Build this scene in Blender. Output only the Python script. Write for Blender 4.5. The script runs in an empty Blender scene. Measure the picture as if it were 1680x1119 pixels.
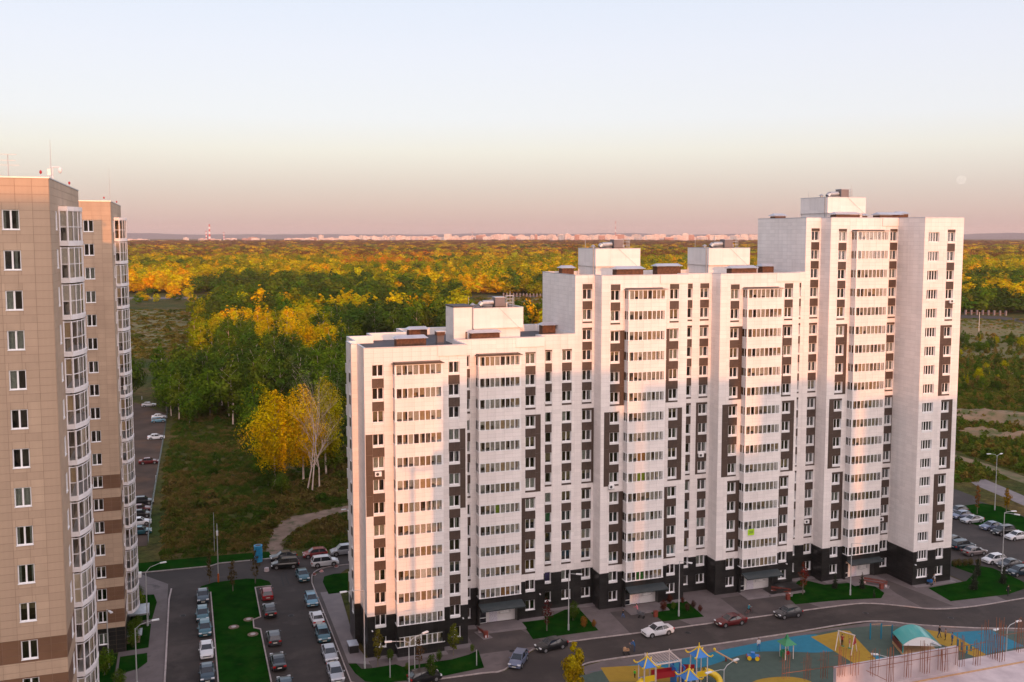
import bpy, bmesh, math, random
from mathutils import Vector, Matrix
rnd = random.Random(7)
SC = bpy.context.scene
COL = SC.collection
R = math.radians

# ---------------------------------------------------------------- camera
F, CY, PITCH, YAW = 1574.0, 518.8, R(4.857), R(18.983)      # focal length and optical centre in photo pixels
CZ, SL = 55.8, -0.0115                                       # drone height, gentle slope of the yard along x
cam_d = bpy.data.cameras.new("camera"); cam = bpy.data.objects.new("camera", cam_d); COL.objects.link(cam)
cam.location = (0, 0, CZ); cam.rotation_euler = (R(90) - PITCH, 0, -YAW)
cam_d.sensor_width = 36; cam_d.lens = 36 * F / 1680; cam_d.shift_y = (CY - 559.5) / 1680
cam_d.clip_start = 0.5; cam_d.clip_end = 90000
SC.camera = cam

# ---------------------------------------------------------------- light
SUN_AZ, SUN_EL = R(0.3), R(4.5)                             # sun stands behind the camera, a little to the right
to_sun = Vector((math.sin(SUN_AZ) * math.cos(SUN_EL), -math.cos(SUN_AZ) * math.cos(SUN_EL), math.sin(SUN_EL)))
W = bpy.data.worlds.new("World"); SC.world = W; W.use_nodes = True
nt = W.node_tree; nt.nodes.clear()
wo = nt.nodes.new('ShaderNodeOutputWorld'); bg = nt.nodes.new('ShaderNodeBackground'); sky = nt.nodes.new('ShaderNodeTexSky')
sky.sky_type = 'NISHITA'; sky.sun_disc = False; sky.sun_elevation = SUN_EL; sky.sun_rotation = math.pi - SUN_AZ
sky.altitude = 100; sky.air_density = 1.0; sky.dust_density = 2.0; sky.ozone_density = 1.0
bg.inputs['Strength'].default_value = 0.05
nt.links.new(sky.outputs[0], bg.inputs[0])
tcw = nt.nodes.new('ShaderNodeTexCoord'); sep = nt.nodes.new('ShaderNodeSeparateXYZ')
nt.links.new(tcw.outputs['Generated'], sep.inputs[0])
rmp = nt.nodes.new('ShaderNodeValToRGB'); nt.links.new(sep.outputs['Z'], rmp.inputs[0])   # clear evening haze, colour by height over the horizon
SKY_STOPS = [(0.0, (0.47, 0.35, 0.36)), (0.008, (0.51, 0.375, 0.37)), (0.022, (0.55, 0.43, 0.41)), (0.048, (0.575, 0.505, 0.49)),
             (0.085, (0.683, 0.654, 0.626)), (0.117, (0.687, 0.687, 0.739)), (0.18, (0.673, 0.678, 0.767)), (0.235, (0.631, 0.659, 0.767)), (0.45, (0.580, 0.598, 0.711)), (1.0, (0.411, 0.430, 0.542))]
el = rmp.color_ramp.elements
while len(el) < len(SKY_STOPS): el.new(0.5)
for e, (p, c) in zip(el, SKY_STOPS): e.position = p; e.color = (*c, 1)
bg2 = nt.nodes.new('ShaderNodeBackground'); bg2.inputs['Strength'].default_value = 1.0
nt.links.new(rmp.outputs[0], bg2.inputs[0])
# the air glows warmer and brighter towards the low sun
dot = nt.nodes.new('ShaderNodeVectorMath'); dot.operation = 'DOT_PRODUCT'; dot.inputs[1].default_value = to_sun
nt.links.new(tcw.outputs['Generated'], dot.inputs[0])
gl = nt.nodes.new('ShaderNodeMapRange'); gl.inputs[1].default_value = 0.0; gl.inputs[2].default_value = 1.0
gl.inputs[3].default_value = 0.0; gl.inputs[4].default_value = 1.0; gl.interpolation_type = 'SMOOTHSTEP'
nt.links.new(dot.outputs['Value'], gl.inputs[0])
bg3 = nt.nodes.new('ShaderNodeBackground'); bg3.inputs[0].default_value = (1.0, 0.755, 0.68, 1)
mst = nt.nodes.new('ShaderNodeMath'); mst.operation = 'MULTIPLY'; mst.inputs[1].default_value = 1.5
nt.links.new(gl.outputs[0], mst.inputs[0]); nt.links.new(mst.outputs[0], bg3.inputs[1])
ad = nt.nodes.new('ShaderNodeAddShader'); ad2 = nt.nodes.new('ShaderNodeAddShader')
nt.links.new(bg.outputs[0], ad.inputs[0]); nt.links.new(bg2.outputs[0], ad.inputs[1])
nt.links.new(ad.outputs[0], ad2.inputs[0]); nt.links.new(bg3.outputs[0], ad2.inputs[1])
nt.links.new(ad2.outputs[0], wo.inputs[0])

sl = bpy.data.lights.new("sun", 'SUN'); so = bpy.data.objects.new("sun", sl); COL.objects.link(so)
sl.energy = 2.5; sl.angle = R(0.5); sl.color = (1.0, 0.37, 0.12)
so.rotation_euler = (-to_sun).to_track_quat('-Z', 'Y').to_euler(); so.location = (0, -50, 90)
SC.view_settings.view_transform = 'Standard'; SC.view_settings.look = 'None'
SC.view_settings.exposure = 0.14; SC.view_settings.gamma = 1.0; SC.view_settings.use_curve_mapping = False
SC.render.engine = 'CYCLES'
SC.cycles.max_bounces = 6; SC.cycles.diffuse_bounces = 3; SC.cycles.glossy_bounces = 3; SC.cycles.transparent_max_bounces = 24
SC.cycles.volume_bounces = 1; SC.cycles.use_denoising = True
SC.cycles.sample_clamp_indirect = 6

# ---------------------------------------------------------------- geometry helpers
def smooth01(a, b, v):
    t = max(0.0, min(1.0, (v - a) / (b - a))); return t * t * (3 - 2 * t)
def gz(x, y=100.0):                                          # ground height
    return SL * (max(-60, min(400, x)) - 70) * (1 - smooth01(330, 560, y))
def ray(px, py):
    a = (px - 840) / F; b = (CY - py) / F
    c, s = math.cos(PITCH), math.sin(PITCH); X, Y, Z = a, b * c - s, c + b * s
    return X * math.cos(YAW) + Z * math.sin(YAW), -X * math.sin(YAW) + Z * math.cos(YAW), Y
def g(px, py):                                               # ground point seen at a photo pixel
    r = ray(px, py); k = (-SL * 70 - CZ) / (r[2] - SL * r[0]); x, y = r[0] * k, r[1] * k
    if y > 330 or y < 0:
        k = -CZ / r[2]; x, y = r[0] * k, r[1] * k
    return x, y, gz(x, y)
def onT(px, py, t):
    r = ray(px, py); k = t / r[1]; return r[0] * k, CZ + r[2] * k
def pix(x, y, z):
    X = x * math.cos(YAW) - y * math.sin(YAW); Z = x * math.sin(YAW) + y * math.cos(YAW); Y = z - CZ
    c, s = math.cos(PITCH), math.sin(PITCH); d = Z * c - Y * s; u = Y * c + Z * s
    if d <= 0.1: return -9999, -9999
    return 840 + F * X / d, CY - F * u / d

class MB:
    def __init__(s): s.v = []; s.f = []; s.m = []
    def quad(s, a, b, c, d, m=0):
        n = len(s.v); s.v += [a, b, c, d]; s.f.append((n, n + 1, n + 2, n + 3)); s.m.append(m)
    def tri(s, a, b, c, m=0):
        n = len(s.v); s.v += [a, b, c]; s.f.append((n, n + 1, n + 2)); s.m.append(m)
    def box(s, x0, x1, y0, y1, z0, z1, m=0, skip=''):
        n = len(s.v)
        s.v += [(x0, y0, z0), (x1, y0, z0), (x1, y1, z0), (x0, y1, z0), (x0, y0, z1), (x1, y0, z1), (x1, y1, z1), (x0, y1, z1)]
        for k, fc in (('b', (3, 2, 1, 0)), ('t', (4, 5, 6, 7)), ('f', (0, 1, 5, 4)), ('k', (2, 3, 7, 6)), ('l', (3, 0, 4, 7)), ('r', (1, 2, 6, 5))):
            if k not in skip: s.f.append(tuple(n + i for i in fc)); s.m.append(m)
        return s
    def tube(s, p0, p1, r0, r1=None, n=8, m=0, cap=True):
        r1 = r0 if r1 is None else r1
        p0, p1 = Vector(p0), Vector(p1); d = (p1 - p0)
        if d.length < 1e-6: return s
        d.normalize(); u = d.orthogonal().normalized(); w = d.cross(u); b = len(s.v)
        for p, r in ((p0, r0), (p1, r1)):
            for i in range(n):
                a = 2 * math.pi * i / n; s.v.append(tuple(p + u * math.cos(a) * r + w * math.sin(a) * r))
        for i in range(n):
            j = (i + 1) % n; s.f.append((b + i, b + j, b + n + j, b + n + i)); s.m.append(m)
        if cap:
            s.f.append(tuple(b + n - 1 - i for i in range(n))); s.m.append(m)
            s.f.append(tuple(b + n + i for i in range(n))); s.m.append(m)
        return s
    def path(s, pts, r, n=6, m=0):
        for a, b in zip(pts[:-1], pts[1:]): s.tube(a, b, r, r, n, m)
        return s
    def prism(s, poly, z0, z1, m=0, top=True, bottom=False):   # poly: ccw (x, y)
        n = len(s.v); k = len(poly)
        s.v += [(p[0], p[1], z0) for p in poly] + [(p[0], p[1], z1) for p in poly]
        for i in range(k):
            j = (i + 1) % k; s.f.append((n + i, n + j, n + k + j, n + k + i)); s.m.append(m)
        if top: s.f.append(tuple(n + k + i for i in range(k))); s.m.append(m)
        if bottom: s.f.append(tuple(n + k - 1 - i for i in range(k))); s.m.append(m)
        return s
    def ball(s, c, rx, ry=None, rz=None, n=8, k=5, m=0):
        ry = rx if ry is None else ry; rz = rx if rz is None else rz; b = len(s.v)
        for i in range(k + 1):
            t = math.pi * i / k
            for j in range(n):
                a = 2 * math.pi * j / n
                s.v.append((c[0] + rx * math.sin(t) * math.cos(a), c[1] + ry * math.sin(t) * math.sin(a), c[2] + rz * math.cos(t)))
        for i in range(k):
            for j in range(n):
                q = (j + 1) % n; s.f.append((b + i * n + j, b + (i + 1) * n + j, b + (i + 1) * n + q, b + i * n + q)); s.m.append(m)
        return s
    def mesh(s, name, mats, smooth=False):
        me = bpy.data.meshes.new(name); me.from_pydata(s.v, [], s.f)
        for m in (mats if isinstance(mats, (list, tuple)) else [mats]): me.materials.append(m)
        me.polygons.foreach_set('material_index', s.m)
        if smooth: me.polygons.foreach_set('use_smooth', [True] * len(s.f))
        me.update(); return me
    def build(s, name, mats, parent=None, smooth=False, loc=(0, 0, 0)):
        return link(name, s.mesh(name, mats, smooth), parent, loc)

def link(name, me, parent=None, loc=(0, 0, 0), rz=0.0):
    o = bpy.data.objects.new(name, me); COL.objects.link(o); o.parent = parent
    o.location = loc; o.rotation_euler = (0, 0, rz); return o
def tag(o, label=None, cat=None, group=None, kind=None):
    if label: o['label'] = label
    if cat: o['category'] = cat
    if group: o['group'] = group
    if kind: o['kind'] = kind
    return o
def thing(name, label, cat, loc=(0, 0, 0), rz=0.0, group=None):
    return tag(link(name, None, None, loc, rz), label, cat, group)
def kids(o): return [c for c in bpy.data.objects if c.parent == o]
KIDS = {}
def copy_thing(root, loc, rz=0.0, label=None, scale=None, color=None):
    if root.name not in KIDS:
        def rec(o): return [(c, rec(c)) for c in o.children]
        KIDS[root.name] = rec(root)
    def cp(o, par):
        n = o.copy(); COL.objects.link(n); n.parent = par
        if color and o.get('tinted'): n.color = color
        return n
    r = cp(root, None); r.location = loc; r.rotation_euler = (0, 0, rz)
    if scale: r.scale = scale
    if label: r['label'] = label
    def down(lst, par):
        for c, sub in lst:
            n = cp(c, par); down(sub, n)
    down(KIDS[root.name], r)
    return r

# ---------------------------------------------------------------- materials
def newmat(name):
    m = bpy.data.materials.new(name); m.use_nodes = True; t = m.node_tree
    return m, t, t.nodes['Principled BSDF']
def N(t, kind, **kw):
    n = t.nodes.new(kind)
    for k, v in kw.items():
        if k.startswith('i_'): n.inputs[k[2:].replace('_', ' ')].default_value = v
        else: setattr(n, k, v)
    return n
def mat(name, c1, c2=None, rough=0.7, scale=1.0, island=0.0, metal=0.0, bump=0.0, bscale=None, detail=4, spec=0.5, objvar=0.0, coat=0.0):
    m, t, b = newmat(name); L = t.links
    b.inputs['Roughness'].default_value = rough; b.inputs['Metallic'].default_value = metal
    b.inputs['Specular IOR Level'].default_value = spec; b.inputs['Coat Weight'].default_value = coat
    tc = N(t, 'ShaderNodeTexCoord'); c2 = c2 or c1
    nz = N(t, 'ShaderNodeTexNoise', i_Scale=scale, i_Detail=detail); L.new(tc.outputs['Object'], nz.inputs['Vector'])
    rp = N(t, 'ShaderNodeValToRGB'); rp.color_ramp.elements[0].position = 0.35; rp.color_ramp.elements[1].position = 0.65
    rp.color_ramp.elements[0].color = (*c1, 1); rp.color_ramp.elements[1].color = (*c2, 1)
    L.new(nz.outputs['Fac'], rp.inputs[0]); out = rp.outputs[0]
    for amt, src in ((island, 'ShaderNodeNewGeometry'), (objvar, 'ShaderNodeObjectInfo')):
        if amt:
            gi = N(t, src); mr = N(t, 'ShaderNodeMapRange'); mr.inputs[3].default_value = 1 - amt; mr.inputs[4].default_value = 1 + amt
            L.new(gi.outputs['Random Per Island' if src.endswith('Geometry') else 'Random'], mr.inputs[0])
            mx = N(t, 'ShaderNodeVectorMath', operation='SCALE'); L.new(out, mx.inputs[0]); L.new(mr.outputs[0], mx.inputs['Scale']); out = mx.outputs[0]
    L.new(out, b.inputs['Base Color'])
    if bump:
        n2 = N(t, 'ShaderNodeTexNoise', i_Scale=bscale or scale * 4, i_Detail=5); L.new(tc.outputs['Object'], n2.inputs['Vector'])
        bp = N(t, 'ShaderNodeBump', i_Strength=bump, i_Distance=0.05); L.new(n2.outputs['Fac'], bp.inputs['Height']); L.new(bp.outputs[0], b.inputs['Normal'])
    return m
def glassmat(name, tint=(0.8, 0.85, 0.85), refl=0.10):
    m, t, b = newmat(name); t.nodes.remove(b); L = t.links; o = t.nodes['Material Output']
    tr = N(t, 'ShaderNodeBsdfTransparent'); tr.inputs[0].default_value = (*tint, 1)
    gl = N(t, 'ShaderNodeBsdfGlossy', i_Roughness=0.03)
    fr = N(t, 'ShaderNodeFresnel', i_IOR=1.5); ma = N(t, 'ShaderNodeMath', operation='MULTIPLY_ADD'); ma.inputs[1].default_value = 0.8; ma.inputs[2].default_value = refl - 0.03
    L.new(fr.outputs[0], ma.inputs[0]); mx = N(t, 'ShaderNodeMixShader'); L.new(ma.outputs[0], mx.inputs[0]); L.new(tr.outputs[0], mx.inputs[1]); L.new(gl.outputs[0], mx.inputs[2])
    L.new(mx.outputs[0], o.inputs[0]); return m

M = {}
def weather(m, amt=0.12, streak=0.10):
    t = m.node_tree; b = t.nodes['Principled BSDF']; L = t.links; src = b.inputs['Base Color'].links[0].from_socket
    tc = N(t, 'ShaderNodeTexCoord'); out = src
    for sc, a, lo, hi in (((0.05, 0.05, 0.04), amt, 0.35, 0.7), ((1.6, 1.6, 0.06), streak, 0.45, 0.8), ((0.5, 0.5, 0.5), amt * 0.5, 0.4, 0.7)):
        mp = N(t, 'ShaderNodeMapping'); mp.inputs['Scale'].default_value = sc; L.new(tc.outputs['Object'], mp.inputs[0])
        nn = N(t, 'ShaderNodeTexNoise', i_Scale=1.0, i_Detail=5, i_Roughness=0.6); L.new(mp.outputs[0], nn.inputs['Vector'])
        mr = N(t, 'ShaderNodeMapRange'); mr.inputs[1].default_value = lo; mr.inputs[2].default_value = hi; mr.inputs[3].default_value = 1.0; mr.inputs[4].default_value = 1.0 - a
        L.new(nn.outputs['Fac'], mr.inputs[0]); mx = N(t, 'ShaderNodeVectorMath', operation='SCALE'); L.new(out, mx.inputs[0]); L.new(mr.outputs[0], mx.inputs['Scale']); out = mx.outputs[0]
    L.new(out, b.inputs['Base Color']); return m
M['white_clad'] = weather(mat('white cladding', (0.82, 0.762, 0.74), (0.86, 0.81, 0.79), 0.45, 0.25, island=0.05))
M['white_back'] = mat('joint grey', (0.48, 0.44, 0.42), None, 0.8)
M['brown_clad'] = mat('brown cladding', (0.052, 0.034, 0.027), (0.070, 0.044, 0.033), 0.5, 1.5, island=0.12, objvar=0.1)
M['black_clad'] = mat('black plinth cladding', (0.013, 0.0125, 0.0125), (0.022, 0.021, 0.02), 0.33, 0.6, island=0.25)
M['black_back'] = mat('plinth joint', (0.008, 0.008, 0.008), None, 0.8)
M['frame'] = mat('white window frame', (0.80, 0.79, 0.79), None, 0.35)
M['reveal'] = mat('white reveal', (0.74, 0.73, 0.75), None, 0.5)
M['loggia'] = mat('loggia wall', (0.55, 0.44, 0.25), (0.66, 0.55, 0.34), 0.9, 0.6)
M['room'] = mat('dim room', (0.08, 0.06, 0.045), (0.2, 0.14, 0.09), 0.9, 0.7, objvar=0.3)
M['room_light'] = mat('room wall', (0.55, 0.45, 0.33), (0.65, 0.55, 0.43), 0.9, 0.6, objvar=0.25)
M['curtain'] = mat('light curtain', (0.62, 0.56, 0.48), (0.5, 0.45, 0.4), 0.9, 6, objvar=0.2)
M['blind'] = mat('beige blind', (0.45, 0.31, 0.18), (0.52, 0.38, 0.22), 0.8, 3, objvar=0.3)
M['drape'] = mat('dark drape', (0.10, 0.055, 0.045), (0.16, 0.1, 0.08), 0.9, 5, objvar=0.5)
M['lime'] = mat('lime blind', (0.28, 0.40, 0.03), None, 0.8); M['green_bl'] = mat('green blind', (0.03, 0.22, 0.02), None, 0.8)
M['violet'] = mat('violet curtain', (0.16, 0.1, 0.32), None, 0.8); M['orange_bl'] = mat('orange blind', (0.5, 0.25, 0.08), None, 0.8)
M['glass'] = glassmat('window glass'); M['glass_t'] = glassmat('balcony glass', (0.88, 0.9, 0.9), 0.07)
M['roof'] = mat('roofing felt', (0.045, 0.042, 0.05), (0.07, 0.065, 0.075), 0.75, 0.4, bump=0.2)
M['coping'] = mat('galvanised coping', (0.42, 0.44, 0.50), (0.5, 0.52, 0.58), 0.35, 0.8, metal=0.35)
M['brick_d'] = mat('brown brick shaft', (0.075, 0.032, 0.016), (0.14, 0.06, 0.03), 0.8, 3, bump=0.5)
M['metal'] = mat('grey metal', (0.35, 0.36, 0.38), (0.45, 0.46, 0.48), 0.4, 2, metal=0.6)
M['dmetal'] = mat('dark metal', (0.05, 0.05, 0.055), None, 0.5, metal=0.4)
M['pole'] = mat('galvanised pole', (0.45, 0.45, 0.45), (0.52, 0.52, 0.52), 0.5, 3, metal=0.3)
M['lamp_head'] = mat('lamp head', (0.75, 0.75, 0.76), None, 0.3)
M['canopy'] = mat('dark green canopy', (0.026, 0.036, 0.040), (0.036, 0.048, 0.052), 0.35, 1)
M['door_w'] = mat('entrance white panel', (0.68, 0.66, 0.66), (0.74, 0.72, 0.72), 0.5, 1)
M['door_g'] = mat('speckled glass blocks', (0.45, 0.42, 0.5), (0.75, 0.73, 0.78), 0.4, 9)
M['tan'] = weather(mat('tan cladding', (0.44, 0.315, 0.225), (0.50, 0.365, 0.26), 0.55, 0.2, island=0.05, objvar=0.03), 0.15, 0.1)
M['tan_back'] = mat('tan joint', (0.28, 0.19, 0.14), None, 0.8)
M['choc'] = mat('chocolate cladding', (0.155, 0.080, 0.045), (0.18, 0.095, 0.055), 0.5, 0.5, island=0.06, objvar=0.05)
M['cream_t'] = mat('cream balcony trim', (0.76, 0.73, 0.74), (0.8, 0.77, 0.78), 0.45, 1)
M['asphalt'] = mat('asphalt', (0.030, 0.024, 0.022), (0.048, 0.038, 0.034), 0.95, 0.12, bump=0.3, bscale=6)
M['asphalt2'] = mat('forecourt asphalt', (0.050, 0.041, 0.040), (0.078, 0.062, 0.058), 0.85, 0.35, bump=0.3, bscale=5)
M['pave'] = mat('pavement', (0.105, 0.085, 0.085), (0.14, 0.115, 0.115), 0.8, 0.5, bump=0.3, bscale=5)
M['pave_l'] = mat('light paving', (0.17, 0.145, 0.15), (0.21, 0.18, 0.18), 0.8, 0.6, bump=0.3, bscale=5)
M['kerb'] = mat('kerb stone', (0.30, 0.25, 0.24), (0.42, 0.36, 0.35), 0.8, 2)
M['lawn'] = mat('mown lawn', (0.003, 0.026, 0.003), (0.007, 0.045, 0.004), 0.95, 0.5, bump=0.8, bscale=8, detail=8, spec=0.0)
def patchy(m, col, sc, lo, hi, amt=1.0, stretch=(1, 1, 1), detail=6):
    t = m.node_tree; b = t.nodes['Principled BSDF']; L = t.links; src = b.inputs['Base Color'].links[0].from_socket
    tc = N(t, 'ShaderNodeTexCoord'); mp = N(t, 'ShaderNodeMapping'); mp.inputs['Scale'].default_value = stretch; L.new(tc.outputs['Object'], mp.inputs[0])
    nn = N(t, 'ShaderNodeTexNoise', i_Scale=sc, i_Detail=detail, i_Roughness=0.65); L.new(mp.outputs[0], nn.inputs['Vector'])
    mr = N(t, 'ShaderNodeMapRange'); mr.inputs[1].default_value = lo; mr.inputs[2].default_value = hi; mr.inputs[3].default_value = 0; mr.inputs[4].default_value = amt; L.new(nn.outputs['Fac'], mr.inputs[0])
    mx = N(t, 'ShaderNodeMixRGB'); mx.inputs[2].default_value = (*col, 1); L.new(mr.outputs[0], mx.inputs[0]); L.new(src, mx.inputs[1]); L.new(mx.outputs[0], b.inputs['Base Color']); return m
patchy(M['lawn'], (0.018, 0.050, 0.006), 0.35, 0.5, 0.75, 0.9); patchy(M['lawn'], (0.045, 0.038, 0.015), 0.9, 0.62, 0.8, 0.8)
for k_ in ('asphalt', 'asphalt2', 'pave'):
    patchy(M[k_], (0.085, 0.068, 0.062), 0.22, 0.52, 0.7, 0.55); patchy(M[k_], (0.018, 0.015, 0.015), 0.5, 0.6, 0.72, 0.6); patchy(M[k_], (0.11, 0.09, 0.08), 3.5, 0.66, 0.74, 0.5)
patchy(M['asphalt'], (0.02, 0.017, 0.017), 0.35, 0.5, 0.72, 0.6, (0.12, 1.0, 1.0))
M['car_glass'] = mat('car glass', (0.012, 0.016, 0.022), None, 0.06, spec=0.9)
M['tyre'] = mat('tyre', (0.012, 0.012, 0.012), None, 0.8); M['rim'] = mat('rim', (0.4, 0.4, 0.42), None, 0.3, metal=0.7)
M['headlight'] = mat('headlight', (0.7, 0.72, 0.75), None, 0.1); M['tail'] = mat('tail light', (0.4, 0.01, 0.01), None, 0.2)
M['plate'] = mat('number plate', (0.7, 0.68, 0.6), None, 0.5)
M['bench_red'] = mat('red brown bench', (0.15, 0.03, 0.02), (0.2, 0.045, 0.03), 0.5, 3)
M['concrete'] = mat('fresh concrete', (0.42, 0.34, 0.35), (0.60, 0.50, 0.50), 0.9, 0.9, bump=0.6, bscale=5, detail=8)
M['concrete2'] = mat('old concrete', (0.36, 0.31, 0.33), (0.52, 0.45, 0.46), 0.9, 0.6, bump=0.5, bscale=4, detail=8)
M['rebar'] = mat('rusty rebar', (0.15, 0.05, 0.025), (0.24, 0.09, 0.04), 0.8, 3)
M['wood'] = mat('timber', (0.42, 0.24, 0.12), (0.5, 0.3, 0.16), 0.8, 3)
M['bark'] = mat('bark', (0.10, 0.08, 0.06), (0.20, 0.17, 0.14), 0.9, 1.5)
M['birch'] = mat('birch bark', (0.78, 0.60, 0.50), (0.5, 0.37, 0.30), 0.8, 1.2)
def paint(name, c, metal=0.0, rough=0.28): return mat(name, c, None, rough, metal=metal, coat=0.6)

def leafmat(name, mode):
    m, t, b = newmat(name); L = t.links; b.inputs['Roughness'].default_value = 0.75; b.inputs['Specular IOR Level'].default_value = 0.0
    if mode == 'obj':
        oi = N(t, 'ShaderNodeObjectInfo'); col = oi.outputs['Color']
    elif mode == 'inst':
        at = N(t, 'ShaderNodeAttribute', attribute_type='INSTANCER', attribute_name='tint'); col = at.outputs['Color']
    else:
        rg = N(t, 'ShaderNodeRGB'); rg.outputs[0].default_value = (*mode, 1); col = rg.outputs[0]
    ge = N(t, 'ShaderNodeNewGeometry'); mr = N(t, 'ShaderNodeMapRange'); mr.inputs[3].default_value = 0.6 if mode == 'obj' else 0.78; mr.inputs[4].default_value = 1.4 if mode == 'obj' else 1.22
    L.new(ge.outputs['Random Per Island'], mr.inputs[0])
    sc = N(t, 'ShaderNodeVectorMath', operation='SCALE'); L.new(col, sc.inputs[0]); L.new(mr.outputs[0], sc.inputs['Scale'])
    tc = N(t, 'ShaderNodeTexCoord'); nz = N(t, 'ShaderNodeTexNoise', i_Scale=0.35, i_Detail=2); L.new(tc.outputs['Object'], nz.inputs['Vector'])
    hs = N(t, 'ShaderNodeHueSaturation'); m2 = N(t, 'ShaderNodeMapRange'); m2.inputs[1].default_value = 0.3; m2.inputs[2].default_value = 0.7; m2.inputs[3].default_value = 0.475; m2.inputs[4].default_value = 0.525
    L.new(nz.outputs['Fac'], m2.inputs[0]); L.new(m2.outputs[0], hs.inputs['Hue']); L.new(sc.outputs[0], hs.inputs['Color'])
    L.new(hs.outputs[0], b.inputs['Base Color'])
    tl = N(t, 'ShaderNodeBsdfTranslucent'); L.new(hs.outputs[0], tl.inputs[0])
    mx = N(t, 'ShaderNodeMixShader'); mx.inputs[0].default_value = 0.25
    L.new(b.outputs[0], mx.inputs[1]); L.new(tl.outputs[0], mx.inputs[2]); L.new(mx.outputs[0], t.nodes['Material Output'].inputs[0])
    return m
M['leaf_o'] = leafmat('leaves', 'obj'); M['leaf_i'] = leafmat('forest leaves', 'inst')
# ================================================================ GROUND
def ground_mat():
    m, t, b = newmat('wild meadow ground'); L = t.links; b.inputs['Roughness'].default_value = 0.95; b.inputs['Specular IOR Level'].default_value = 0.1
    tc = N(t, 'ShaderNodeTexCoord'); mp = N(t, 'ShaderNodeMapping'); L.new(tc.outputs['Object'], mp.inputs[0])
    n1 = N(t, 'ShaderNodeTexNoise', i_Scale=0.045, i_Detail=6, i_Roughness=0.65); n2 = N(t, 'ShaderNodeTexNoise', i_Scale=0.6, i_Detail=8, i_Roughness=0.7)
    n3 = N(t, 'ShaderNodeTexNoise', i_Scale=0.012, i_Detail=3)
    for n in (n1, n2, n3): L.new(mp.outputs[0], n.inputs['Vector'])
    r1 = N(t, 'ShaderNodeValToRGB'); e = r1.color_ramp.elements
    e[0].position = 0.36; e[0].color = (0.034, 0.054, 0.010, 1); e[1].position = 0.62; e[1].color = (0.105, 0.075, 0.026, 1)
    x = e.new(0.5); x.color = (0.070, 0.068, 0.018, 1)
    L.new(n1.outputs['Fac'], r1.inputs[0])
    r2 = N(t, 'ShaderNodeValToRGB'); r2.color_ramp.elements[0].position = 0.3; r2.color_ramp.elements[0].color = (0.35, 0.35, 0.35, 1); r2.color_ramp.elements[1].position = 0.7; r2.color_ramp.elements[1].color = (1.6, 1.55, 1.4, 1)
    L.new(n2.outputs['Fac'], r2.inputs[0])
    mx = N(t, 'ShaderNodeMixRGB', blend_type='MULTIPLY'); mx.inputs[0].default_value = 1; L.new(r1.outputs[0], mx.inputs[1]); L.new(r2.outputs[0], mx.inputs[2])
    L.new(mx.outputs[0], b.inputs['Base Color'])
    bp = N(t, 'ShaderNodeBump', i_Strength=1.0, i_Distance=0.4); L.new(n2.outputs['Fac'], bp.inputs['Height']); L.new(bp.outputs[0], b.inputs['Normal'])
    return m
M['ground'] = ground_mat()
M['dirt'] = mat('trodden dirt', (0.15, 0.098, 0.068), (0.23, 0.155, 0.115), 0.95, 0.4, bump=0.5, bscale=4)
M['dirt2'] = mat('dug earth', (0.27, 0.17, 0.10), (0.14, 0.11, 0.055), 0.95, 0.12, bump=0.8, bscale=2)
patchy(M['dirt'], (0.045, 0.05, 0.014), 0.55, 0.50, 0.66, 0.85)
M['field'] = mat('brown field', (0.17, 0.115, 0.04), (0.10, 0.11, 0.025), 0.95, 0.06, bump=0.4, bscale=1)
def axis(lo, hi, inner):
    out = [lo * 1.0]; v = lo
    return sorted(set([lo, lo * 0.5, lo * 0.25, lo * 0.12] + inner + [hi * 0.06, hi * 0.12, hi * 0.25, hi * 0.5, hi]))
xs = axis(-16000, 16000, [-600, -60, 0, 70, 150, 400, 600]); ys = sorted([-1500, -600, -60, 0, 100, 200, 330] + [330 + 23 * i for i in range(1, 11)] + [700, 1000, 2000, 4000, 8000, 12000, 17000])
mb = MB(); nx = len(xs)
mb.v = [(x, y, gz(x, y) - 0.02) for y in ys for x in xs]
for j in range(len(ys) - 1):
    for i in range(nx - 1):
        a = j * nx + i; mb.f.append((a, a + 1, a + nx + 1, a + nx)); mb.m.append(0)
tag(mb.build('ground', M['ground']), kind='structure')

def sheet(name, pts, mt, lift, world=False, kind='structure', thick=0.0):
    P = [(p[0], p[1], gz(p[0], p[1])) if world else g(*p) for p in pts]
    bm = bmesh.new(); vs = [bm.verts.new((p[0], p[1], p[2] + lift)) for p in P]
    f = bm.faces.new(vs)
    bmesh.ops.recalc_face_normals(bm, faces=[f])
    if f.normal.z < 0: f.normal_flip()
    if thick:
        r = bmesh.ops.extrude_face_region(bm, geom=[f]); 
        for v in r['geom']:
            if isinstance(v, bmesh.types.BMVert): v.co.z += 0
        for v in vs: v.co.z -= thick
    bmesh.ops.triangulate(bm, faces=bm.faces[:])
    me = bpy.data.meshes.new(name); bm.to_mesh(me); bm.free(); me.materials.append(mt)
    o = link(name, me); return tag(o, kind=kind)
def smooth_pts(P, n=4, closed=True):
    out = []; k = len(P)
    rng = range(k) if closed else range(k - 1)
    for i in rng:
        p0, p1, p2, p3 = (P[(i - 1) % k], P[i], P[(i + 1) % k], P[(i + 2) % k]) if closed else (P[max(i - 1, 0)], P[i], P[i + 1], P[min(i + 2, k - 1)])
        for j in range(n):
            t = j / n
            out.append(tuple(0.5 * (2 * p1[a] + (p2[a] - p0[a]) * t + (2 * p0[a] - 5 * p1[a] + 4 * p2[a] - p3[a]) * t * t + (-p0[a] + 3 * p1[a] - 3 * p2[a] + p3[a]) * t ** 3) for a in (0, 1)))
    if not closed: out.append(P[-1][:2])
    return out
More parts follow.
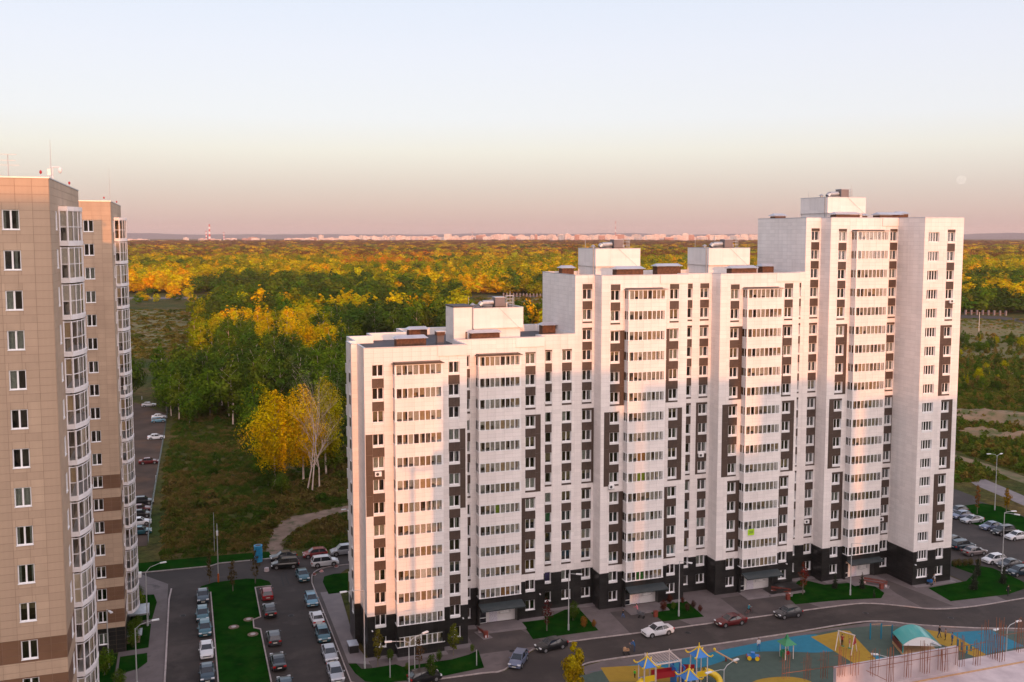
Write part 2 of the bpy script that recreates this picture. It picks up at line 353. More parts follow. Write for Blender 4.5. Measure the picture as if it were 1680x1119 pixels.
def kerb(pts, w=0.16, h=0.13, name='kerb'):
    m = MB(); P = [Vector((p[0], p[1], 0)) for p in pts]
    rows = []
    for i, p in enumerate(P):
        d = (P[min(i + 1, len(P) - 1)] - P[max(i - 1, 0)]); d.z = 0; d.normalize(); n = Vector((-d.y, d.x, 0)) * w / 2
        a, b = p - n, p + n; z = gz(p.x, p.y)
        rows.append(((a.x, a.y, z - 0.05), (a.x, a.y, z + h), (b.x, b.y, z + h), (b.x, b.y, z - 0.05)))
    for r, q in zip(rows[:-1], rows[1:]):
        for i in range(3): m.quad(r[i], r[i + 1], q[i + 1], q[i])
    return tag(m.build(name, M['kerb']), kind='structure')

# asphalt yard: left street, car park, front street
sheet('road', [(-9.3, 60), (-2.9, 60), (-2.9, 156), (-1, 162), (-9.3, 163.4)], M['pave'], 0.004, True)
sheet('road', [(-3.4, 60), (26.5, 60), (26.5, 96), (47.0, 96), (43.9, 106.7), (47.2, 110.1), (50.5, 110.9), (160, 110.9), (160, 117.2), (48.8, 117.5), (43.6, 116.9), (37.6, 111.9), (34.5, 112.0), (26.6, 112.2), (21.5, 113.2), (18.6, 116.4), (18.4, 130), (18.2, 150), (19.1, 155.3), (26, 157.5), (60, 157.5), (60, 164.6), (13.5, 164.4), (4.4, 164.4), (3.1, 163.5), (-8, 163.5), (-3.4, 157)], M['asphalt'], 0.008, True)
fore = [(21.65, 112.6), (26.6, 112.4), (34.5, 112.2), (37.6, 112.1), (43.6, 117.1), (48.8, 117.7), (98, 117.3), (105, 112), (112.5, 110.9), (160, 110.9), (160, 117), (129, 119), (124, 118), (119, 119.2), (118, 143), (56, 143), (56, 129.4), (35.3, 126.9), (35.3, 121), (21.65, 121)]
sheet('road', [(88, 111.0)] + [(90, 111.2), (94.9, 110.5), (99.2, 107.7), (106.1, 104.4), (112.5, 102.1), (120, 99), (160, 97), (160, 111.0)], M['asphalt'], 0.014, True)
sheet('pavement', fore, M['pave'], 0.012, True)
sheet('pavement', [(18.45, 114.5), (20.8, 113.2), (21.65, 118.5), (20.85, 125.9), (21.9, 152), (24.5, 155.6), (30, 156.2), (30, 157.4), (22, 157.2), (19.0, 154.6), (18.3, 150)], M['asphalt2'], 0.012, True)
sheet('pavement', [(19.0, 120.3), (21.65, 118.9), (20.85, 126), (21.9, 146.2), (18.9, 146.2)], M['pave_l'], 0.016, True)
sheet('pavement', [(46, 96), (47.1, 109.9), (50.5, 110.7), (95, 110.7), (99.2, 107.6), (106.1, 104.3), (112.5, 101.8), (118, 98), (130, 96)], M['pave'], 0.016, True)
sheet('pavement', [(119.2, 111), (160, 111), (160, 160), (119.2, 160)], M['asphalt'], 0.016, True)
# forecourts in front of the entrances
for x0, x1 in ((36.2, 44.6), (58.5, 66.5), (77.2, 88.5), (103.5, 111.0)):
    sheet('driveway', [(x0, 125.5), (x1 - 1.5, 125.5), (x1 + 1.2, 117.6), (x0 - 0.5, 117.6)] if x0 < 100 else [(106.0, 123.5), (107.5, 124.5), (109.5, 112.0), (104.5, 112.9), (104.8, 119)], M['asphalt2'], 0.020, True)
far_kerb = smooth_pts([(18.4, 114.6), (20.6, 113.2), (26.6, 112.3), (34.5, 112.1), (37.6, 112.2), (43.0, 116.7), (48.8, 117.6), (59.3, 117.4), (78.1, 117.3), (93.5, 117.3), (98.1, 116.6), (102.3, 114.1), (105.9, 111.8), (112.5, 110.9), (122.6, 111.2), (140, 111.3)], 3, False)
near_kerb = smooth_pts([(41.0, 98), (43.9, 106.7), (47.2, 110.1), (50.5, 110.9), (61.3, 110.8), (78.6, 110.9), (90, 111.2), (94.9, 110.5), (99.2, 107.7), (106.1, 104.4), (112.5, 102.1), (120, 99)], 3, False)
kerb(far_kerb); kerb(near_kerb)
kerb([(-7.6, 163.5), (3.1, 163.5), (4.5, 164.5), (13.3, 164.5)], 0.2)
kerb([(-3.4, 60), (-3.4, 120), (-3.2, 150), (-2.9, 154.5)], 0.22)
kerb(smooth_pts([(18.4, 90), (18.35, 130), (18.2, 148), (18.3, 151.5), (19.1, 155.3), (22, 157.4), (30, 157.5)], 3, False), 0.14)
kerb([(2.85, 60), (2.85, 151.2)], 0.16)
kerb([(9.05, 60), (9.05, 134.6), (8.2, 135.3), (8.3, 138.3), (9.4, 139.0), (9.5, 151.3), (12.0, 151.3)], 0.16)

def lawn(pts, cell=0.0):
    return tag(sheet('lawn', pts, M['lawn'], 0.03, True, 'structure', thick=0.0), kind='structure')
lawn([(2.95, 60), (8.95, 60), (8.95, 134.5), (8.1, 135.2), (8.2, 138.4), (9.4, 139.1), (9.4, 151.4), (12.0, 151.6), (11.8, 153.4), (10.6, 155.0), (8.4, 155.8), (3.5, 155.6), (1.5, 154.4), (1.2, 153.3), (2.95, 151.5)])
P = lambda pts: [g(*p)[:2] for p in pts]
lawn(P([(532, 946), (548, 941.5), (571, 940), (571, 971), (539, 975), (529.5, 955)]))
lawn([(18.95, 119.9), (19.9, 119.8), (20.3, 118.0), (21.5, 117.8)] + P([(583, 1075)])[:0] + [(24.7, 118.0), (25.4, 117.0), (32, 117.2), (34.5, 117.9), (36.1, 118.8), (35.3, 113.6), (30, 112.9), (22.5, 113.2), (20.1, 114.4), (19.3, 117)])
lawn(P([(851.7, 1016), (904.6, 1010.7), (944.3, 992.3), (982, 1034.5), (874.5, 1049)]))
lawn(P([(1058, 999), (1085, 994), (1118, 983), (1126, 986), (1155, 1012), (1088, 1020), (1081, 1014.8)]))
lawn(P([(1312, 951), (1330, 954), (1352.4, 959.5), (1423.7, 954), (1450.9, 973), (1445.8, 981.6), (1376, 985), (1305, 991.8), (1287, 975)]))
lawn(P([(1522.6, 964.8), (1585.3, 953.4), (1596.7, 941.7), (1561, 928.9), (1561, 921), (1628, 932), (1673.7, 952), (1692, 962.5), (1653.8, 975.4), (1559.7, 986.8)]))
lawn(P([(1552, 833), (1612, 826), (1642, 831), (1705, 860), (1705, 890), (1556, 849)]))
lawn([(-9.1, 163.7), (3.0, 163.7), (4.4, 164.7), (13.4, 164.7), (13.0, 168.4), (3, 168.8), (-9.1, 168.6)])
lawn([(-8.9, 153.5), (-5.4, 152.9), (-4.9, 149.5), (-5.4, 143), (-8.9, 142.5)]); lawn([(-8.9, 141.2), (-5.5, 141.2), (-5.6, 132.9), (-8.9, 132.6)]); lawn([(-9.0, 131.0), (-5.7, 131.2), (-5.6, 128.3), (-6.6, 126.6), (-9.0, 125.6)])
lawn([(-20, 105), (-9.4, 105), (-9.4, 132), (-20, 132)])
sheet('path', P([(575, 829), (545, 834), (510, 842), (480, 847), (458, 856), (446, 872), (439, 890), (436, 911), (462, 911), (466, 893), (474, 880), (488, 870), (506, 860), (530, 851), (575, 840)]), M['dirt'], 0.012, True)
M['lot'] = patchy(mat('dirt lot', (0.060, 0.044, 0.036), (0.095, 0.068, 0.055), 0.95, 0.15, bump=0.5, bscale=3, spec=0.1), (0.14, 0.08, 0.05), 0.12, 0.5, 0.7, 0.7)
sheet('car_park', [(-16, 178), (-7.2, 178), (-7.2, 215), (-6.6, 240), (-5.9, 272), (-5.4, 310), (-16, 335)], M['lot'], 0.012, True)
sheet('road', [g(1560, 768)[:2], g(1600, 796)[:2], g(1700, 838)[:2], g(1700, 822)[:2], g(1620, 788)[:2], g(1570, 758)[:2]], M['pave_l'], 0.012, True)
sheet('road', [g(1560, 800)[:2], g(1600, 815)[:2], g(1606, 826)[:2], g(1560, 829)[:2]], M['asphalt'], 0.012, True)
sheet('path', [g(1560, 752)[:2], g(1600, 765)[:2], g(1700, 800)[:2], g(1700, 788)[:2], g(1610, 758)[:2], g(1560, 744)[:2]], M['dirt2'], 0.012, True)
# brown clearing, far lane and earth heaps
sheet('field', [g(205, 590), g(300, 588), g(330, 555), g(335, 512), g(205, 508)], M['field'], 0.02, True)
sheet('road', [g(150, 492), g(350, 490), g(350, 486.5), g(150, 488)], M['pave'], 0.03, True)
sheet('road', [g(500, 494), g(575, 487), g(575, 484.5), g(500, 490)], M['dirt'], 0.03, True)
sheet('road', [g(800, 487), g(1000, 489), g(1000, 486.6), g(800, 484.6)], M['asphalt'], 0.03, True)
sheet('field', [g(780, 540), g(1000, 540), g(1000, 489.5), g(800, 488)], M['field'], 0.025, True)
sheet('road', [g(1560, 520), g(1640, 522), g(1720, 532), g(1720, 526), g(1640, 518), g(1560, 516)], M['asphalt'], 0.03, True)
sheet('field', [g(1560, 640), g(1720, 650), g(1720, 534), g(1640, 524), g(1560, 522)], M['field'], 0.02, True)

# playground rubber
M['rub_green'] = mat('sage rubber', (0.045, 0.075, 0.062), (0.055, 0.088, 0.072), 0.85, 1.2, bump=0.2)
M['rub_blue'] = mat('blue rubber', (0.006, 0.145, 0.23), (0.008, 0.165, 0.26), 0.8, 1.2, bump=0.2)
M['rub_yellow'] = mat('ochre rubber', (0.30, 0.185, 0.012), (0.34, 0.21, 0.015), 0.8, 1.2, bump=0.2)
yard = P([(940, 1119), (966, 1106), (985, 1101), (1048, 1090), (1110, 1083), (1200, 1064), (1280, 1048.5), (1345, 1038), (1372, 1033.5), (1410, 1029), (1443, 1027), (1486, 1029), (1560, 1038.6), (1620, 1034), (1700, 1058), (1680, 1100)])
yard = yard[:-2] + [(118, 96.5), (118, 84), (40, 84), (41, 98)]
sheet('playground_surface', smooth_pts(yard, 2), M['rub_green'], 0.020, True)
sheet('playground_surface', smooth_pts(P([(966, 1102.5), (985, 1100.5), (1048, 1089.5), (1110, 1082.5), (1200, 1063.5), (1280, 1048), (1337, 1041), (1356, 1052), (1372, 1067), (1340, 1071), (1312, 1070), (1280, 1069), (1240, 1070), (1205, 1078), (1180, 1087), (1150, 1095), (1090, 1101), (1030, 1097)]), 3), M['rub_blue'], 0.024, True)
sheet('playground_surface', P([(985, 1095.5), (1052, 1091.5), (1075, 1092), (1120, 1104), (1120, 1119), (1000, 1119)]), M['rub_yellow'], 0.028, True)
sheet('playground_surface', P([(1330, 1045), (1384, 1034.5), (1394, 1035.5), (1440, 1085), (1400, 1088)]), M['rub_yellow'], 0.028, True)
sheet('playground_surface', P([(1440, 1085), (1428, 1071), (1452, 1081), (1450, 1090), (1441, 1093)]), M['rub_blue'], 0.024, True)
sheet('playground_surface', P([(1481, 1028.5), (1500, 1030), (1562, 1040), (1620, 1073), (1605, 1080), (1570, 1066), (1512, 1047)]), M['rub_yellow'], 0.024, True)
sheet('playground_surface', P([(1558, 1038), (1625, 1034), (1680, 1060), (1618, 1074)]), M['rub_blue'], 0.028, True)
sheet('playground_surface', smooth_pts(P([(1235, 1119), (1262, 1112), (1300, 1111), (1330, 1118), (1330, 1130), (1240, 1130)]), 3), M['rub_yellow'], 0.028, True)

# evening haze over the whole plain
hz = MB().box(-16200, 16200, -1600, 17200, -6.0, 196)
m, t, b = newmat('evening haze'); t.nodes.remove(b)
vo = N(t, 'ShaderNodeVolumePrincipled'); vo.inputs['Color'].default_value = (0.92, 0.78, 0.75, 1); vo.inputs['Density'].default_value = 3.2e-5; vo.inputs['Anisotropy'].default_value = 0.0
t.links.new(vo.outputs[0], t.nodes['Material Output'].inputs['Volume'])
HAZE = hz.build('haze', m); tag(HAZE, kind='stuff')
m.cycles.homogeneous_volume = True if hasattr(m.cycles, 'homogeneous_volume') else None

for k_, (pts_) in enumerate(([(466, 962), (462, 948), (463, 940), (470, 932), (480, 928)], [(474, 958), (469, 946), (470, 939), (477, 932), (488, 928)])):
    Q = P(smooth_pts(pts_, 4, False)); m = MB()
    for a, b in zip(Q[:-1], Q[1:]):
        d = Vector((b[0] - a[0], b[1] - a[1])).normalized(); n = Vector((-d.y, d.x)) * 0.09
        m.quad((a[0] - n.x, a[1] - n.y, gz(a[0]) + 0.014), (b[0] - n.x, b[1] - n.y, gz(b[0]) + 0.014), (b[0] + n.x, b[1] + n.y, gz(b[0]) + 0.014), (a[0] + n.x, a[1] + n.y, gz(a[0]) + 0.014))
    tag(m.build('tyre_mark', M['tyre'] if 'tyre' in M else M['black_back']), kind='structure')

patchy(M['dirt2'], (0.07, 0.09, 0.02), 0.25, 0.5, 0.62, 0.9)
# ================================================================ MAIN BUILDING
def split_rects(r, holes):
    out = [r]
    for h in holes:
        nxt = []
        for (a, b, c, d) in out:
            x0, x1, z0, z1 = max(a, h[0]), min(b, h[1]), max(c, h[2]), min(d, h[3])
            if x0 >= x1 - 1e-4 or z0 >= z1 - 1e-4: nxt.append((a, b, c, d)); continue
            if a < x0 - 0.02: nxt.append((a, x0, c, d))
            if b > x1 + 0.02: nxt.append((x1, b, c, d))
            if c < z0 - 0.02: nxt.append((x0, x1, c, z0))
            if d > z1 + 0.02: nxt.append((x0, x1, z1, d))
        out = nxt
    return out
def plane_fn(kind, c):
    # returns mapping (u, z, out) -> world ; out = distance proud of the wall
    if kind == 'front': return lambda u, z, o: (u, c - o, z)
    if kind == 'left': return lambda u, z, o: (c - o, u, z)
    if kind == 'right': return lambda u, z, o: (c + o, u, z)
    return lambda u, z, o: (u, c + o, z)
def plate(mb, fn, a, b, c, d, gap, pr, m=0, kind='front'):
    a += gap; b -= gap; c += gap; d -= gap
    if b - a < 0.02 or d - c < 0.02: return
    P0 = [fn(a, c, 0), fn(b, c, 0), fn(b, d, 0), fn(a, d, 0)]; P1 = [fn(a, c, pr), fn(b, c, pr), fn(b, d, pr), fn(a, d, pr)]
    if kind in ('left', 'back'): P0.reverse(); P1.reverse()
    n = len(mb.v); mb.v += P0 + P1
    mb.f.append((n + 4, n + 5, n + 6, n + 7)); mb.m.append(m)
    for i in range(4):
        j = (i + 1) % 4; mb.f.append((n + i, n + j, n + 4 + j, n + 4 + i)); mb.m.append(m)
def tiles(mb, kind, c, u0, u1, z0, z1, holes=(), tw=1.2, th=0.6, zref=None, gap=0.010, pr=0.02, m=0, keep=None):
    fn = plane_fn(kind, c); zref = z0 if zref is None else zref
    nu = max(1, round((u1 - u0) / tw)); du = (u1 - u0) / nu
    k0 = math.floor((z0 - zref) / th + 1e-6); k1 = math.ceil((z1 - zref) / th - 1e-6)
    for k in range(k0, k1):
        za, zb = max(z0, zref + k * th), min(z1, zref + (k + 1) * th)
        if zb - za < 0.03: continue
        for i in range(nu):
            r = (u0 + i * du, u0 + (i + 1) * du, za, zb)
            hs = [h for h in holes if h[0] < r[1] and h[1] > r[0] and h[2] < r[3] and h[3] > r[2]]
            rs = split_rects(r, hs) if hs else [r]
            for q in rs:
                if keep is not None and len(keep) < 300 and q is r and not hs: keep.append(q); continue
                plate(mb, fn, *q, gap, pr, m, kind)
def backing(mb, kind, c, u0, u1, z0, z1, holes=(), m=0):
    fn = plane_fn(kind, c)
    for q in split_grid(u0, u1, z0, z1, holes):
        a, b, cc, d = q; P = [fn(a, cc, 0), fn(b, cc, 0), fn(b, d, 0), fn(a, d, 0)]
        if kind in ('left', 'back'): P.reverse()
        mb.quad(*P, m)
def split_grid(u0, u1, z0, z1, holes):
    hs = [h for h in holes if h[0] < u1 and h[1] > u0 and h[2] < z1 and h[3] > z0]
    us = sorted(set([u0, u1] + [min(max(h[i], u0), u1) for h in hs for i in (0, 1)]))
    out = []
    for a, b in zip(us[:-1], us[1:]):
        if b - a < 1e-4: continue
        mid = (a + b) / 2; zz = sorted([(max(h[2], z0), min(h[3], z1)) for h in hs if h[0] < mid < h[1]]); z = z0
        for lo, hi in zz:
            if lo > z: out.append((a, b, z, lo))
            z = max(z, hi)
        if z < z1: out.append((a, b, z, z1))
    return out

# window templates: origin at the lower left corner of the opening, wall plane at y = 0, the room goes to +y
WT = {}
def window_mesh(w, h, apron, var, npane=2, fm=None, deep=0.24):
    key = (round(w, 2), h, apron, var, npane, deep)
    if key in WT: return WT[key]
    m = MB(); y0, y1 = deep, deep + 0.07; zb = 0.26 if apron else 0.05
    fr, mu = 0.07, 0.13
    m.box(0, w, y0, y1, zb, zb + fr, 0); m.box(0, w, y0, y1, h - fr, h, 0)
    m.box(0, fr, y0, y1, zb + fr, h - fr, 0); m.box(w - fr, w, y0, y1, zb + fr, h - fr, 0)
    for i in range(1, npane):
        x = w * i / npane; m.box(x - mu / 2, x + mu / 2, y0 - 0.01, y1, zb + fr, h - fr, 0)
    # reveals
    m.quad((0, -0.03, zb), (0, y0, zb), (0, y0, h), (0, -0.03, h), 1); m.quad((w, y0, zb), (w, -0.03, zb), (w, -0.03, h), (w, y0, h), 1)
    m.quad((0, -0.03, h), (0, y0, h), (w, y0, h), (w, -0.03, h), 1)
    if apron:
        m.box(0.0, w, -0.05, y1, 0.0, zb - 0.03, 0); m.box(-0.02, w + 0.02, -0.09, y0, zb - 0.03, zb, 0)
    else: m.box(-0.03, w + 0.03, -0.08, y1, 0, zb, 0)
    # room behind
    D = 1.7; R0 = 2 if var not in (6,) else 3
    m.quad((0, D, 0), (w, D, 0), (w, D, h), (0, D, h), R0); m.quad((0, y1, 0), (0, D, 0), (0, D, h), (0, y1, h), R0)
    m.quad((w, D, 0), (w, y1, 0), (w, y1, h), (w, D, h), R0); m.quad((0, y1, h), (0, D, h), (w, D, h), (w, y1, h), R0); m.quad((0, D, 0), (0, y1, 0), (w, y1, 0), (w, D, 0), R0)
    yc = y1 + 0.12; zc = zb + 0.05
    def cur(a, b, mi, z=zc):
        n = max(2, int((b - a) / 0.14)); P = [(a + (b - a) * i / n, yc + (0.03 if i % 2 else -0.03)) for i in range(n + 1)]
        for p, q in zip(P[:-1], P[1:]): m.quad((p[0], p[1], z), (q[0], q[1], z), (q[0], q[1], h), (p[0], p[1], h), mi)
    if var == 1: cur(0, w * 0.48, 4)
    elif var == 2: cur(0, w, 4)
    elif var == 3: cur(0, w, 5, zc + (h - zc) * 0.15)
    elif var == 4: cur(0, w * 0.2, 4); cur(w * 0.8, w, 4)
    elif var == 5: cur(0, w * 0.3, 6); cur(w * 0.62, w * 0.78, 4)
    elif var == 7: cur(0, w, 5, zc + (h - zc) * 0.6)
    elif var == 8: cur(0, w, 7)
    gm = MB(); ps = []
    for i in range(npane):
        a = w * i / npane + (fr if i == 0 else mu / 2); b = w * (i + 1) / npane - (fr if i == npane - 1 else mu / 2)
        q = MB(); q.box(0, b - a, -0.006, 0.006, 0, h - 2 * fr - zb, 0); ps.append(((a, (y0 + y1) / 2, zb + fr), q.mesh('pane', M['glass'])))
        gm.box(a, b, (y0 + y1) / 2 - 0.006, (y0 + y1) / 2 + 0.006, zb + fr, h - fr, 0)
    me = m.mesh('window', [M['frame'], M['reveal'], M['room'], M['room_light'], M['curtain'], M['blind'], M['drape'], fm or M['green_bl']])
    WT[key] = (me, gm.mesh('glazing', M['glass']), ps); return WT[key]
def put_window(par, x, y, z, w, h, apron, var, npane=2, rz=0.0, panes=False, fm=None, deep=0.24, label=None):
    me, gm, ps = window_mesh(w, h, apron, var, npane, fm, deep)
    o = link('window', me, par, (x, y, z), rz)
    if panes:
        for off, pm in ps: link('pane', pm, o, off)
    else: link('glazing', gm, o)
    if label: o['label'] = label
    return o
PM = {}
def panel(par, kind, c, a, b, z0, z1, mk='brown_clad'):
    w, h = round(b - a, 2), round(z1 - z0, 2); key = (kind, w, h, mk)
    if key not in PM:
        m = MB(); n = max(1, round(w / 0.75)); fn = plane_fn('front', 0)
        m.box(0.005, w - 0.005, 0.0, 0.012, 0.005, h - 0.005, 0)
        for i in range(n):
            plate(m, fn, w * i / n, w * (i + 1) / n, 0, h, 0.007, 0.024, 0)
        PM[key] = m.mesh('dark_panel', M[mk])
    return link('dark_panel', PM[key], par, (a, c, z0))

BX, BY = 70.0, 127.0
main = thing('apartment_building', 'long white stepped apartment block with dark brown window strips and black ground storeys', 'building', (BX, BY, 0))
T_ = lambda x, y, z=0: (x - BX, y - BY, z)
class Off:                                            # child meshes are written in yard coordinates, shifted here
    pass
def shift(mb):
    mb.v = [(v[0] - BX, v[1] - BY, v[2]) for v in mb.v]; return mb
TW_, TB, TR = 121.0, 126.9, 129.4
white = MB(); black = MB(); wall = MB(); bwall = MB(); trim = MB(); roofm = MB(); cope = MB()
first_tiles = []
def block(x0, x1, t, ztop, cols=(), bay=None, keep=None, wall_from=None, plinth=5.55, right=True):
    zb = gz((x0 + x1) / 2); zp = zb + plinth; holes = []; dark = []
    for c in cols:
        a, b = c['x']; w = b - a
        for k in range(c['top'], 0, -1): holes.append((a, b, zb + 3 * k + 0.92, zb + 3 * k + 2.68))
        if c.get('k0', True): holes.append((a, b, zb + 1.18, zb + 2.68))
        for (kt, kb, side, ew, hd, st) in c['groups']:
            pa, pb = a - 0.05, b + 0.05; top = zb + 3 * kt + 2.68
            lo = zb + 3 * kb + 0.92
            for k in range(kt, kb, -1): dark.append((pa, pb, zb + 3 * (k - 1) + 2.68, zb + 3 * k + 0.92)); panel(main, 'front', t - BY, pa - BX, pb - BX, zb + 3 * (k - 1) + 2.69, zb + 3 * k + 0.91)
            # slivers beside the openings
            if hd: dark.append((pa, pb, top, top + hd)); plate(trim, plane_fn('front', t), pa, pb, top, top + hd, 0.005, 0.024)
            if st: dark.append((pa, pb, lo - st, lo)); plate(trim, plane_fn('front', t), pa, pb, lo - st, lo, 0.005, 0.024)
            if side:
                ea, eb = (pb, pb + ew) if side == 'R' else (pa - ew, pa)
                z1, z0 = top + hd, lo - st; dark.append((ea, eb, z0, z1)); n = kt - kb + 1
                for i in range(n): panel(main, 'front', t - BY, ea - BX, eb - BX, z0 + (z1 - z0) * i / n, z0 + (z1 - z0) * (i + 1) / n)
    extra = []
    if bay:
        b0, b1, kt = bay[:3]; extra = [(b0, b1, -5, zb + 3 * kt + 2.95)]
    hs = holes + extra
    sl = [(a, b, c + 0.0, d) for (a, b, c, d) in hs]
    backing(wall, 'front', t, x0, x1, zp, ztop, sl, 0); backing(bwall, 'front', t, x0, x1, zb - 0.8, zp, sl, 0)
    tiles(white, 'front', t, x0, x1, zp, ztop, sl + dark, zref=zb, keep=keep)
    tiles(black, 'front', t, x0, x1, zb - 0.6, zp, sl, zref=zb)
    for c in cols:
        a, b = c['x']; w = b - a
        for k in range(c['top'], -1, -1):
            if k == 0 and not c.get('k0', True): continue
            r = rnd.random(); var = 0 if r < 0.36 else 1 if r < 0.5 else 2 if r < 0.64 else 3 if r < 0.74 else 4 if r < 0.84 else 7 if r < 0.9 else 5
            fm = None; sp = c.get('special', {}).get(k)
            if sp: var = 8; fm = M[sp]; WT.pop((round(w, 2), 1.76 if k else 1.5, k > 0, 8, c.get('np', 2), 0.24), None)
            if k == 0 and not sp: var = 0
            if k: put_window(main, a - BX, t - BY, zb + 3 * k + 0.92, w, 1.76, True, var, c.get('np', 2), fm=fm)
            else: put_window(main, a - BX, t - BY, zb + 1.18, w, 1.5, False, var, c.get('np', 2), fm=fm)
    flush()
    return zb
def flush():
    global bwall
    if bwall.v: shift(bwall).build('plinth_wall', M['black_back'], main); bwall = MB()
def side_wall(x, y0, y1, z0, ztop, zb, kind='left', plinth=5.55):
    if z0 < zb + plinth:
        backing(bwall, kind, x, y0, y1, z0, zb + plinth, (), 0); tiles(black, kind, x, y0, y1, z0, zb + plinth, (), zref=zb, tw=1.25)
        z0 = zb + plinth
    backing(wall, kind, x, y0, y1, z0, ztop, (), 0); tiles(white, kind, x, y0, y1, z0, ztop, (), zref=zb, tw=1.25)

H_ = 0.55; S_ = 0.28
def grp(top, sides, hd0=0.0, strips=True):
    out = []; k = top; n0 = {12: 3, 15: 2, 18: 5}[top]; sizes = [n0, 4, 4] + ([4] if top > 12 else [])
    if top == 12: ks = [(12, 10), (9, 6), (5, 2)]
    elif top == 15: ks = [(15, 14), (13, 10), (9, 6), (5, 2)]
    else: ks = [(18, 14), (13, 10), (9, 6), (5, 2)]
    for (a, b), s in zip(ks, sides): out.append([a, b, s[0], s[1], 0.0, 0.0])
    return out
def col(x0, x1, top, sides, hd0, hd, st, np=2, special=None, k0=True, joins=()):
    gs = grp(top, sides)
    for i, q in enumerate(gs): q[4] = hd0 if i == 0 else hd; q[5] = st
    for i in joins: pass
    return {'x': (x0, x1), 'top': top, 'groups': [tuple(q) for q in gs], 'np': np, 'special': special or {}, 'k0': k0}
z_ = ('', 0)
# A: left wing
A1 = {'x': (22.68, 24.12), 'top': 12, 'np': 2, 'special': {}, 'groups': [(12, 10, '', 0, 0, 0), (9, 6, 'L', 0.92, 0, 0), (5, 1, '', 0, 1.18, 0)]}
A2 = {'x': (32.82, 34.26), 'top': 12, 'np': 2, 'special': {}, 'groups': [(12, 10, '', 0, 0, 0), (9, 6, 'R', 0.75, 0, 0), (5, 1, '', 0, 1.18, 0)]}
zA = block(21.65, 35.3, TW_, 41.36, [A1, A2], (25.35, 31.7, 12), keep=first_tiles)
zB = block(35.3, 48.5, TB, 41.36, [col(36.47, 37.42, 12, [z_] * 3, 0.1, 0, S_, 1), col(45.7, 47.15, 12, [z_, ('R', 0.8), ('L', 0.55)], 0.2, 0.2, S_)], (38.35, 44.6, 12))
col2 = col(49.66, 50.62, 12, [z_] * 3, 0.2, 0.0, S_, 1, {4: 'green_bl', 1: 'violet'})
block(48.5, 54.3, TR, 41.36, [col2, col(52.3, 53.75, 12, [z_] * 3, 0.2, 0.0, S_)])
# sections two and three
block(54.3, 57.4, TR, 49.92, [col(55.5, 56.95, 15, [z_, z_, ('R', 0.4), z_], 0.75, 0.3, 0.25)], plinth=5.62)
zC = block(57.4, 71.45, TB, 49.92, [col(58.87, 60.3, 15, [z_, ('R', 0.75), ('L', 0.9), ('R', 0.75)], 0.85, 0.1, 0.25), col(68.5, 69.93, 15, [z_, ('L', 0.5), ('R', 0.8), ('L', 0.5)], 0.75, 0.1, 0.25)], (61.1, 67.25, 15))
block(71.45, 77.05, TR, 49.92, [col(72.66, 73.62, 15, [z_] * 4, 0.75, 0.3, 0.25, 1), col(75.05, 76.5, 15, [z_, z_, ('L', 0.4), z_], 0.75, 0.3, 0.25)])
zD = block(77.05, 91.1, TB, 49.92, [col(78.87, 80.3, 15, [z_, ('R', 0.65), ('L', 1.1), ('R', 0.65)], 0.75, 0.3, 0.25), col(88.47, 89.9, 15, [z_, ('L', 0.4), ('R', 0.75), ('L', 0.4)], 0.75, 0.3, 0.25)], (81.0, 87.35, 15))
block(91.1, 93.9, TR, 49.92, [col(92.22, 93.18, 15, [z_] * 4, 0.75, 0.3, 0.25, 1)])
# section four
block(93.9, 96.7, TR, 58.5, [col(94.95, 96.38, 18, [z_, z_, ('R', 0.2), z_], 0.42, 0.3, 0.25)])
zE = block(96.7, 109.67, TB, 58.5, [col(98.22, 99.65, 18, [z_, ('R', 0.6), ('L', 0.9), ('R', 0.6)], 0.42, 0.3, 0.25), col(108.15, 109.5, 18, [z_, ('L', 0.5), ('R', 0.15), ('L', 0.4)], 0.42, 0.3, 0.25)], (100.7, 106.95, 18))
wide = {'x': (110.42, 112.5), 'top': 18, 'groups': [], 'np': 4, 'special': {}}
zW = block(109.67, 117.3, TW_, 58.5, [wide, col(114.18, 115.6, 18, [z_, ('L', 0.75), ('R', 0.75), ('L', 0.9)], 0.42, 0.3, 0.25)])
# side walls that face left (the shaded faces) and right
side_wall(21.65, 121.0, 125.9, zA - 0.6, 41.36, zA); flush(); block(20.85, 21.65, 125.9, 41.36)
def hidden_right(x, y0, y1, z0, z1): side_wall(x, y0, y1, z0, z1, gz(x), 'right')
hidden_right(35.3, 121.0, 126.9, -0.6, 41.36); hidden_right(48.5, 126.9, 129.4, -0.6, 41.36); hidden_right(71.45, 126.9, 129.4, -0.8, 49.92); hidden_right(91.1, 126.9, 129.4, -1, 49.92)
side_wall(54.3, 129.4, 142.8, 40.2, 49.92, zC)
side_wall(57.4, 126.9, 129.4, zC - 0.8, 49.92, zC); side_wall(77.05, 126.9, 129.4, zD - 0.8, 49.92, zD); side_wall(96.7, 126.9, 129.4, zE - 0.8, 58.5, zE)
side_wall(93.9, 129.4, 142.9, 48.7, 58.5, zE); side_wall(109.67, 121.0, 126.9, zW - 0.8, 58.5, zW)
hidden_right(117.3, 121.0, 142.9, -1.2, 58.5)
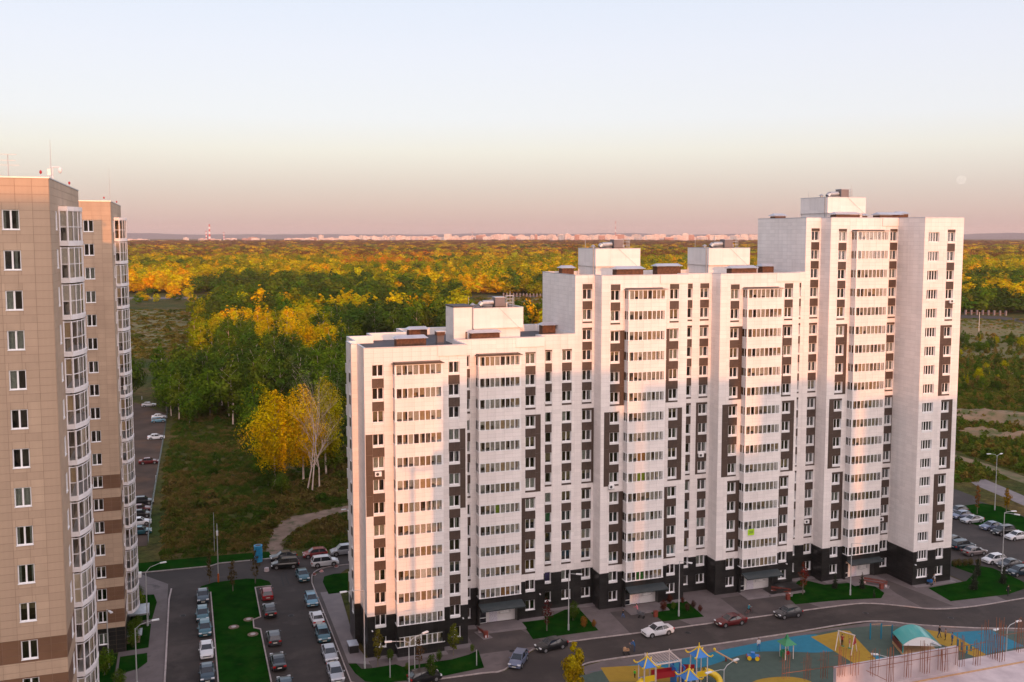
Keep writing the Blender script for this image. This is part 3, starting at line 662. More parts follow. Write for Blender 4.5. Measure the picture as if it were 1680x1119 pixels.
# gable with its dark window strip
ga = [(126.6, 128.0, 12), (128.35, 129.3, 12)]
gh = [(126.75, 127.85, zA + 3 * k + 0.95, zA + 3 * k + 2.65) for k in range(1, 13)]
backing(wall, 'left', 20.85, 125.9, 130.0, zA + 5.55, 41.36, gh); backing(bwall, 'left', 20.85, 125.9, 130.0, zA - 0.6, zA + 5.55, gh)
gd = [(126.7, 127.9, zA + 3 * k - 0.34, zA + 3 * k + 0.95) for k in range(2, 13)]
tiles(white, 'left', 20.85, 125.9, 130.0, zA + 5.55, 41.36, gh + gd, zref=zA); tiles(black, 'left', 20.85, 125.9, 130.0, zA - 0.6, zA + 5.55, gh, zref=zA)
for k in range(1, 13):
    put_window(main, 20.85 - BX, 127.85 - BY, zA + 3 * k + 0.95, 1.1, 1.7, False, rnd.choice([0, 0, 2, 1]), 1, rz=-math.pi / 2)
    if k > 1:
        q = panel(main, 'front', 0, 0, 1.2, 0, 1.29); q.location = T_(20.85, 127.9, zA + 3 * k - 0.34); q.rotation_euler = (0, 0, -math.pi / 2)
# gable balconies sticking out beyond the corner
for k in range(1, 13):
    b_ = MB(); z = zA + 3 * k; b_.box(21.3, 21.87, 131.9, 133.6, z + 0.1, z + 1.35, 0); b_.box(21.26, 21.87, 131.85, 133.65, z + 1.35, z + 1.42, 0)
    o = shift(b_).build('balcony', M['white_clad'], main)
side_wall(21.9, 130.0, 136.0, -0.4, 41.36, zA); backing(wall, 'back', 130.0, 20.85, 21.9, -0.5, 41.36, ())
# backs
for a, b, y, z0, z1 in ((21.9, 25.4, 136.0, -0.5, 41.36), (25.4, 31.0, 139.5, -0.5, 41.36), (31.0, 54.3, 145.0, -0.5, 41.36), (54.3, 93.9, 142.8, -0.8, 49.92), (93.9, 117.3, 142.9, -1.2, 58.5)):
    backing(wall, 'back', y, a, b, z0, z1, ()); 
side_wall(25.4, 136.0, 139.5, -0.5, 41.36, zA); side_wall(31.0, 139.5, 145.0, -0.5, 41.36, zA)
hidden_right(54.3, 129.5, 145.0, -0.5, 41.3)
# roofs with parapets
def roof(poly, ztop, holes_top=1.05, th=0.28):
    n = len(poly); zr = ztop - holes_top
    roofm.v += [(p[0], p[1], zr) for p in poly]; b = len(roofm.v) - n; roofm.f.append(tuple(b + i for i in range(n))); roofm.m.append(0)
    cx = [Vector((p[0], p[1])) for p in poly]; inner = []
    for i in range(n):
        p, a, c = cx[i], cx[i - 1], cx[(i + 1) % n]; d1 = (p - a).normalized(); d2 = (c - p).normalized()
        n1 = Vector((-d1.y, d1.x)); n2 = Vector((-d2.y, d2.x)); s = n1 + n2; inner.append(p + s * th / max(0.2, s.dot(n1)))
    outer = []
    for i in range(n):
        p, q = cx[i], inner[i]; outer.append(p - (q - p).normalized() * 0.06)
    for i in range(n):
        j = (i + 1) % n; a, b2, c, d = outer[i], outer[j], inner[j], inner[i]
        cope.quad((a.x, a.y, ztop + 0.05), (b2.x, b2.y, ztop + 0.05), (c.x, c.y, ztop + 0.03), (d.x, d.y, ztop + 0.03), 0)
        cope.quad((a.x, a.y, ztop - 0.05), (b2.x, b2.y, ztop - 0.05), (b2.x, b2.y, ztop + 0.05), (a.x, a.y, ztop + 0.05), 0)
        wall.quad((d.x, d.y, zr), (c.x, c.y, zr), (c.x, c.y, ztop + 0.03), (d.x, d.y, ztop + 0.03), 1)
roof([(21.65, 121.0), (35.3, 121.0), (35.3, 126.9), (48.5, 126.9), (48.5, 129.4), (54.3, 129.4), (54.3, 145.0), (31.0, 145.0), (31.0, 139.5), (25.4, 139.5), (25.4, 136.0), (21.9, 136.0), (21.9, 130.0), (20.85, 130.0), (20.85, 125.9), (21.65, 125.9)], 41.36)
roof([(54.3, 129.4), (57.4, 129.4), (57.4, 126.9), (71.45, 126.9), (71.45, 129.4), (77.05, 129.4), (77.05, 126.9), (91.1, 126.9), (91.1, 129.4), (93.9, 129.4), (93.9, 142.8), (54.3, 142.8)], 49.92)
roof([(93.9, 129.4), (96.7, 129.4), (96.7, 126.9), (109.67, 126.9), (109.67, 121.0), (117.3, 121.0), (117.3, 142.9), (93.9, 142.9)], 58.5)
# slightly proud parapet stretch at the right end over each glazed bay
for x0, x1, t, z0, z1 in ((31.35, 35.28, TW_, 39.35, 41.3), (44.2, 48.48, TB, 39.35, 41.3), (66.8, 71.43, TB, 47.95, 49.86), (86.9, 91.08, TB, 47.95, 49.86), (106.5, 109.6, TB, 56.55, 58.44)):
    white.box(x0, x1, t - 0.14, t - 0.02, z0 + 0.62, z1, 0)
shift(white).build('cladding', M['white_clad'], main)['kind'] = 'stuff'
shift(black).build('plinth_cladding', M['black_clad'], main)['kind'] = 'stuff'
shift(wall).build('wall', [M['white_back'], M['white_clad']], main)
shift(trim).build('dark_trim', M['brown_clad'], main)['kind'] = 'stuff'
shift(roofm).build('roof', M['roof'], main); shift(cope).build('coping', M['coping'], main)
TM = {}
for (a, b, c, d) in first_tiles:
    key = (round(b - a, 2), round(d - c, 2))
    if key not in TM:
        m = MB(); plate(m, plane_fn('front', 0), 0, b - a, 0, d - c, 0.013, 0.02); TM[key] = m.mesh('cladding_panel', M['white_clad'])
    link('cladding_panel', TM[key], main, T_(a, TW_, c))

# glazed bays, one per floor
BV = {}
def bay_parts(w, dep, var):
    key = (round(w, 2), var)
    if key in BV: return BV[key]
    rr = random.Random(var * 31 + 5)
    pb = MB(); fn = plane_fn('front', 0.0); lf = plane_fn('left', 0.0)       # parapet: origin at bay left front corner, floor level
    z0, z1 = -0.27, 1.30
    pb.box(0.02, w - 0.02, 0.02, dep, z0, z1, 1, skip='')
    n = 5
    pb2 = MB(); pb2.v = [(v[0], v[1] + 0.0, v[2]) for v in pb.v]; pb2.f = pb.f; pb2.m = pb.m
    for i in range(n):
        for a, b in ((z0, 0.25), (0.25, 0.78), (0.78, z1)): plate(pb2, plane_fn('front', 0.02), w * i / n, w * (i + 1) / n, a, b, 0.010, 0.02, 0)
    for a, b in ((z0, 0.25), (0.25, 0.78), (0.78, z1)): plate(pb2, plane_fn('left', 0.02), 0.02, dep, a, b, 0.01, 0.02, 0, 'left'); plate(pb2, plane_fn('right', w - 0.02), 0.02, dep, a, b, 0.01, 0.02, 0, 'right')
    par = pb2.mesh('balcony', [M['white_clad'], M['white_back']])
    fb = MB(); gb = MB(); zb0, zt = 1.30, 2.73
    fb.box(-0.05, w + 0.05, -0.05, dep, zb0, zb0 + 0.10, 0); fb.box(0, w, 0.0, 0.10, zt - 0.10, zt, 0); fb.box(0, 0.10, 0.1, dep, zt - 0.10, zt, 0)
    fb.box(w - 0.1, w, 0.1, dep, zt - 0.1, zt, 0)
    gx = [0.0, 0.12]; half = (w - 0.62) / 2; groups = [(0.24, 0.24 + half), (w - 0.24 - half, w - 0.24)]
    fb.box(0, 0.24, 0.02, 0.09, zb0 + 0.1, zt - 0.1, 0); fb.box(w - 0.24, w, 0.02, 0.09, zb0 + 0.1, zt - 0.1, 0); fb.box(groups[0][1], groups[1][0], 0.02, 0.09, zb0 + 0.1, zt - 0.1, 0)
    panes = []
    for a, b in groups:
        s = (b - a) / 4
        for i in range(4):
            panes.append((a + i * s + (0.065 if i else 0), a + (i + 1) * s - (0.065 if i < 3 else 0)))
            if i: fb.box(a + i * s - 0.065, a + i * s + 0.065, 0.02, 0.09, zb0 + 0.1, zt - 0.1, 0)
    for a, b in panes: gb.box(a, b, 0.05, 0.06, zb0 + 0.1, zt - 0.1, 0)
    fb.box(0.02, 0.09, dep * 0.5 - 0.04, dep * 0.5 + 0.04, zb0 + 0.1, zt - 0.1, 0); gb.box(0.05, 0.06, 0.1, dep, zb0 + 0.1, zt - 0.1, 0)
    # inside of the loggia: house wall with door and window, blinds right behind some panes
    D = dep + 0.02
    fb.quad((0.1, D, 0), (w - 0.1, D, 0), (w - 0.1, D, 2.7), (0.1, D, 2.7), 2); fb.quad((0.1, 0.1, 0.9), (w - 0.1, 0.1, 0.9), (w - 0.1, D, 0.9), (0.1, D, 0.9), 2)
    fb.quad((0.1, D, 2.69), (w - 0.1, D, 2.69), (w - 0.1, 0.1, 2.69), (0.1, 0.1, 2.69), 1)
    for xx in ((0.3, 1.1), (1.7, 2.2), (w - 3.0, w - 2.0), (w - 1.6, w - 1.0)): fb.box(xx[0], xx[1], D - 0.03, D - 0.01, 0.95, 2.35, 3)
    fb.box(w / 2 - 0.05, w / 2 + 0.05, 0.12, D, 0.9, 2.69, 2)
    side = rr.random()
    for i, (a, b) in enumerate(panes):
        q = rr.random()
        base = 0.92 if i in (2, 3) else 0.55
        if q < base:
            mi = rr.choice([4, 4, 4, 5, 2, 2]); zz = zb0 + 0.12 + (0.0 if rr.random() < 0.6 else rr.random() * 0.7)
            fb.box(a + 0.02, b - 0.02, 0.12, 0.14, zz, zt - 0.12, mi)
        elif q < base + 0.3: fb.box(a + 0.05, a + (b - a) * 0.4, 0.16, 0.18, zb0 + 0.1, zt - 0.12, rr.choice([4, 2, 6]))
    BV[key] = (par, fb.mesh('balcony_frame', [M['frame'], M['reveal'], M['room_light'], M['room'], M['curtain'], M['blind'], M['drape']]), gb.mesh('glazing', M['glass_t']))
    return BV[key]
BLINDS = {61: ((7, 'orange_bl', 2, 3), (6, 'lime', 2, 3), (1, 'green_bl', 2, 3), (4, 'frame', 4, 4)), 38: ((5, 'lime', 3, 3), (1, 'orange_bl', 4, 5), (10, 'frame', 1, 1)), 25: ((3, 'frame', 4, 4), (9, 'drape', 3, 3))}
for (x0, x1, t, zb, top) in ((25.35, 31.7, TW_, zA, 12), (38.35, 44.6, TB, zB, 12), (61.1, 67.25, TB, zC, 15), (81.0, 87.35, TB, zD, 15), (100.7, 106.95, TB, zE, 18)):
    w = x1 - x0; dep = 1.25
    for k in range(1, top + 1):
        par, fr, gm = bay_parts(w, dep, rnd.randrange(9)); z = zb + 3 * k
        if k == 1:
            o = link('balcony_frame', fr, main, T_(x0, t - 1.25, z)); link('glazing', gm, o)
        else:
            b_ = link('balcony', par, main, T_(x0, t - 1.25, z)); o = link('balcony_frame', fr, b_); link('glazing', gm, o)
        # coloured blinds seen in single panes
    for kk, cn, i0, i1 in BLINDS.get(round(x0), ()):
        half = (w - 0.62) / 2
        def px_(i): return (0.24 if i < 4 else w - 0.24 - half) + (i % 4) * half / 4
        bm_ = MB(); bm_.box(px_(i0) + 0.06, px_(i1) + half / 4 - 0.06, 0.09, 0.11, 1.42, 2.61); bm_.build('blind', M[cn], main, loc=T_(x0, t - 1.25, zb + 3 * kk))
    # roof over the top loggia
    m = MB(); z = zb + 3 * top + 2.75
    m.box(-0.2, w + 0.2, -0.22, 1.25, 0, 0.06, 0); m.box(0.1, w - 0.1, 0.1, 1.25, 0.06, 0.2 if top == 12 else 0.1, 0); m.build('balcony_roof', M['brown_clad'] if top == 12 else M['pave_l'], main, loc=T_(x0, t - 1.25, z))
    # black fascia under the lowest loggia
    m = MB(); lo = 0.0 if x0 < 30 else 3.35
    zt = zb + 4.30
    if x0 < 30:
        hs = [(x0 + 0.25, x1 - 0.25, zb + 1.35, zb + 2.75)]
        fn = plane_fn('front', t - 1.22)
        backing(m, 'front', t - 1.22, x0, x1, zb - 0.6, zt, hs); tiles(m, 'front', t - 1.22, x0, x1, zb - 0.6, zt, hs, tw=0.8, th=1.2, m=0)
        m.quad((x0, t, zb - 0.6), (x0, t - 1.22, zb - 0.6), (x0, t - 1.22, zt), (x0, t, zt)); m.quad((x1, t - 1.22, zb - 0.6), (x1, t, zb - 0.6), (x1, t, zt), (x1, t - 1.22, zt))
        par, fr, gm = bay_parts(w, dep, 3); o = link('balcony_frame', fr, main, T_(x0 + 0.01, t - 1.20, zb + 0.03)); link('glazing', gm, o)
    else:
        m.box(x0, x1, t - 1.22, t + 0.3, zb + 3.3, zt); tiles(m, 'front', t - 1.22, x0, x1, zb + 3.3, zt, (), tw=0.8, th=1.0)
        # entrance porch
        e = MB(); ez = zb; e.box(x0 + 0.02, x0 + 0.32, t - 0.5, t + 0.6, ez, ez + 3.3, 1); e.box(x1 - 0.32, x1 - 0.02, t - 0.5, t + 0.6, ez, ez + 3.3, 1)
        e.box(x0 + 0.3, x1 - 0.3, t + 0.5, t + 0.6, ez, ez + 3.3, 0)
        shift(e).build('porch', [M['door_w'], M['black_clad']], main)
        d = MB(); d.box(x0 + 2.0, x0 + 3.2, t + 0.42, t + 0.5, ez + 0.05, ez + 2.5, 0); shift(d).build('glass_block_panel', M['door_g'], main)
        d = MB(); a, b = x0 + 0.5, x0 + 1.6
        for q in ((a, a + 0.1, 0, 2.5), (b - 0.1, b, 0, 2.5), (a, b, 2.4, 2.5), (a, b, 0.75, 0.85), (a, b, 0, 0.1)): d.box(q[0], q[1], t + 0.38, t + 0.46, ez + q[2], ez + q[3], 0)
        d.box(a + 0.1, b - 0.1, t + 0.41, t + 0.43, ez + 0.1, ez + 2.4, 1)
        shift(d).build('door', [M['frame'], M['car_glass']], main)
        put_window(main, x0 + 3.6 - BX, t + 0.45 - BY - 0.2, ez + 1.15, 1.5, 1.45, False, 0, 2)
        cnp = MB(); cnp.v = []; z1, z0 = ez + 3.55, ez + 3.15; yf = t - 3.0 if x0 < 100 else t - 2.4
        cnp.quad((x0 - 0.1, t - 1.25, z1), (x0 - 0.1, yf, z0), (x1 + 0.1, yf, z0), (x1 + 0.1, t - 1.25, z1)); cnp.quad((x0 - 0.1, t - 1.25, z1 - 0.15), (x1 + 0.1, t - 1.25, z1 - 0.15), (x1 + 0.1, yf, z0 - 0.15), (x0 - 0.1, yf, z0 - 0.15))
        cnp.quad((x0 - 0.1, yf, z0 - 0.15), (x1 + 0.1, yf, z0 - 0.15), (x1 + 0.1, yf, z0), (x0 - 0.1, yf, z0)); cnp.quad((x0 - 0.1, t - 1.25, z1 - 0.15), (x0 - 0.1, yf, z0 - 0.15), (x0 - 0.1, yf, z0), (x0 - 0.1, t - 1.25, z1))
        shift(cnp).build('canopy', M['canopy'], main)
        st = MB(); st.box(x0 - 0.1, x1 + 0.1, t - 3.0, t - 0.1, ez - 0.5, ez + 0.13, 0); st.box(x0 - 0.1, x1 + 0.1, t - 3.35, t - 3.0, ez - 0.5, ez + 0.06, 0); shift(st).build('step', M['pave_l'], main)
    shift(m).build('fascia', M['black_clad'], main)

# penthouses, vent shafts and roof gear
def penthouse(x0, x1, y0, y1, z0, z1, xl=None, split=2.6):
    m = MB(); zz = z0 + (z1 - z0) * 0.42
    for k, c, a, b, lo in (('front', y0, x0, x1, zz), ('left', x0, y0, y1, zz), ('right', x1, y0, y1, zz)):
        backing(m, k, c, a, b, lo, z1, ()); tiles(m, k, c, a, b, lo, z1, (), tw=2.4, th=0.62)
    ins = 0.35
    for k, c, a, b in (('front', y0 + ins, x0 + 0.2, x1 - ins), ('left', x0 + 0.2, y0 + ins, y1), ('right', x1 - ins, y0 + ins, y1)):
        backing(m, k, c, a, b, z0, zz + 0.05, ()); tiles(m, k, c, a, b, z0, zz, (), tw=2.0, th=0.62)
    backing(m, 'back', y1, x0, x1, z0, z1, ()); m.quad((x0, y0, zz), (x0, y1, zz), (x1, y1, zz), (x1, y0, zz))
    m.quad((x0, y0, z1 - 0.25), (x1, y0, z1 - 0.25), (x1, y1, z1 - 0.25), (x0, y1, z1 - 0.25), 1)
    o = shift(m).build('penthouse', [M['white_clad'], M['roof']], main)
    c = MB()
    for a in ((x0 - 0.05, x1 + 0.05, y0 - 0.05, y0 + 0.2), (x0 - 0.05, x1 + 0.05, y1 - 0.2, y1 + 0.05), (x0 - 0.05, x0 + 0.2, y0 + 0.2, y1 - 0.2), (x1 - 0.2, x1 + 0.05, y0 + 0.2, y1 - 0.2)): c.box(*a, z1 - 0.04, z1 + 0.04)
    shift(c).build('coping', M['coping'], o)
    # fan housing with its duct, ladder, mast
    cx, cy = x0 + (x1 - x0) * 0.62, y0 + 2.2
    f = MB(); f.box(cx - 0.9, cx + 0.6, cy - 0.7, cy + 0.8, z1 + 0.15, z1 + 1.35, 0); f.box(cx - 0.95, cx + 0.65, cy - 0.75, cy + 0.85, z1 + 1.35, z1 + 1.42, 1); f.box(cx - 1.0, cx + 0.7, cy - 0.9, cy + 0.9, z1 - 0.25, z1 + 0.15, 2)
    f.box(cx - 0.93, cx - 0.9, cy - 0.3, cy + 0.4, z1 + 0.3, z1 + 1.0, 3)
    shift(f).build('fan_housing', [M['pave_l'], M['coping'], M['brown_clad'], M['dmetal']], o)
    d = MB(); d.tube((cx - 1.0, cy, z1 + 0.65), (cx - 2.6, cy + 0.1, z1 + 0.6), 0.38, 0.38, 14); d.tube((cx - 2.6, cy + 0.1, z1 + 0.6), (cx - 3.0, cy + 0.1, z1 + 0.2), 0.42, 0.42, 14)
    d.tube((cx - 2.0, cy - 0.6, z1 - 0.2), (cx - 2.0, cy - 0.6, z1 + 0.25), 0.55, 0.75, 16); d.tube((cx - 4.0, cy + 0.4, z1 - 0.2), (cx - 4.0, cy + 0.4, z1 + 0.3), 0.2, 0.2, 10); d.tube((cx - 4.0, cy + 0.4, z1 + 0.3), (cx - 4.0, cy + 0.4, z1 + 0.6), 0.45, 0.05, 12)
    d.tube((cx + 1.1, cy + 0.4, z1 - 0.2), (cx + 1.1, cy + 0.4, z1 + 0.5), 0.3, 0.3, 12)
    shift(d).build('duct', M['metal'], o, smooth=False)
    l = MB(); lx, ly = x1 - 1.5, y0 + 3.0
    for dx in (0, 1.1):
        for dy in (0, 0.5): l.tube((lx + dx, ly + dy, z1 - 0.2), (lx + dx, ly + dy, z1 + 1.5), 0.04, n=5)
    for zq in (0.5, 1.0, 1.48): l.tube((lx, ly, z1 + zq), (lx + 1.1, ly, z1 + zq), 0.035, n=5); l.tube((lx, ly + 0.5, z1 + zq), (lx + 1.1, ly + 0.5, z1 + zq), 0.035, n=5)
    shift(l).build('ladder_rail', M['pole'], o)
    a = MB()
    for ax, ay, h in ((x0 + 0.8, y1 - 1, 1.3), (x1 - 0.5, y0 + 3.4, 1.2), (cx + 1.6, cy, 2.2)): a.tube((ax, ay, z1 - 0.2), (ax, ay, z1 + h), 0.03, n=5)
    shift(a).build('rod', M['pole'], o)
    p = MB(); p.box(x0 - 0.14, x0 - 0.03, y0 + 0.6, y0 + 0.72, z0, z1 + 0.1); shift(p).build('pipe', M['metal'], o)
    w_ = MB(); w_.tube((x0 + 3.8, y0 - 0.05, z1), (x1 - 0.2, y0 - 0.4, z0 + 1.6), 0.015, n=4); shift(w_).build('cable', M['dmetal'], o)
    return o
pB = penthouse(39.1, 46.6, 130.5, 136.8, 40.3, 45.35)
e_ = MB()
for k, c, a, b in (('front', 130.9, 36.3, 38.6), ('left', 36.3, 130.9, 135.2)):
    backing(e_, k, c, a, b, 40.3, 45.5, ()); tiles(e_, k, c, a, b, 40.3, 45.5, (), tw=2.4, th=0.62)
e_.box(36.2, 39.2, 130.8, 135.3, 45.5, 45.7, 1); e_.box(38.6, 39.0, 130.9, 131.0, 40.3, 45.5, 0); e_.box(38.0, 38.2, 130.83, 130.88, 40.3, 42.0, 2)
shift(e_).build('stairhead', [M['white_clad'], M['roof'], M['brown_clad']], pB)
penthouse(60.2, 67.8, 135.5, 142.3, 48.9, 53.65); penthouse(80.0, 87.6, 135.5, 142.3, 48.9, 53.65); penthouse(100.2, 107.7, 132.5, 139.8, 57.4, 61.95)
def vent(x0, x1, y0, y1, z0, z1, k=1):
    m = MB(); m.box(x0, x1, y0, y1, z0, z1); o = shift(m).build('vent_shaft', M['brick_d'], main)
    c = MB(); e = 0.28; zc = z1 + 0.12; cx0, cx1, cy0, cy1 = x0 - e, x1 + e, y0 - e, y1 + e; ym = (y0 + y1) / 2; zt = zc + 0.38
    c.box(cx0, cx1, cy0, cy1, zc - 0.03, zc); c.quad((cx0, cy0, zc), (cx1, cy0, zc), (cx1 - 0.4, ym, zt), (cx0 + 0.4, ym, zt)); c.quad((cx1, cy1, zc), (cx0, cy1, zc), (cx0 + 0.4, ym, zt), (cx1 - 0.4, ym, zt))
    c.tri((cx0, cy1, zc), (cx0, cy0, zc), (cx0 + 0.4, ym, zt)); c.tri((cx1, cy0, zc), (cx1, cy1, zc), (cx1 - 0.4, ym, zt))
    for xx in (x0 + 0.1, x1 - 0.2): c.box(xx, xx + 0.1, y0 + 0.05, y0 + 0.15, z1, zc - 0.03)
    shift(c).build('vent_cap', M['coping'], o)
for a in ((27.8, 32.0, 129.9, 131.4, 40.3, 41.35), (32.0, 34.8, 140.5, 142.0, 40.3, 41.5), (38.3, 42.5, 128.9, 130.0, 40.3, 41.9), (51.9, 54.0, 136.5, 138.0, 40.3, 41.9),
          (56.2, 58.2, 139.3, 140.7, 48.9, 50.5), (61.3, 65.7, 130.2, 131.7, 48.9, 50.6), (71.6, 75.8, 137.0, 138.6, 48.9, 50.7), (81.1, 85.6, 130.4, 131.9, 48.9, 50.5), (89.5, 91.6, 134.6, 136.0, 48.9, 50.6),
          (95.3, 97.4, 140.0, 141.4, 57.4, 58.9), (100.0, 104.6, 130.0, 131.5, 57.4, 59.0), (107.2, 108.5, 133.0, 134.4, 57.4, 58.9), (109.0, 113.4, 130.6, 132.2, 57.4, 59.0), (113.6, 115.6, 131.5, 133.0, 57.4, 59.2)): vent(*a)
c = MB(); c.box(33.9, 34.9, 131.0, 132.0, 40.3, 41.6, 0); c.box(33.8, 35.0, 130.9, 132.1, 41.6, 42.1, 1); c.box(33.75, 35.05, 130.85, 132.15, 42.1, 42.2, 2); shift(c).build('chimney', [M['pave'], M['brick_d'], M['coping']], main)
# floodlight boxes and facade cameras, air conditioners, the lime notice, door mats of light
def small(name, mt, x, y, z, w, d, h, label=None):
    m = MB(); m.box(-w / 2, w / 2, -d, 0, 0, h, 0)
    if name == 'air_conditioner':
        m.tube((-w * 0.12, -d - 0.01, h / 2), (-w * 0.12, -d, h / 2), h * 0.36, n=12, m=1); m.box(-w / 2 - 0.0, w / 2, -d, 0, -0.06, -0.02, 1)
    o = m.build(name, mt, main, loc=T_(x, y, z))
    if label: o['label'] = label
for x, y, z in ((22.25, TW_, zA + 3.6), (34.6, TW_, zA + 3.7), (47.9, TB, zB + 3.4), (89.9, TB, zD + 3.6), (110.1, TW_, zW + 3.4)): small('wall_camera', M['lamp_head'], x, y - 0.02, z, 0.14, 0.3, 0.14)
for p, t in (((620, 777), TW_), ((1148.8, 746), TR), ((1002, 798), TB), ((1322, 855), TR), ((1560, 494), TW_), ((1444, 851), TB)):
    x, z = onT(p[0], p[1], t); small('air_conditioner', [M['frame'], M['dmetal']], x, t - 0.05, z - 0.3, 0.85, 0.32, 0.58)
x, z = onT(1232, 873, TB - 1.3)
nb = MB(); nb.box(-0.55, 0.55, -0.04, 0, -0.48, 0.48, 0)
for zz, ww in ((0.18, 0.42), (0.02, 0.36), (-0.14, 0.40)): nb.box(-ww, ww, -0.05, -0.04, zz - 0.035, zz + 0.035, 1)
nb.build('notice_board', [paint('lime notice', (0.42, 0.72, 0.02), rough=0.6), M['canopy']], main, loc=T_(x, TB - 1.31, z), smooth=False)['label'] = 'lime green notice sheet hung on a loggia'
# dark ramp beside the third entrance
rp = MB(); zz = zD
rp.box(87.6, 91.0, 123.9, 126.6, zz - 0.6, zz + 0.7, 0); rp.v += [(84.9, 123.9, zz), (87.6, 123.9, zz), (87.6, 126.6, zz), (84.9, 126.6, zz), (87.6, 123.9, zz + 0.7), (87.6, 126.6, zz + 0.7)]
b = len(rp.v) - 6; rp.f += [(b, b + 1, b + 4), (b + 2, b + 3, b + 5), (b, b + 4, b + 5, b + 3)]; rp.m += [0, 0, 0]
rp.box(84.9, 91.2, 123.6, 123.9, zz - 0.4, zz + 0.25, 1); shift(rp).build('ramp', [M['black_clad'], M['pave_l']], main)
bl = MB(); bl.box(19.6, 20.8, 122.9, 124.6, 0.2, 1.6, 0); bl.box(19.5, 20.8, 122.8, 124.7, 1.6, 1.68, 1); shift(bl).build('basement_hatch', [M['black_clad'], M['coping']], main)
# light coloured blind areas round the block
ap = MB()
for x0, x1, y in ((21.0, 35.6, 121.0), (35.3, 38.0, 126.9), (44.8, 48.5, 126.9), (48.5, 57.4, 129.4), (67.4, 71.5, 126.9), (91.0, 97.0, 129.4), (97.0, 100.6, 126.9), (109.6, 117.6, 121.0)):
    z = gz((x0 + x1) / 2); ap = MB(); ap.box(x0, x1, y - 1.0, y, z - 0.3, z + 0.09); shift(ap).build('apron_paving', M['pave_l'], main)
ap = MB(); ap.box(25.2, 31.9, 118.8, 119.76, zA - 0.3, zA + 0.09); shift(ap).build('apron_paving', M['pave_l'], main)
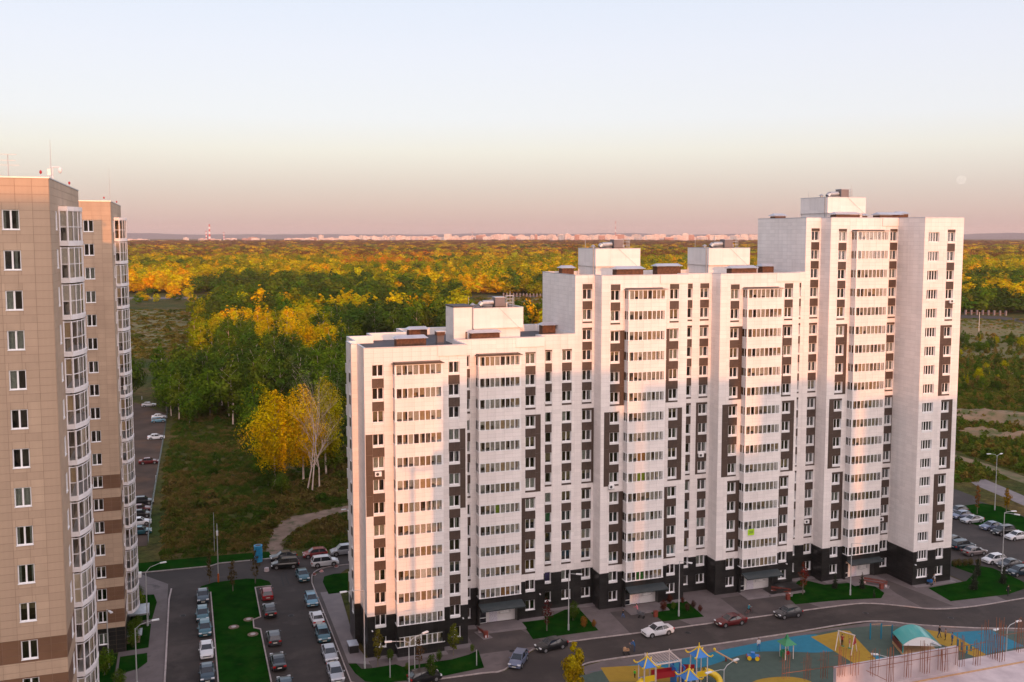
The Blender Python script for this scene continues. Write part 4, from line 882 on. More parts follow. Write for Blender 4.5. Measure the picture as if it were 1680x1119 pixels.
# ================================================================ BEIGE TOWERS ON THE LEFT
def tower(X, Y, zoff, label, near):
    t = thing('residential_tower', label, 'tower', (X, Y, 0), group='beige towers on the left')
    top = 60.0; Wd, Dp = 26.0, 22.0; lo = -1.0
    tan = MB(); choc = MB(); back = MB(); blk = MB(); keep = []
    rows = [56.93 - 3 * k for k in range(19)]                       # centres of window rows
    bands = []; ch = [(22.95, 24.75), (19.95, 21.75), (16.95, 18.75), (11.0, 12.8), (8.0, 9.8), (5.0, 6.8)]
    holes = []; wx = [-3.22, -7.4, -11.6, -15.8, -20.0] if near else [-3.25, -7.4, -11.6, -15.8, -20.0]
    ww = 1.16
    for z in rows:
        for x in wx: holes.append((x, x + ww, z - 0.80, z + 0.72))
    sh = [(3.2, 4.2, z - 0.80, z + 0.72) for z in rows if z > 4]
    for kind, c, u0, u1, hs in (('front', 0.0, -Wd, 0.0, holes), ('right', 0.0, 0.0, Dp, sh)):
        backing(back, kind, c, u0, u1, lo, top, hs)
        z = 4.3; prev = 4.3
        segs = []
        for a, b in sorted(ch): segs.append((prev, a, 0)); segs.append((a, b, 1)); prev = b
        segs.append((prev, top, 0))
        for a, b, m in segs:
            if m: tiles(choc, kind, c, u0, u1, a, b, hs, tw=1.15, th=0.6, zref=a)
            elif near and kind == 'front' and b > 30:
                tiles(tan, kind, c, -4.6, u1, a, b, hs, tw=1.15, th=0.6, zref=top, keep=keep); tiles(tan, kind, c, u0, -4.6, a, b, hs, tw=1.15, th=0.6, zref=top)
            else: tiles(tan, kind, c, u0, u1, a, b, hs, tw=1.15, th=0.6, zref=top)
        tiles(blk, kind, c, u0, u1, lo, 4.3, hs, tw=1.15)
    back.quad((-Wd, Dp, lo), (-Wd, 0, lo), (-Wd, 0, top), (-Wd, Dp, top)); back.quad((0, Dp, lo), (-Wd, Dp, lo), (-Wd, Dp, top), (0, Dp, top))
    tan.build('cladding', M['tan'], t)['kind'] = 'stuff'; choc.build('cladding', M['choc'], t)['kind'] = 'stuff'; blk.build('plinth_cladding', M['black_clad'], t)['kind'] = 'stuff'
    back.build('wall', M['tan_back'], t)
    ms = {}
    for (a, b, c, d) in keep:
        key = (round(b - a, 2), round(d - c, 2))
        if key not in ms:
            m = MB(); plate(m, plane_fn('front', 0), 0, b - a, 0, d - c, 0.013, 0.02); ms[key] = m.mesh('cladding_panel', M['tan'])
        link('cladding_panel', ms[key], t, (a, 0, c))
    r = MB(); r.quad((-Wd, 0, top - 0.9), (0, 0, top - 0.9), (0, Dp, top - 0.9), (-Wd, Dp, top - 0.9)); r.build('roof', M['roof'], t)
    c = MB()
    for a in ((-Wd, -0.03, 0.03, 0.3), (-Wd, -0.03, Dp - 0.3, Dp - 0.03), (-0.3, -0.03, 0.3, Dp - 0.3), (-Wd, -Wd + 0.3, 0.3, Dp - 0.3)): c.box(*a, top - 0.9, top)
    for a in ((-Wd, 0.07, -0.07, 0.36), (-Wd, 0.07, Dp - 0.3, Dp + 0.05), (-0.36, 0.07, 0.36, Dp - 0.3), (-Wd, -Wd + 0.3, 0.36, Dp - 0.3)): c.box(*a, top, top + 0.09)
    c.build('parapet', M['coping'], t)
    for i, z in enumerate(rows):
        for x in wx:
            var = rnd.choice([0, 0, 0, 1, 4, 5, 7, 2]);
            o = put_window(t, x, 0, z - 0.80, ww, 1.52, False, var, 2, panes=(near and x > -4), deep=0.08)
        if z > 4: put_window(t, 0, 3.2, z - 0.80, 1.0, 1.52, False, rnd.choice([0, 2]), 1, rz=math.pi / 2, deep=0.03)
    # curved glazed loggias on the side
    P0 = [(0.0, 5.35), (0.64, 5.35)]; arc = [(0.64, 5.35), (1.0, 6.1), (1.26, 7.0), (1.38, 8.0), (1.36, 9.1), (1.15, 10.2), (0.65, 11.2), (0.0, 11.9)]
    pts = P0 + arc[1:]
    slab = MB(); fr = MB(); gl = MB()
    slab.prism([(p[0] * 1.06, p[1] + (-0.05 if i < 2 else 0)) for i, p in enumerate(pts)], -0.17, 0.17, 0, True, True)
    h0, h1, hm = 0.17, 2.72, 1.36
    for i, (a, b) in enumerate(zip(pts[:-1], pts[1:])):
        for z in (h0 + 0.04, h1 - 0.06, hm): fr.tube((a[0], a[1], z), (b[0], b[1], z), 0.05 if z != h0 + 0.04 else 0.06, n=4)
        gl.quad((a[0], a[1], h0), (b[0], b[1], h0), (b[0], b[1], h1), (a[0], a[1], h1))
    for i, p in enumerate(pts):
        r_ = 0.09 if i in (0, 1) else 0.045
        fr.tube((p[0] + (0.05 if i == 0 else 0), p[1], h0), (p[0] + (0.05 if i == 0 else 0), p[1], h1), r_, n=5)
    inn = MB(); inn.quad((0.01, 5.4, h0), (0.01, 11.8, h0), (0.01, 11.8, h1), (0.01, 5.4, h1), 0); inn.box(0.02, 0.04, 6.3, 7.2, h0, 2.3, 1); inn.box(0.02, 0.04, 8.0, 9.6, 0.9, 2.3, 1)
    inn.quad((0.02, 11.6, h0), (0.6, 11.0, h0), (0.6, 11.0, h1), (0.02, 11.6, h1), 0)
    variants = []
    for v in range(5):
        q = MB(); q.v = list(inn.v); q.f = list(inn.f); q.m = list(inn.m); rr = random.Random(v)
        for i, (a, b) in enumerate(zip(pts[:-1], pts[1:])):
            if rr.random() < 0.55:
                zl = h0 + (0 if rr.random() < 0.5 else 1.1)
                ax, ay, bx, by = a[0] * 0.9, a[1] + 0.1, b[0] * 0.9, b[1] + 0.1
                q.quad((ax, ay, zl), (bx, by, zl), (bx, by, h1 - 0.1), (ax, ay, h1 - 0.1), rr.choice([2, 2, 3, 4]))
        variants.append(q.mesh('balcony_interior', [M['loggia'], M['room'], M['curtain'], M['blind'], M['room_light']]))
    sm, fm_, gm = slab.mesh('balcony', M['cream_t']), fr.mesh('balcony_frame', M['cream_t']), gl.mesh('glazing', M['glass_t'])
    for k in range(0, 18):
        z = 55.07 - 3 * k
        if z < 3: break
        b = link('balcony', sm, t, (0, 0, z)); link('balcony_frame', fm_, b); link('glazing', gm, b); link('balcony_interior', rnd.choice(variants), b)
    b = link('balcony', sm, t, (0, 0, 57.9)); b.name = 'balcony_roof'
    return t
T1 = tower(-9.26, 79.76, 0, 'nearest beige tower at the left edge with tan cladding and white two-pane windows', True)
T2 = tower(-8.36, 132.65, 0, 'farther beige tower, partly hidden, with brown stripes on its lower storeys', False)
# roof gear of the towers
def gear(t, items):
    for kind, x, y, h in items:
        m = MB(); z0 = 60.0
        if kind == 'beacon':
            m.tube((x, y, z0 - 0.9), (x, y, z0 + 0.35), 0.03, n=6); m.ball((x, y, z0 + 0.48), 0.10, 0.10, 0.15, m=1); nm = 'warning_beacon'; mm = [M['pole'], M['tail']]
        elif kind == 'mast': m.tube((x, y, z0 - 0.9), (x, y, z0 + h), 0.045, 0.015, 6); nm = 'lightning_rod'; mm = M['pole']
        elif kind == 'aerial':
            m.tube((x, y, z0 - 0.9), (x, y, z0 + h), 0.035, n=6)
            for q, l in ((1.0, 0.6), (0.75, 0.5), (0.55, 0.75)): m.tube((x - l, y, z0 + h * q), (x + l, y, z0 + h * q), 0.02, n=4)
            nm = 'tv_aerial'; mm = M['pole']
        elif kind == 'camera':
            m.tube((x, y, z0 - 0.9), (x, y, z0 + 1.1), 0.05, n=6); m.tube((x - 0.2, y, z0 + 1.1), (x + 0.55, y, z0 + 1.1), 0.04, n=6); m.ball((x + 0.55, y, z0 + 0.85), 0.16, 0.16, 0.24); m.box(x - 0.35, x - 0.1, y - 0.1, y + 0.1, z0 + 0.45, z0 + 0.95); nm = 'roof_camera'; mm = M['lamp_head']
        o = m.build(nm, mm, t)
gear(T1, [('aerial', -2.75, 0.6, 1.75), ('beacon', -0.55, 0.4, 0), ('camera', 0.0 - 0.15, 4.0, 0), ('mast', -0.2, 3.6, 3.2), ('beacon', -0.2, 16.5, 0)])
gear(T2, [('beacon', -0.75, 0.4, 0), ('mast', -0.1, 1.0, 4.3), ('beacon', -0.2, 16.5, 0)])
# entrance canopies at the foot of the second tower
cn = MB(); cn.box(0.0, 2.6, 8.0, 12.0, 2.5, 2.7, 0); cn.box(2.45, 2.6, 8.0, 8.15, 0, 2.5, 0); cn.box(2.45, 2.6, 11.8, 12.0, 0, 2.5, 0); cn.build('entrance_canopy', M['metal'], T2)
cn = MB(); cn.box(0.0, 1.9, 2.2, 4.6, 1.9, 2.0, 0); cn.box(0.0, 1.6, 2.3, 4.5, -0.5, 1.9, 1); cn.build('basement_hatch', [M['metal'], M['tan_back']], T2)
for z, y, x in ((8.2, 7.2, 1.45), (35.0, 5.0, 0.5)):
    m = MB(); m.box(x, x + 0.4, y, y + 0.8, z, z + 0.6); m.build('air_conditioner', M['frame'], T2)
# unseen blocks added behind the camera, shaped to throw their shadow over the yard
def shadow_caster(x0, x1, y, top, label):
    t = thing('apartment_building', label, 'building', ((x0 + x1) / 2, y, 0)); w = (x1 - x0) / 2
    m = MB(); m.box(-w, w, -14, 0, -1.5, top); m.build('wall', M['tan'], t)
    r = MB(); r.box(-w - 0.1, w + 0.1, -14.1, 0.1, top, top + 0.3); r.build('roof', M['coping'], t)
    wm = MB()
    for k in range(int(top // 3)):
        x = -w + 2
        while x < w - 2: wm.box(x, x + 1.4, 0.0, 0.06, 3 * k + 1.2, 3 * k + 2.6); x += 4
    wm.build('window', M['car_glass'], t)['kind'] = 'stuff'
# ================================================================ VEGETATION
def crown_mesh(name, seed, H, Rr, n, leaf, shape='round', base=0.22, mats=None, clumps=14, hole=0.0):
    rr = random.Random(seed); m = MB(); C = []
    for i in range(clumps):
        t = (i + 0.5) / clumps; z = base + (1 - base) * t
        if shape == 'round': rad = math.sin(math.pi * min(1, (z - base) / (1 - base) * 0.86 + 0.12)) ** 0.75
        elif shape == 'cone': rad = (1 - (z - base) / (1 - base)) ** 0.85 + 0.06
        elif shape == 'birch': rad = math.sin(math.pi * min(1, (z - base) / (1 - base) * 0.9 + 0.1)) ** 1.1 * 0.9 + 0.05
        else: rad = 0.8
        a = i * 2.4 + rr.random() * 1.2; rad *= Rr; off = rad * (0.25 + 0.5 * rr.random())
        cr = max(0.35, rad * (0.42 + 0.3 * rr.random())) if shape != 'cone' else max(0.25, rad * 0.55)
        C.append((math.cos(a) * off * (1 if shape != 'cone' else 0.7), math.sin(a) * off * (1 if shape != 'cone' else 0.7), z * H, cr, cr * (0.7 + 0.5 * rr.random())))
    if shape == 'cone':
        for i in range(clumps): C.append((0, 0, (base + (1 - base) * i / clumps) * H, max(0.2, Rr * (1 - i / clumps) * 0.6), H * 0.06))
    tot = sum(c[3] ** 2 for c in C)
    for c in C:
        k = max(4, int(n * c[3] ** 2 / tot))
        for _ in range(k):
            v = Vector((rr.gauss(0, 1), rr.gauss(0, 1), rr.gauss(0, 1))).normalized(); q = rr.random() ** 0.35
            p = Vector((c[0] + v.x * c[3] * q, c[1] + v.y * c[3] * q, c[2] + v.z * c[4] * q))
            if p.z > H: p.z = H - rr.random() * 0.5
            ax = Vector((p.x / Rr, p.y / Rr, (p.z - H * (base + 0.35 * (1 - base))) / (H * 0.42))); nn = (v * 0.7 + ax * 0.9 + Vector((rr.uniform(-.55, .55), rr.uniform(-.55, .55), rr.uniform(-.3, .5)))).normalized()
            u = nn.orthogonal().normalized(); w = nn.cross(u); a = rr.random() * 6.28; u, w = u * math.cos(a) + w * math.sin(a), w * math.cos(a) - u * math.sin(a)
            s = leaf * (0.55 + 0.8 * rr.random()); s2 = s * (0.5 + 0.4 * rr.random())
            m.quad(tuple(p - u * s), tuple(p - w * s2 + nn * s * 0.15), tuple(p + u * s * 0.9), tuple(p + w * s2 + nn * s * 0.1))
    return m.mesh(name, mats)
def trunk_mesh(name, seed, H, r, mt, lean=0.04, branches=6, lo=0.25, top=0.92):
    rr = random.Random(seed); m = MB(); p = Vector((0, 0, -0.3)); n = 6; pts = [p.copy()]
    for i in range(1, n + 1): pts.append(Vector((rr.uniform(-1, 1) * lean * H * i / n, rr.uniform(-1, 1) * lean * H * i / n, H * top * i / n)))
    for i in range(n): m.tube(pts[i], pts[i + 1], r * (1 - i / n) + 0.03, r * (1 - (i + 1) / n) + 0.03, 6, cap=False)
    for b in range(branches):
        t = lo + (0.9 - lo) * rr.random(); i = min(n - 1, int(t * n)); q = pts[i].lerp(pts[i + 1], t * n - i); a = rr.random() * 6.28; L = H * 0.22 * (1.2 - t)
        e = q + Vector((math.cos(a) * L, math.sin(a) * L, L * 1.2)); m.tube(q, e, r * 0.3 * (1.1 - t) + 0.02, 0.015, 4, cap=False)
    return m.mesh(name, mt)
# prototype crowns, unit height 18 m
HI = []; LO = []
specs = [('round', 18, 5.0, 0.20, 2300, 0.38), ('birch', 19, 3.9, 0.16, 1900, 0.34), ('round', 16, 5.6, 0.15, 2500, 0.40), ('birch', 21, 4.3, 0.22, 2100, 0.35), ('cone', 17, 3.0, 0.08, 1900, 0.30), ('round', 14, 4.4, 0.1, 2100, 0.36)]
for i, (sh, H, Rr, bs, n, lf) in enumerate(specs):
    cm = crown_mesh('crown', 100 + i, H, Rr, n, lf, sh, bs, M['leaf_o'], 16); tm = trunk_mesh('trunk', 200 + i, H, 0.17 if sh == 'birch' else 0.22, M['birch'] if sh == 'birch' else M['bark'])
    HI.append((cm, tm, sh, H))
    LO.append(crown_mesh('far_crown', 300 + i, H, Rr * 1.1, 520, 0.75, sh, bs * 0.6, M['leaf_i'], 12))
GREEN = [(0.070, 0.115, 0.012), (0.078, 0.135, 0.010), (0.11, 0.145, 0.012), (0.055, 0.092, 0.012), (0.105, 0.165, 0.010)]
OLIVE = [(0.30, 0.27, 0.005), (0.38, 0.33, 0.005), (0.20, 0.23, 0.005)]
GOLD = [(0.66, 0.40, 0.003), (0.70, 0.46, 0.004), (0.56, 0.38, 0.003), (0.60, 0.47, 0.004)]
ORANGE = [(0.60, 0.24, 0.008), (0.52, 0.22, 0.01)]
DARK = [(0.24, 0.10, 0.02), (0.30, 0.13, 0.03), (0.18, 0.09, 0.015)]  # on far trees the brown-pink of distant haze is put into the leaf colour
def nz(x, y, s, o=0): 
    from mathutils import noise
    return noise.noise(Vector((x / s + o, y / s - o, o * 1.7)))
TREE_N = {}
KIND = {'round': 'broadleaf_tree', 'birch': 'birch_tree', 'cone': 'conifer_tree'}
def tree(x, y, i, s, colr, label, group, sx=1.0, z=None):
    cm, tm, sh, H = HI[i]
    t = thing(KIND[sh], label, 'tree', (x, y, gz(x, y) if z is None else z), rnd.random() * 6.28, group); t.scale = (s * sx, s * sx, s)
    c = link('crown', cm, t); c.color = (*colr, 1); link('trunk', tm, t); return t
def hue(c): return 'dark green' if c in DARK or c in GREEN[:1] + GREEN[3:4] else 'green' if c in GREEN else 'olive green' if c in OLIVE else 'golden' if c in GOLD else 'orange'

# ---- where the forest grows (by ground position), near belt to horizon
def cover(px, py, x, y):
    """returns (tree probability, palette weights) at a ground point seen at photo pixel px, py"""
    if py > 800: return 0, None
    if px < 1300:
        if py > 712: return 0, None
        if y < 262: return 0, None
        if px < 415 and py > 700: return 0, None
        if px < 262 and py > 655: return 0, None
        if px < 322 + 10 * math.sin(py * 0.2) and 506 < py < 652: return 0.0, None
        if px < 350 and 506 < py < 640: return 0.35, 'mix'
        if px < 360 and 482 < py <= 508: return (0.14, 'shrub')
        if 484 < py < 495 and 440 < px < 590: return 0, None
        if px > 700 and 484 < py < 545: return (0.0, None) if px > 760 else (0.5, 'mix')
    else:
        if py > 515: return 0, None
    if py > 505: return 1.0, 'near'
    if py > 470: return 1.0, 'mid'
    if py > 408: return 1.0, 'gold'
    return 1.0, 'dark'
def pick(px, py, x, y, zone, far=False):
    a = nz(x, y, 70 if y < 700 else 170, 3.1); b = nz(x, y, 25, 9.7)
    if zone == 'near':
        v = a * 1.3 + b * 0.8
        if 425 < px < 548 and 575 < py < 712: v += 0.42
        if 470 < px < 532 and 535 < py < 575: v += 0.5
        if px < 425: v -= 0.35
        elif px > 550: v -= 0.2
        if px < 400 and py > 600: v -= 0.12
        pal = GOLD if v > 0.5 else OLIVE if v > 0.3 else GREEN
    elif zone == 'mid':
        v = a * 1.3 + b * 0.7 + (0.55 if px < 320 else 0) + (0.3 if 700 < px < 900 else 0)
        pal = GOLD if v > 0.5 else OLIVE if v > 0.26 else GREEN
    elif zone == 'gold':
        v = a * 1.2 + b * 0.6; t = (py - 408) / 62
        if 560 < px < 740 and 428 < py < 452 and v > 0.1: pal = ORANGE
        elif v > 0.95: pal = ORANGE
        elif v > -0.42 + 0.1 * (1 - t): pal = GOLD if rnd.random() < 0.36 else OLIVE
        else: pal = OLIVE + GREEN[2:]
        if t < 0.4 and rnd.random() < 0.6: pal = DARK + GOLD[:1]
    elif zone == 'dark':
        v = a + b; pal = DARK + GOLD[:2] if v > 0.25 else DARK
    elif zone == 'shrub': pal = GOLD if b > -0.1 else GREEN
    else: pal = GREEN + OLIVE
    return rnd.choice(pal)
spots = []
r_ = 255.0
while r_ < 7200:
    s = 6.2 + r_ * 0.0058 if r_ < 1500 else 14.9 + (r_ - 1500) * 0.0075
    a0 = math.radians(-10.5); a1 = math.radians(49.0); da = s / r_; a = a0 + da * rnd.random()
    while a < a1:
        rr_ = r_ + rnd.uniform(-.45, .45) * s; aa = a + rnd.uniform(-.4, .4) * da
        x, y = rr_ * math.sin(aa), rr_ * math.cos(aa); px, py = pix(x, y, gz(x, y))
        if -60 < px < 1740 and py < 830:
            p, zone = cover(px, py, x, y)
            if p and rnd.random() < p:
                hid = (575 < px < 1235 and py > 560) or (905 < px < 1560 and py > 465) or (px < 200) or (1265 < px < 1560)
                if not hid: spots.append((x, y, px, py, zone, s))
        a += da
    r_ += s * 0.9
spots.sort(key=lambda q: q[1] ** 2 + q[0] ** 2)
vis = [q for q in spots if 190 < q[2] < 1000 or q[2] > 1570]
near_set = vis[:225]; ns = set(id(q) for q in near_set); rest = [q for q in spots if id(q) not in ns]
print('TREES', len(spots), 'individual', len(near_set), 'far', len(rest))
where = lambda px, py: ('at the left end of the belt' if px < 300 else 'behind the meadow' if px < 420 else 'behind the golden birch' if px < 580 else 'behind the low end of the white block' if px < 1000 else 'right of the tall section')
for (x, y, px, py, zone, s) in near_set:
    c = pick(px, py, x, y, zone); i = rnd.choice([0, 1, 2, 3, 5, 1] if zone != 'mid' else [0, 1, 2, 3, 4, 5]); 
    if zone == 'shrub': i = 5
    sc = rnd.uniform(0.72, 1.12) * (0.5 if zone == 'shrub' else 1.0)
    if px > 1300: sc *= 0.85
    tree(x, y, i, sc, c, '%s %s in the forest %s' % (hue(c), KIND[HI[i][2]].replace('_', ' '), where(px, py)), '%s %s trees of the forest %s' % (hue(c), HI[i][2], where(px, py)), rnd.uniform(0.95, 1.25))
# far forest, one object: geometry nodes on one point per tree
def scatter(name, pts, protos, kind='stuff'):
    """pts: (x, y, z, scale_xy, scale_z, variant, (r,g,b))"""
    for v in range(len(protos)):
        pass
    me = bpy.data.meshes.new(name); me.from_pydata([p[:3] for p in pts], [], [])
    for nm, ty, vals in (('sxy', 'FLOAT', [p[3] for p in pts]), ('sz', 'FLOAT', [p[4] for p in pts]), ('rot', 'FLOAT', [rnd.random() * 6.28 for p in pts]), ('variant', 'INT', [p[5] for p in pts])):
        at = me.attributes.new(nm, ty, 'POINT'); at.data.foreach_set('value', vals)
    at = me.attributes.new('tint', 'FLOAT_COLOR', 'POINT'); at.data.foreach_set('color', [c for p in pts for c in (*p[6], 1.0)])
    o = link(name, me); tag(o, kind=kind)
    pc = bpy.data.collections.new(name + '_kinds')
    for i, pm in enumerate(protos): q = bpy.data.objects.new('%s_kind_%d' % (name, i), pm); pc.objects.link(q)
    gt = bpy.data.node_groups.new(name, 'GeometryNodeTree'); gt.interface.new_socket('Geometry', in_out='INPUT', socket_type='NodeSocketGeometry'); gt.interface.new_socket('Geometry', in_out='OUTPUT', socket_type='NodeSocketGeometry')
    gi = gt.nodes.new('NodeGroupInput'); go = gt.nodes.new('NodeGroupOutput'); ip = gt.nodes.new('GeometryNodeInstanceOnPoints'); ci = gt.nodes.new('GeometryNodeCollectionInfo')
    ci.inputs['Collection'].default_value = pc; ci.inputs['Separate Children'].default_value = True; ci.inputs['Reset Children'].default_value = True
    def na(nm, ty): n = gt.nodes.new('GeometryNodeInputNamedAttribute'); n.data_type = ty; n.inputs['Name'].default_value = nm; return n
    L = gt.links; L.new(gi.outputs[0], ip.inputs['Points']); L.new(ci.outputs[0], ip.inputs['Instance']); ip.inputs['Pick Instance'].default_value = True
    L.new(na('variant', 'INT').outputs['Attribute'], ip.inputs['Instance Index'])
    cx = gt.nodes.new('ShaderNodeCombineXYZ'); L.new(na('rot', 'FLOAT').outputs['Attribute'], cx.inputs['Z']); e2 = gt.nodes.new('FunctionNodeEulerToRotation'); L.new(cx.outputs[0], e2.inputs[0]); L.new(e2.outputs[0], ip.inputs['Rotation'])
    sx = na('sxy', 'FLOAT'); cs = gt.nodes.new('ShaderNodeCombineXYZ'); L.new(sx.outputs['Attribute'], cs.inputs[0]); L.new(sx.outputs['Attribute'], cs.inputs[1]); L.new(na('sz', 'FLOAT').outputs['Attribute'], cs.inputs[2]); L.new(cs.outputs[0], ip.inputs['Scale'])
    L.new(ip.outputs[0], go.inputs[0])
    md = o.modifiers.new('instances', 'NODES'); md.node_group = gt; return o
pts = []
for (x, y, px, py, zone, s) in rest:
    c = pick(px, py, x, y, zone); i = rnd.choice([0, 1, 2, 3, 5]) if zone != 'dark' else rnd.choice([0, 2, 3, 4])
    k = s / 8.2; hz_ = rnd.uniform(0.62, 1.2)
    if zone == 'shrub': k *= 0.5; hz_ *= 0.45
    pts.append((x, y, gz(x, y), max(0.85, k) * rnd.uniform(0.75, 1.35), hz_, i, tuple(v * rnd.uniform(0.85, 1.15) for v in c)))
scatter('forest', pts, LO)
# ---- low growth on the meadow and the waste land: bushes and tall weeds
def bush_mesh(seed, n=60, leaf=0.14, R0=0.9, H=0.8, mt=None):
    rr = random.Random(seed); m = MB()
    for _ in range(n):
        a = rr.random() * 6.28; q = rr.random() ** 0.6 * R0; z = H * (1 - (q / R0) ** 2) * rr.random() ** 0.5
        p = Vector((math.cos(a) * q, math.sin(a) * q, z)); d = Vector((rr.uniform(-1, 1), rr.uniform(-1, 1), rr.uniform(0.2, 1.4))).normalized(); u = d.orthogonal().normalized()
        s = leaf * rr.uniform(0.6, 1.4); m.quad(tuple(p - u * s), tuple(p - u * s * 0.2 + d * s * 1.2), tuple(p + u * s), tuple(p - d * s))
    return m.mesh('weeds', mt or M['leaf_i'])
WEED = [bush_mesh(i, 70) for i in range(3)] + [bush_mesh(9, 90, 0.3, 1.6, 2.2), bush_mesh(10, 80, 0.25, 1.2, 3.0)]
mpts = []
def inpoly(x, y, P):
    c = False; j = len(P) - 1
    for i in range(len(P)):
        if (P[i][1] > y) != (P[j][1] > y) and x < (P[j][0] - P[i][0]) * (y - P[i][1]) / (P[j][1] - P[i][1]) + P[i][0]: c = not c
        j = i
    return c
MEAD = [(-4.5, 169), (-5.0, 240), (-3.0, 300), (4, 330), (70, 330), (70, 165), (26, 165.5), (14.5, 170)]
DIRTP = P([(575, 829), (545, 834), (510, 842), (480, 847), (458, 856), (446, 872), (439, 890), (436, 911), (462, 911), (466, 893), (474, 880), (488, 870), (506, 860), (530, 851), (575, 840)])
for _ in range(15000):
    x, y = rnd.uniform(-5, 62), rnd.uniform(166, 320)
    if not inpoly(x, y, MEAD) or inpoly(x, y, DIRTP): continue
    v = nz(x, y, 14, 2.2) + 0.5 * nz(x, y, 5, 7.7)
    if v < -0.25 and rnd.random() < 0.7: continue
    c = rnd.choice([(0.080, 0.100, 0.016), (0.12, 0.110, 0.022), (0.14, 0.105, 0.028), (0.18, 0.13, 0.04)] if v > 0 else [(0.045, 0.085, 0.010), (0.065, 0.105, 0.014), (0.09, 0.095, 0.018)])
    big = rnd.random() < 0.012 + (0.03 if v > 0.25 else 0)
    mpts.append((x, y, gz(x, y), rnd.uniform(0.5, 1.2), rnd.uniform(0.4, 1.0), (3 if rnd.random() < 0.6 else 4) if big else rnd.randrange(3), c))
scatter('meadow_weeds', mpts, WEED)
wpts = []
for _ in range(16000):
    px, py = rnd.uniform(1562, 1720), 522 + (790 - 522) * rnd.random() ** 1.0
    x, y, z = g(px, py)
    if 812 > py > 786 - 0.0 and px > 1600: continue
    if abs(py - (758 + (px - 1600) * 0.35)) < 9: continue
    v = nz(x, y, 22, 5.5) + 0.4 * nz(x, y, 7, 1.1)
    if 655 < py < 725 and v > 0.0 and px > 1590: continue
    if py < 545 and rnd.random() < 0.8: continue
    c = rnd.choice([(0.10, 0.13, 0.018), (0.15, 0.15, 0.02), (0.07, 0.12, 0.012), (0.2, 0.14, 0.03)])
    big = py > 545 and rnd.random() < 0.08 + (0.2 if v > 0.15 and py < 650 else 0) + (0.12 if 715 < py < 750 else 0)
    s = 1.0 if py > 640 else 1.5
    wpts.append((x, y, z, s * rnd.uniform(0.6, 1.2), s * rnd.uniform(0.4, 1.0), (3 if rnd.random() < 0.5 else 4) if big else rnd.randrange(3), c))
scatter('waste_land_weeds', wpts, WEED)
fpts = []
for _ in range(2600):
    px, py = rnd.choice([(rnd.uniform(205, 335), rnd.uniform(508, 590)), (rnd.uniform(770, 900), rnd.uniform(488, 545))])
    x, y, z = g(px, py); c = rnd.choice([(0.16, 0.12, 0.02), (0.10, 0.12, 0.018), (0.22, 0.16, 0.03)])
    fpts.append((x, y, z, rnd.uniform(1, 2.4), rnd.uniform(0.5, 1.2), 3 if rnd.random() < 0.06 else rnd.randrange(3), c))
scatter('field_weeds', fpts, WEED)
# young pines and bushes on the waste land, things of their own
for k in range(60):
    px, py = rnd.uniform(1572, 1690), rnd.uniform(548, 645); x, y, z = g(px, py); c = rnd.choice(GREEN + OLIVE[:2] + [(0.06, 0.09, 0.012)]); i = rnd.choice([4, 4, 5, 0])
    tree(x, y, i, rnd.uniform(0.16, 0.42), c, 'small %s on the waste land right of the tall section' % ('young conifer' if i == 4 else 'bushy tree'), 'young trees on the waste land (%s)' % ('conifers' if i == 4 else 'broadleaf'), 1.15, z)
# earth heaps
def heap(px, py, rx, ry, h, lab):
    x, y, z = g(px, py); m = MB(); n = 22; rr = random.Random(int(px)); ht = lambda u, v: max(0.0, (1 - u * u - v * v)) * (0.65 + 0.5 * nz(u * 3 + px, v * 3, 0.6, 1)) * h - 0.15
    idx = {}
    for i in range(n + 1):
        for j in range(n + 1): u, v = i / n * 2 - 1, j / n * 2 - 1; idx[i, j] = len(m.v); m.v.append((u * rx, v * ry, ht(u, v)))
    for i in range(n):
        for j in range(n): m.f.append((idx[i, j], idx[i + 1, j], idx[i + 1, j + 1], idx[i, j + 1])); m.m.append(0)
    o = m.build('earth_heap', M['dirt2'], None, True, (x, y, z)); o.rotation_euler = (0, 0, -0.7); tag(o, lab, 'earth heap')
heap(1645, 690, 26, 11, 4.2, 'large reddish earth heap on the waste land at the right edge'); heap(1605, 712, 12, 6, 2.6, 'small reddish earth heap just right of the tall white section'); heap(1690, 722, 16, 7, 2.8, 'low earth heap in front of the large one at the right edge')

# the golden birch group in front of the forest, with the bare pale tree beside it
def big_birch(x, y, H, Rr, seed, colr, label, n=11000, leaf=0.22, hole=0):
    t = thing('birch_tree', label, 'tree', (x, y, gz(x, y)))
    cm = crown_mesh('crown', seed, H, Rr, n, leaf, 'round', 0.20, M['leaf_o'], 40); c = link('crown', cm, t); c.color = (*colr, 1)
    link('trunk', trunk_mesh('trunk', seed + 1, H, 0.22, M['birch'], 0.035, 22, 0.25), t); return t
bx, by, _ = g(478, 800)
big_birch(bx - 3.4, by + 2, 21.5, 6.3, 401, (0.62, 0.42, 0.004), 'broad golden birch, left one of the sunlit pair before the forest')
big_birch(bx + 3.0, by + 3, 22.5, 5.5, 402, (0.72, 0.44, 0.005), 'golden birch standing just left of the bare pale trees')
big_birch(bx + 9.0, by + 10, 23.0, 4.4, 403, (0.42, 0.34, 0.006), 'golden birch behind the bare pale trees')
